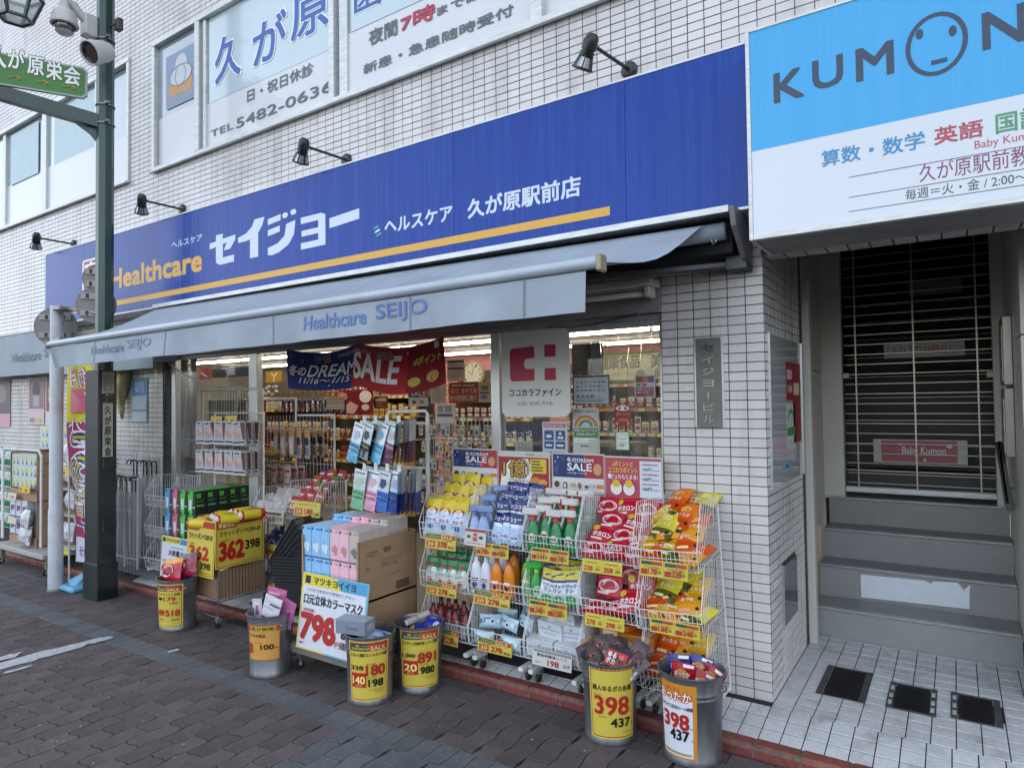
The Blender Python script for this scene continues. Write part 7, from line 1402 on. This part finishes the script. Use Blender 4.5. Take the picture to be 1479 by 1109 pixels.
for k in range(6): a_ = (-4.2+.075*k, .2, 1.36) if k < 5 else (-4.1, .2, 1.04); wcard('small orange price tag above the hanging packs', (0, 0), (1, 1), .2, []) if False else None
tg = mk(carton(.06, .045, .002, '#c9842c', '#c9842c', None, [('r', .1, .5, .9, .85, '#e0c04a'), ('t', '98', .3, .1, .7, .45, '#a82418', .05)]), 'price_tag', 'price tag', 'small orange price tags on the peg rack')
for x, z in [(-4.12, 1.35), (-3.99, 1.35), (-3.87, 1.35), (-4.82, 1.02), (-4.62, 1.03), (-4.42, 1.04), (-4.18, 1.05), (-4.02, 1.05), (-4.30, 1.03)]: put(tg, (x, .19, z), (-.2, 0, -.1), 'small orange price tag on the peg rack', 'small orange price tags on the peg rack')
# goods on the far top of the peg rack: blue hanging packs and round white tags
bl_ = mk(hang(.06, .16, '#20346a', [('p', [(.3, .1), (.6, .1), (.55, .7), (.45, .7)], '#8fa8c8'), ('c', .5, .3, .2, .1, '#c9a878')]), 'blue_hanging_pack', 'pack', 'blue packs hanging in a row under the sale banner')
for k in range(12): put(bl_, (-5.15+.085*k, .95, 1.47), (0, 0, random.uniform(-.2, .2)), 'blue hanging pack in the row under the sale banner', 'blue packs hanging in a row under the sale banner')
q = MB(pm('#ded8c8')); q.lathe([(0, 0), (.012, .0), (.024, .012), (.024, .022), (.0, .034)], 10); wh_ = mk(q, 'white_ball_item', 'goods', 'round white items hanging in the shop')
for k in range(26): put(wh_, (-5.75+.06*(k % 9)+random.uniform(-.02, .02), .9+.05*(k//9), 1.62+.055*(k//9)+random.uniform(-.02, .02)), (0, 0, 0), 'round white item hanging under the ceiling lights', 'round white items hanging in the shop')
yt = mk(carton(.055, .05, .002, '#e0c878', '#d0b860', None, [('r', .1, .1, .9, .5, '#c9542c')]), 'price_tag', 'price tag', 'small yellow tags above the blue packs')
for k in range(10): put(yt, (-5.2+.1*k, .93, 1.655), (-.1, 0, 0), 'small yellow tag above the row of blue packs', 'small yellow tags above the blue packs')

# ---------------------------------------------------------------- rack of hanging masks
MR = thing('mask_rack', 'white hook stand with two rows of hanging mask packs', 'rack', (-2.33, -.18, 0))
q = MB(WHITEW); q.tube(((-2.53, -.18, .0), (-2.53, -.18, 1.47), (-2.51, -.18, 1.50), (-2.17, -.18, 1.505), (-2.15, -.18, 1.48), (-2.15, -.18, .0)), .011, 8)
for z in (1.12, 1.42): q.tube(((-2.53, -.18, z), (-2.15, -.18, z)), .007, 6)
for z in (1.43, 1.115):
    for i in range(4): x = -2.50+.105*i; q.wire((x, -.18, z), (x, -.42, z+.015), .003); q.box((x-.015, -.425, z+.0), (x+.015, -.422, z+.05))
q.build('stand', MR)
def mpk(cb, ci, cl, stripe=None): return pouch(.125, .27, .012, [(.06, cb), (.45, cb), (1, '#c9d2da')], [('p', [(.22, .62), (.3, .8), (.7, .8), (.78, .68), (.52, .56)], ci), ('r', .15, .9, .85, .94, '#6a7480'), ('r', .1, .38, .9, .45, cl)]+[('p', [(.0, .08+.06*i), (.0, .11+.06*i), (1, .14+.06*i), (1, .11+.06*i)], '#c9ccc4') for i in range(4) if stripe]+[('t', 'KUCHIMASK', .1, .27, .9, .33, '#2a3440', .0)], nx=4, ny=8, mf=lambda h: mat('mask_film_'+h.strip('#'), h, rough=.2, metal=.15, var=.1, bump=.5, bscale=25))
mp = [mk(mpk(*a), 'mask_pack', 'pack', 'mask packs on the hook stand') for a in (('#5aa8d0', '#b8c8e4', '#2c5a8a'), ('#20242a', '#3a3e44', '#5a7a5a', 1), ('#6ab8dc', '#7ab0c8', '#2f80b0'), ('#6a3c54', '#c9b8c4', '#a87a94'))]
mp2 = [mk(mpk(*a), 'mask_pack', 'pack', 'mask packs on the hook stand') for a in (('#8ac09a', '#a8c8ac', '#4a8a5a'), ('#d49ab8', '#d8a8b8', '#b06a8a'), ('#4a78c8', '#22407a', '#2c4a9a'), ('#2f4f98', '#9aa8c8', '#20387a'))]
lm = ['pale blue mask pack in the upper row of the hook stand', 'black striped mask pack in the upper row of the hook stand', 'sky blue mask pack in the upper row of the hook stand', 'wine coloured mask pack in the upper row of the hook stand']
lm2 = ['green mask pack in the lower row of the hook stand', 'pink mask pack in the lower row of the hook stand', 'blue mask pack in the lower row of the hook stand', 'navy mask pack in the lower row of the hook stand']
for row, (P_, L2, zt_) in enumerate(((mp, lm, 1.165), (mp2, lm2, .845))):
    for i in range(4):
        for d in range(6 if i == 3 else 3):
            e_ = i == 3 and d > 0; x = -2.635+.112*i+.01*d+(.03*d if i == 3 else 0)+(.05 if row else 0); put(P_[i], (x, -.42+.045*d*(not e_)+.02*e_, zt_+.004*d), (-.05-.1*random.random(), (.24 if not row else .13)*(1-.16*d*(i == 3)), -.12-.95*e_+random.uniform(-.15, .15)), L2[i], L2[i].replace(' pack', ' packs'))
# cosmetic wire rack right of it, with rows of small hanging cards
t = thing('mesh_rack', 'white mesh rack with rows of small carded goods behind the posters', 'rack', (-2.45, .52, 0)); q = MB(WHITEW)
for x in (-2.80, -2.42, -2.02): q.tube(((x, .55, 0), (x, .55, 1.45)), .008, 6)
for i in range(20): x = -2.80+.78*i/20; q.wire((x, .55, .7), (x, .55, 1.42), .002)
for i in range(10): z = .75+.075*i; q.wire((-2.8, .55, z), (-2.02, .55, z), .002)
q.build('mesh', t)
cc = [mk(carton(.05, .085, .02, a, b, None, [('r', .1, .65, .9, .9, b), ('c', .5, .35, .3, .2, c)]), 'carded_item', 'goods', 'small carded goods on the mesh rack') for a, b, c in (('#b8b4a8', '#8a8478', '#3a5a8a'), ('#c4bc9c', '#a8a060', '#6a7a3a'), ('#a8a8a8', '#c9c4bc', '#2c3c7a'), ('#c0b8b0', '#8a4a3c', '#b07a3c'), ('#8a8c88', '#b8b8b0', '#3a3c3a'))]
for j in range(5):
    for i in range(11): put(cc[(i*3+j*2+(i*j) % 2) % 5], (-2.77+.07*i, .45+.03*((i+j) % 2), .76+.135*j), (0, 0, -.2), 'small carded item hanging on the mesh rack behind the posters', 'small carded goods on the mesh rack')
q = MB(pm('#c8c4b8')); a = aY(630, 623, .7); b = aY(655, 584, .7); q.box((a.x, .7, a.z), (b.x, .72, b.z)); prt(q, plane((a.x, .7, a.z), (1, 0, 0), (0, 0, 1), (0, -1, 0)), b.x-a.x, b.z-a.z, [('r', .08, .55, .95, .66, '#4a2a5a'), ('r', .1, .7, .4, .95, '#8a8a84'), ('r', .5, .7, .9, .95, '#8a8a84'), ('r', 0, 0, 1, .3, '#6a4a38'), ('r', .25, .12, .8, .28, '#c9a878')]); q.build('shelf_display', label='cream and purple shelf display right of the hanging masks', cat='display', loc=a)

# ---------------------------------------------------------------- left end: mesh rack behind window, umbrellas, plastic curtain, flag
t = thing('grid_rack', 'white grid rack standing behind the left window', 'rack', (-5.1, .35, 0)); q = MB(WHITEW)
for x in (-5.75, -4.75): q.tube(((x, .4, 0), (x, .4, 1.72)), .012, 6)
q.tube(((-5.75, .4, 1.72), (-4.75, .4, 1.72)), .012, 6)
for i in range(1, 22): x = -5.75+i/22; q.wire((x, .41, .4), (x, .41, 1.7), .002)
for z in (1.5, 1.3, 1.1): q.wire((-5.75, .41, z), (-4.75, .41, z), .003)
for z in (.9, 1.22): q.box((-5.75, .2, z-.01), (-4.75, .41, z), SHB)
q.build('grid', t)
for k, (x, c) in enumerate(((-6.1, '#22262c'), (-5.98, '#1c2024'), (-5.86, '#2a2e34'), (-5.74, '#1f2328'), (-5.62, '#262a30'), (-5.42, '#7a2c4a'), (-5.28, '#8a3450'))):
    o = mk(pouch(.13, .62, .08, [(1, c)], mf=lambda h: mat('garment_'+h.strip('#'), h, rough=.85, var=.15)), 'garment', 'clothing', 'x'); o.pop('group'); put(o, (x, .75+.03*(k % 2), 1.0), (0, 0, .9), ('dark garment hanging behind the left window' if k < 5 else 'wine red garment hanging behind the left window'), 'garments hanging behind the left window')
bk_ = mk(carton(.03, .16, .12, '#2a3454', '#3a4a78', None, [('r', .2, .2, .8, .8, '#5a6a8a')]), 'blue_packet', 'packet', 'blue packets on the grid rack')
for k in range(9): put(bk_, (-5.68+.045*k, .24, 1.225), (0, 0, 0), 'narrow blue packet on the grid rack shelf', 'blue packets on the grid rack')
t = thing('umbrella_rack', 'white umbrella rack with clear umbrellas behind the post', 'rack', (-5.95, -.15, 0)); q = MB(WHITEW); gx0, gx1 = -6.2, -5.72
for x in (gx0, gx1, -5.96):
    for y in (-.28, -.05): q.tube(((x, y, -.01), (x, y, 1.08 if y > -.1 else .88)), .01, 6)
for z, y in ((1.06, -.05), (.86, -.28), (.1, -.28), (.1, -.05), (.72, -.05), (.55, -.28)): q.tube(((gx0, y, z), (gx1, y, z)), .007, 6)
q.build('rack_frame', t)
um = thing('umbrella', 'clear umbrella', 'umbrella', (0, 0, 0)); q = MB(CLEAR); q.sm = True; q.lathe([(.006, .0), (.02, .1), (.03, .45), (.034, .62), (.012, .68)], 9); q.build('furled_canopy', um, local=True); q = MB(RUB); q.tube([(0, 0, -.05), (0, 0, .78)]+[(0, -.03+.03*math.cos(a), .78+.03*math.sin(a)) for a in (.6, 1.2, 1.9, 2.6, 3.3)], .006, 6); q.build('shaft', um, local=True)
for k in range(16): put(um, (-6.17+.06*(k % 8), -.1 if k < 8 else -.26, .12 if k < 8 else -.02), (0, random.uniform(-.04, .04), random.uniform(-.3, .3)), 'clear furled umbrella standing in the white rack', 'clear umbrellas in the rack behind the post', 1.12)
q = MB(PLASTIC); q.sm = True; G = []; n, m = 26, 30
for i in range(n+1):
    y = -1.06+1.03*i/n; row = []
    for j in range(m+1):
        z = .02+1.98*j/m; yy = y*(1-.12*(1-j/m)) if y < -.4 else y; row.append(q.v((-5.2+.02*math.sin(y*17+z*2)+.012*math.sin(z*9+y*5)+.02*math.sin(y*41)*(j/m), yy, z)))
    G.append(row)
for i in range(n):
    for j in range(m): q.f((G[i][j], G[i+1][j], G[i+1][j+1], G[i][j+1]))
q.build('plastic_curtain', label='clear wrinkled plastic curtain hanging under the left end of the awning', cat='curtain', loc=(-5.2, -.5, 2))
q = MB(PLASTIC2); q.sm = True; G = []; n = 30
for i in range(n+1):
    t_ = i/n; row = []
    for j in range(13):
        s_ = j/12; zt_ = 2.03-.32*t_**.7-.05*math.sin(t_*3.1); zb_ = .35+.2*t_+(1.1*max(0, t_-.75)/.25 if t_ > .75 else 0)
        row.append(q.v((-5.66+1.25*t_, -.04-.03*math.sin(t_*19+s_*3)-.02*math.sin(t_*47), zt_+(zb_-zt_)*s_)))
    G.append(row)
for i in range(n):
    for j in range(12): q.f((G[i][j], G[i+1][j], G[i+1][j+1], G[i][j+1]))
q.tube([(-5.66+1.25*k/12, -.055, 2.035-.32*(k/12)**.7-.05*math.sin(k/12*3.1)) for k in range(13)], .009, 6, mat('rolled_plastic', (.45, .44, .42), rough=.3))
q.build('draped_plastic', label='clear plastic draped diagonally across the left window', cat='curtain', loc=(-5.1, -.05, 1.8))
q = MB(PLASTIC); q.sm = True
for k, x in enumerate((-.98, -.86, -.72, -.63)): q.tube([(x+.015*math.sin(z*7+k), -.01-.005*k, 2.02-z) for z in [i*.12 for i in range(11)]], [.02, .03, .035, .03, .028, .026, .024, .024, .022, .02, .015], 7)
q.build('gathered_plastic', label='clear plastic gathered beside the pillar in front of the window', cat='curtain', loc=(-.8, -.02, 2))
# promotional flag, seen from behind (mirrored characters)
NF = thing('flag_banner', 'crimson and yellow vertical flag with mirrored characters beside the post', 'flag', (-6.0, -.66, gz(-6)))
def FN(u, v, n=0.): t = v/1.86; return Vector((-6.42+.32*(1-t)*.75+u*(1-.12*(1-t)), -.62+.02*math.sin(u*9+v*4)-n, .10+v))
nc = lambda h: mat('flag_'+h.strip('#'), tuple(min(.8, 1.15*x) for x in lin(h)), rough=.7, var=.06, bump=.1, bscale=30)
q = MB(); q.sm = True
for i in range(6):
    for j in range(24):
        v0, v1, u0, u1 = 1.86*j/24, 1.86*(j+1)/24, .55*i/6, .55*(i+1)/6; c = '#c8bc24' if j >= 17 else ('#c4c0d0' if j < 3 else '#9a2456')
        q.quad(FN(u0, v0), FN(u1, v0), FN(u1, v1), FN(u0, v1), nc(c))
q.build('cloth', NF)
q = MB(); FM = lambda u, v, n=0.: FN(.55-u, v, n+.003)
prt(q, FM, .55, 1.86, [('r', .1, .76, .88, .88, '#b8305a'), ('t', '15日', .12, .77, .46, .87, '#ddd8e4', .05), ('t', '25日', .52, .77, .86, .87, '#ddd8e4', .05), ('t', '毎月', .14, .89, .88, .985, '#9a2456', .08), ('t', '毎月', .14, .89, .88, .985, '#e4e0ea', .01), ('t', 'ポイント', .04, .66, .9, .73, '#20285a', .09), ('t', 'ポイント', .04, .66, .9, .73, '#e4e0ea', .03), ('t', '5', .08, .38, .84, .64, '#e4e0ea', .11), ('t', '5', .08, .38, .84, .64, '#20285a', .07), ('t', '5', .08, .38, .84, .64, '#c8bc24', .02), ('t', '倍', .25, .24, .9, .37, '#e4e0ea', .11), ('t', '倍', .25, .24, .9, .37, '#20285a', .05), ('t', '倍', .25, .24, .9, .37, '#c8bc24', .0), ('t', 'デー', .35, .15, .9, .22, '#20285a', .09), ('t', 'デー', .35, .15, .9, .22, '#e4e0ea', .02), ('t', 'ココカラ', .2, .03, .85, .08, '#2c2c4a', .02)], n0=.001)
q.build('flag_print', NF)
q = MB(WHITEW); q.tube(((-6.36, -.60, gz(-6)), (-6.40, -.60, 2.05)), .008, 6); q.tube(((-6.40, -.60, 1.99), (-5.75, -.60, 1.99)), .006, 6); q.build('flag_pole', NF)
q = MB(mat('blue_water_weight', (.16, .42, .62), rough=.35, var=.06)); q.sm = True; c = aZ(108, 852, gz(-6)); q.box((c.x-.14, c.y-.09, gz(-6)), (c.x+.14, c.y+.12, gz(-6)+.055), bev=.02); q.tube(((c.x-.02, c.y+.02, gz(-6)+.05), (c.x+.08, c.y+.08, gz(-6)+.16)), [.07, .02], 8); q.build('flag_weight', label='light blue water weight on the ground beside the post', cat='weight', loc=(c.x, c.y, gz(-6)), auto=True)
# posters on the tiled wall at left
for u0, v0, u1, v1, el, bk, lb in ((-12, 616, 15, 548, [('r', .0, .28, 1, 1, '#5a5458'), ('c', .5, .7, .3, .2, '#8a7a78'), ('r', 0, 0, 1, .25, '#cf9aac')], '#c9a0b0', 'dark portrait poster with pink foot at the far left'), (41, 613, 64, 547, [('r', .03, .35, .97, 1, '#8a6a7c'), ('c', .5, .75, .25, .18, '#3a2a34'), ('r', .3, .4, .7, .65, '#a89ca4'), ('r', .1, .05, .4, .15, '#9a7aa8'), ('r', .5, .05, .8, .15, '#c9b06a')], '#cfb8b8', 'lilac portrait poster on the tiled wall'), (66, 615, 87, 544, [('r', .03, .3, .97, 1, '#8f3430'), ('c', .5, .7, .35, .18, '#c98a5a'), ('c', .4, .55, .2, .1, '#d8c48a')], '#cfc8c4', 'red festive poster partly behind the white pole'), (190, 611, 213, 545, [('r', .05, .62, .95, .97, '#3f76a8'), ('t', '相談\n受付', .2, .68, .8, .92, '#9ac0dc', .03), ('r', .05, .3, .95, .6, '#a9bcc8'), ('r', .05, .04, .95, .26, '#b9c8d0')], '#4f86b0', 'blue and white notice on the tiled wall behind the post')):
    poster(lb, (u0, v0), (u1, v1), -.012, el, back=bk)
q = MB(mat('foil_bag', (.5, .45, .22), rough=.15, metal=.5, var=.4, bump=1)); q.sm = True; a = aY(176, 560, -.06); q.tube([a+Vector((.02*math.sin(k), 0, .3-.09*k)) for k in range(8)], [.03, .07, .09, .08, .06, .04, .03, .01], 8); q.build('shiny_streamer', label='shiny yellow film hanging on the wall behind the post', cat='film', loc=a)
# racks of paper goods at far left
def tissue(c, el): return carton(.22, .12, .11, c, c, c, el)
tp_ = mk(tissue('#c4cccc', [('c', .25, .6, .1, .22, '#c9c43a'), ('p', [(.2, .1), (.35, .5), (.45, .1)], '#2f9a6a'), ('c', .7, .6, .1, .22, '#c9c43a'), ('p', [(.65, .1), (.8, .5), (.9, .1)], '#2f6ab0')]), 'tissue_pack', 'pack', 'white tissue packs with green and yellow print')
gp = mk(pouch(.26, .22, .10, [(.3, '#2f8a6a'), (.75, '#c4d0ce'), (1, '#1f6a52')], [('c', .25, .5, .16, .16, '#dfe6e4'), ('c', .7, .5, .16, .16, '#dfe6e4')]), 'paper_roll_pack', 'pack', 'green and white paper roll packs')
for k in range(12): put(gp, (-9.2+.27*(k % 3), -.25, .12+.25*(k//3)), (-.1, 0, 0), 'green and white pack of paper rolls at the far left', 'green and white paper roll packs')
for k in range(3): put(tp_, (-7.95+.23*k, -.2, 1.10), (0, 0, 0), 'white tissue pack on top of the cartons, green and yellow print', 'tissue packs on top of the cartons')
for k in range(3): put(tp_, (-7.95+.23*k, -.2, 1.225), (0, 0, 0), 'white tissue pack on top of the cartons, green and yellow print', 'tissue packs on top of the cartons')
dolly(-8.15, -6.9, -.62, -.05, .02, 'pale flat dolly under the cartons of paper goods at left', mat('pale_dolly', (.38, .37, .34), rough=.6), .05)
open_carton(-8.05, -7.35, -.5, -.1, .56, 1.08, 'upper brown carton of tissue packs at far left', cutz=.12)
open_carton(-8.05, -7.35, -.5, -.1, .075, .555, 'lower brown carton at far left with white printed packs', cutz=.1)
for i in range(3):
    for j in range(3): put(tp_, (-7.93+.225*i, -.49, .69+.122*j), (0, 0, 0), 'white tissue pack in the upper carton at far left', 'tissue packs in the upper carton')
bp = mk(carton(.15, .19, .1, '#cdd0da', '#c4c8d2', None, [('r', .92, 0, 1, 1, '#2c3a7a'), ('t', '80', .15, .35, .5, .65, '#2c3a7a', .04), ('c', .65, .55, .14, .14, '#b83a5a'), ('r', 0, .0, 1, .05, '#2c3a7a')]), 'printed_pack', 'pack', 'white packs with navy edge and red dot')
for i in range(3):
    for j in range(2): put(bp, (-7.95+.155*i, -.505, .17+.195*j), (0, 0, 0), 'white pack with navy edge and red dot in the lower carton', 'white packs with navy edge and red dot')
nz = mk(pouch(.22, .2, .12, [(1, '#c4c6cc')], [('c', .4, .45, .15, .1, '#a8acb4'), ('r', .3, .05, .8, .2, '#b0a0a0')], mf=film), 'white_roll_bag', 'bag', 'white film bags of paper goods')
for k, (x, y, z) in enumerate(((-7.5, -.56, .1), (-7.48, -.56, .28), (-7.1, -.35, .78), (-6.95, -.35, .5), (-7.05, -.35, .98), (-6.9, -.3, 1.0), (-7.02, -.35, .15), (-6.85, -.3, .3))): put(nz, (x, y, z), (-.15, 0, random.uniform(-.2, .2)), 'white crinkled film bag of paper goods in the left racks', 'white film bags of paper goods')
for ll, ur, el, lb, bk in (((29, 712), (44, 699), price2('298', '', '328', ''), 'yellow card on the upper far left carton', '#c9b84a'), ((27, 797-15), (42, 770), [('r', .05, .7, .95, .9, '#5a2a2a'), ('t', '498', .3, .15, .7, .5, '#a83a4a', .05)], 'white card on the lower far left carton', '#c9c4c4'), ((9, 722), (24, 710), [('r', .05, .1, .2, .9, '#8a7a2a'), ('t', '328', .4, .2, .8, .6, '#a8484a', .04)], 'cream card on the far left shelf', '#c9c4b4'), ((9, 757), (24, 745), [('r', .05, .1, .2, .9, '#8a7a2a')], 'lower cream card on the far left shelf', '#c9c4b4'), ((92, 688), (104, 674), price2('198', '', '', ''), 'orange card on the rack behind the flag', '#c9903a'), ((88, 802), (102, 789), price2('98', '', '', ''), 'yellow card at the foot of the rack behind the flag', '#c9b84a')):
    wcard(lb, ll, ur, -.56, el, back=bk)
t = thing('roll_cage', 'white roll cage frame holding cartons at far left', 'rack', (-8.2, -.5, 0)); q = MB(WHITEW)
for xa, xb in ((-8.75, -8.2), (-8.18, -7.2)): q.tube(((xa, -.52, .1), (xa, -.52, 1.05), (xa+.06, -.52, 1.11), (xb-.06, -.52, 1.11), (xb, -.52, 1.05), (xb, -.52, .1)), .012, 8); [q.wire((xa, -.52, z), (xb, -.52, z), .004) for z in (.35, .6, .85)] if xa < -8.5 else None
for i in range(6): q.wire((-8.75+.09*i, -.52, .1), (-8.75+.09*i, -.52, 1.1), .003)
for x in (-7.2, -6.75): q.tube(((x, -.1, 0), (x, -.1, 1.2)), .01, 6)
for z in (.12, .45, .72, .95): q.box((-7.2, -.4, z-.02), (-6.72, -.08, z), SHB)
q.build('cage_frame', t)
# mats and small ground things
q = MB(mat('black_rubber_mat', (.018, .02, .028), rough=.8, var=.2, bump=.3)); q.box((-3.95, -.95+.45, gz(-3.5)+.004), (-3.0, KY-.02, gz(-3.5)+.012)); q.poly([(-3.9, -.34, -.015), (-1.7, -.34, -.015), (-1.7, -.0, .006), (-3.9, .0, .006)]); q.poly([(-2.1, -.235, fz(-2, -.235)+.006), (-.57, -.235, fz(-.6, -.235)+.006), (-.57, -.0, .006), (-2.1, .0, .006)]); q.build('floor_mat', label='thin black rubber mat at the shop entrance', cat='mat', loc=(-3, -.3, 0))
q = MB(mat('grey_duckboard', (.16, .17, .19), rough=.6, var=.1)); 
for i in range(16): q.box((-6.1+.065*i, -.33, -.02), (-6.1+.065*i+.045, .0, .012))
for y in (-.28, -.16, -.04): q.box((-6.1, y, -.03), (-5.1, y+.02, -.0205))
q.build('duckboard_mat', label='grey slatted duckboard mat in front of the left pillar', cat='mat', loc=(-5.6, -.2, 0))
mc = aZ(45, 833, gz(-7))
q = MB(PAVEG); F = plane((mc.x-.33, mc.y-.2, gz(mc.x)+.003), (1, 0, 0), (0, 1, 0), (0, 0, 1)); q.prism([(0, 0), (.66, 0), (.66, .4), (0, .4)], F, .003); 
for i in range(3):
    for j in range(2): q.prism([(.05+.2*i, .04+.17*j), (.22+.2*i, .04+.17*j), (.22+.2*i, .18+.17*j), (.05+.2*i, .18+.17*j)], lambda u, v, n: F(u, v, n+.0035), .003, PAVE)
q.build('inspection_cover', label='paved square inspection cover in the pavement at far left', cat='manhole cover', loc=mc)
# building across the street, behind the camera: what the shop windows mirror
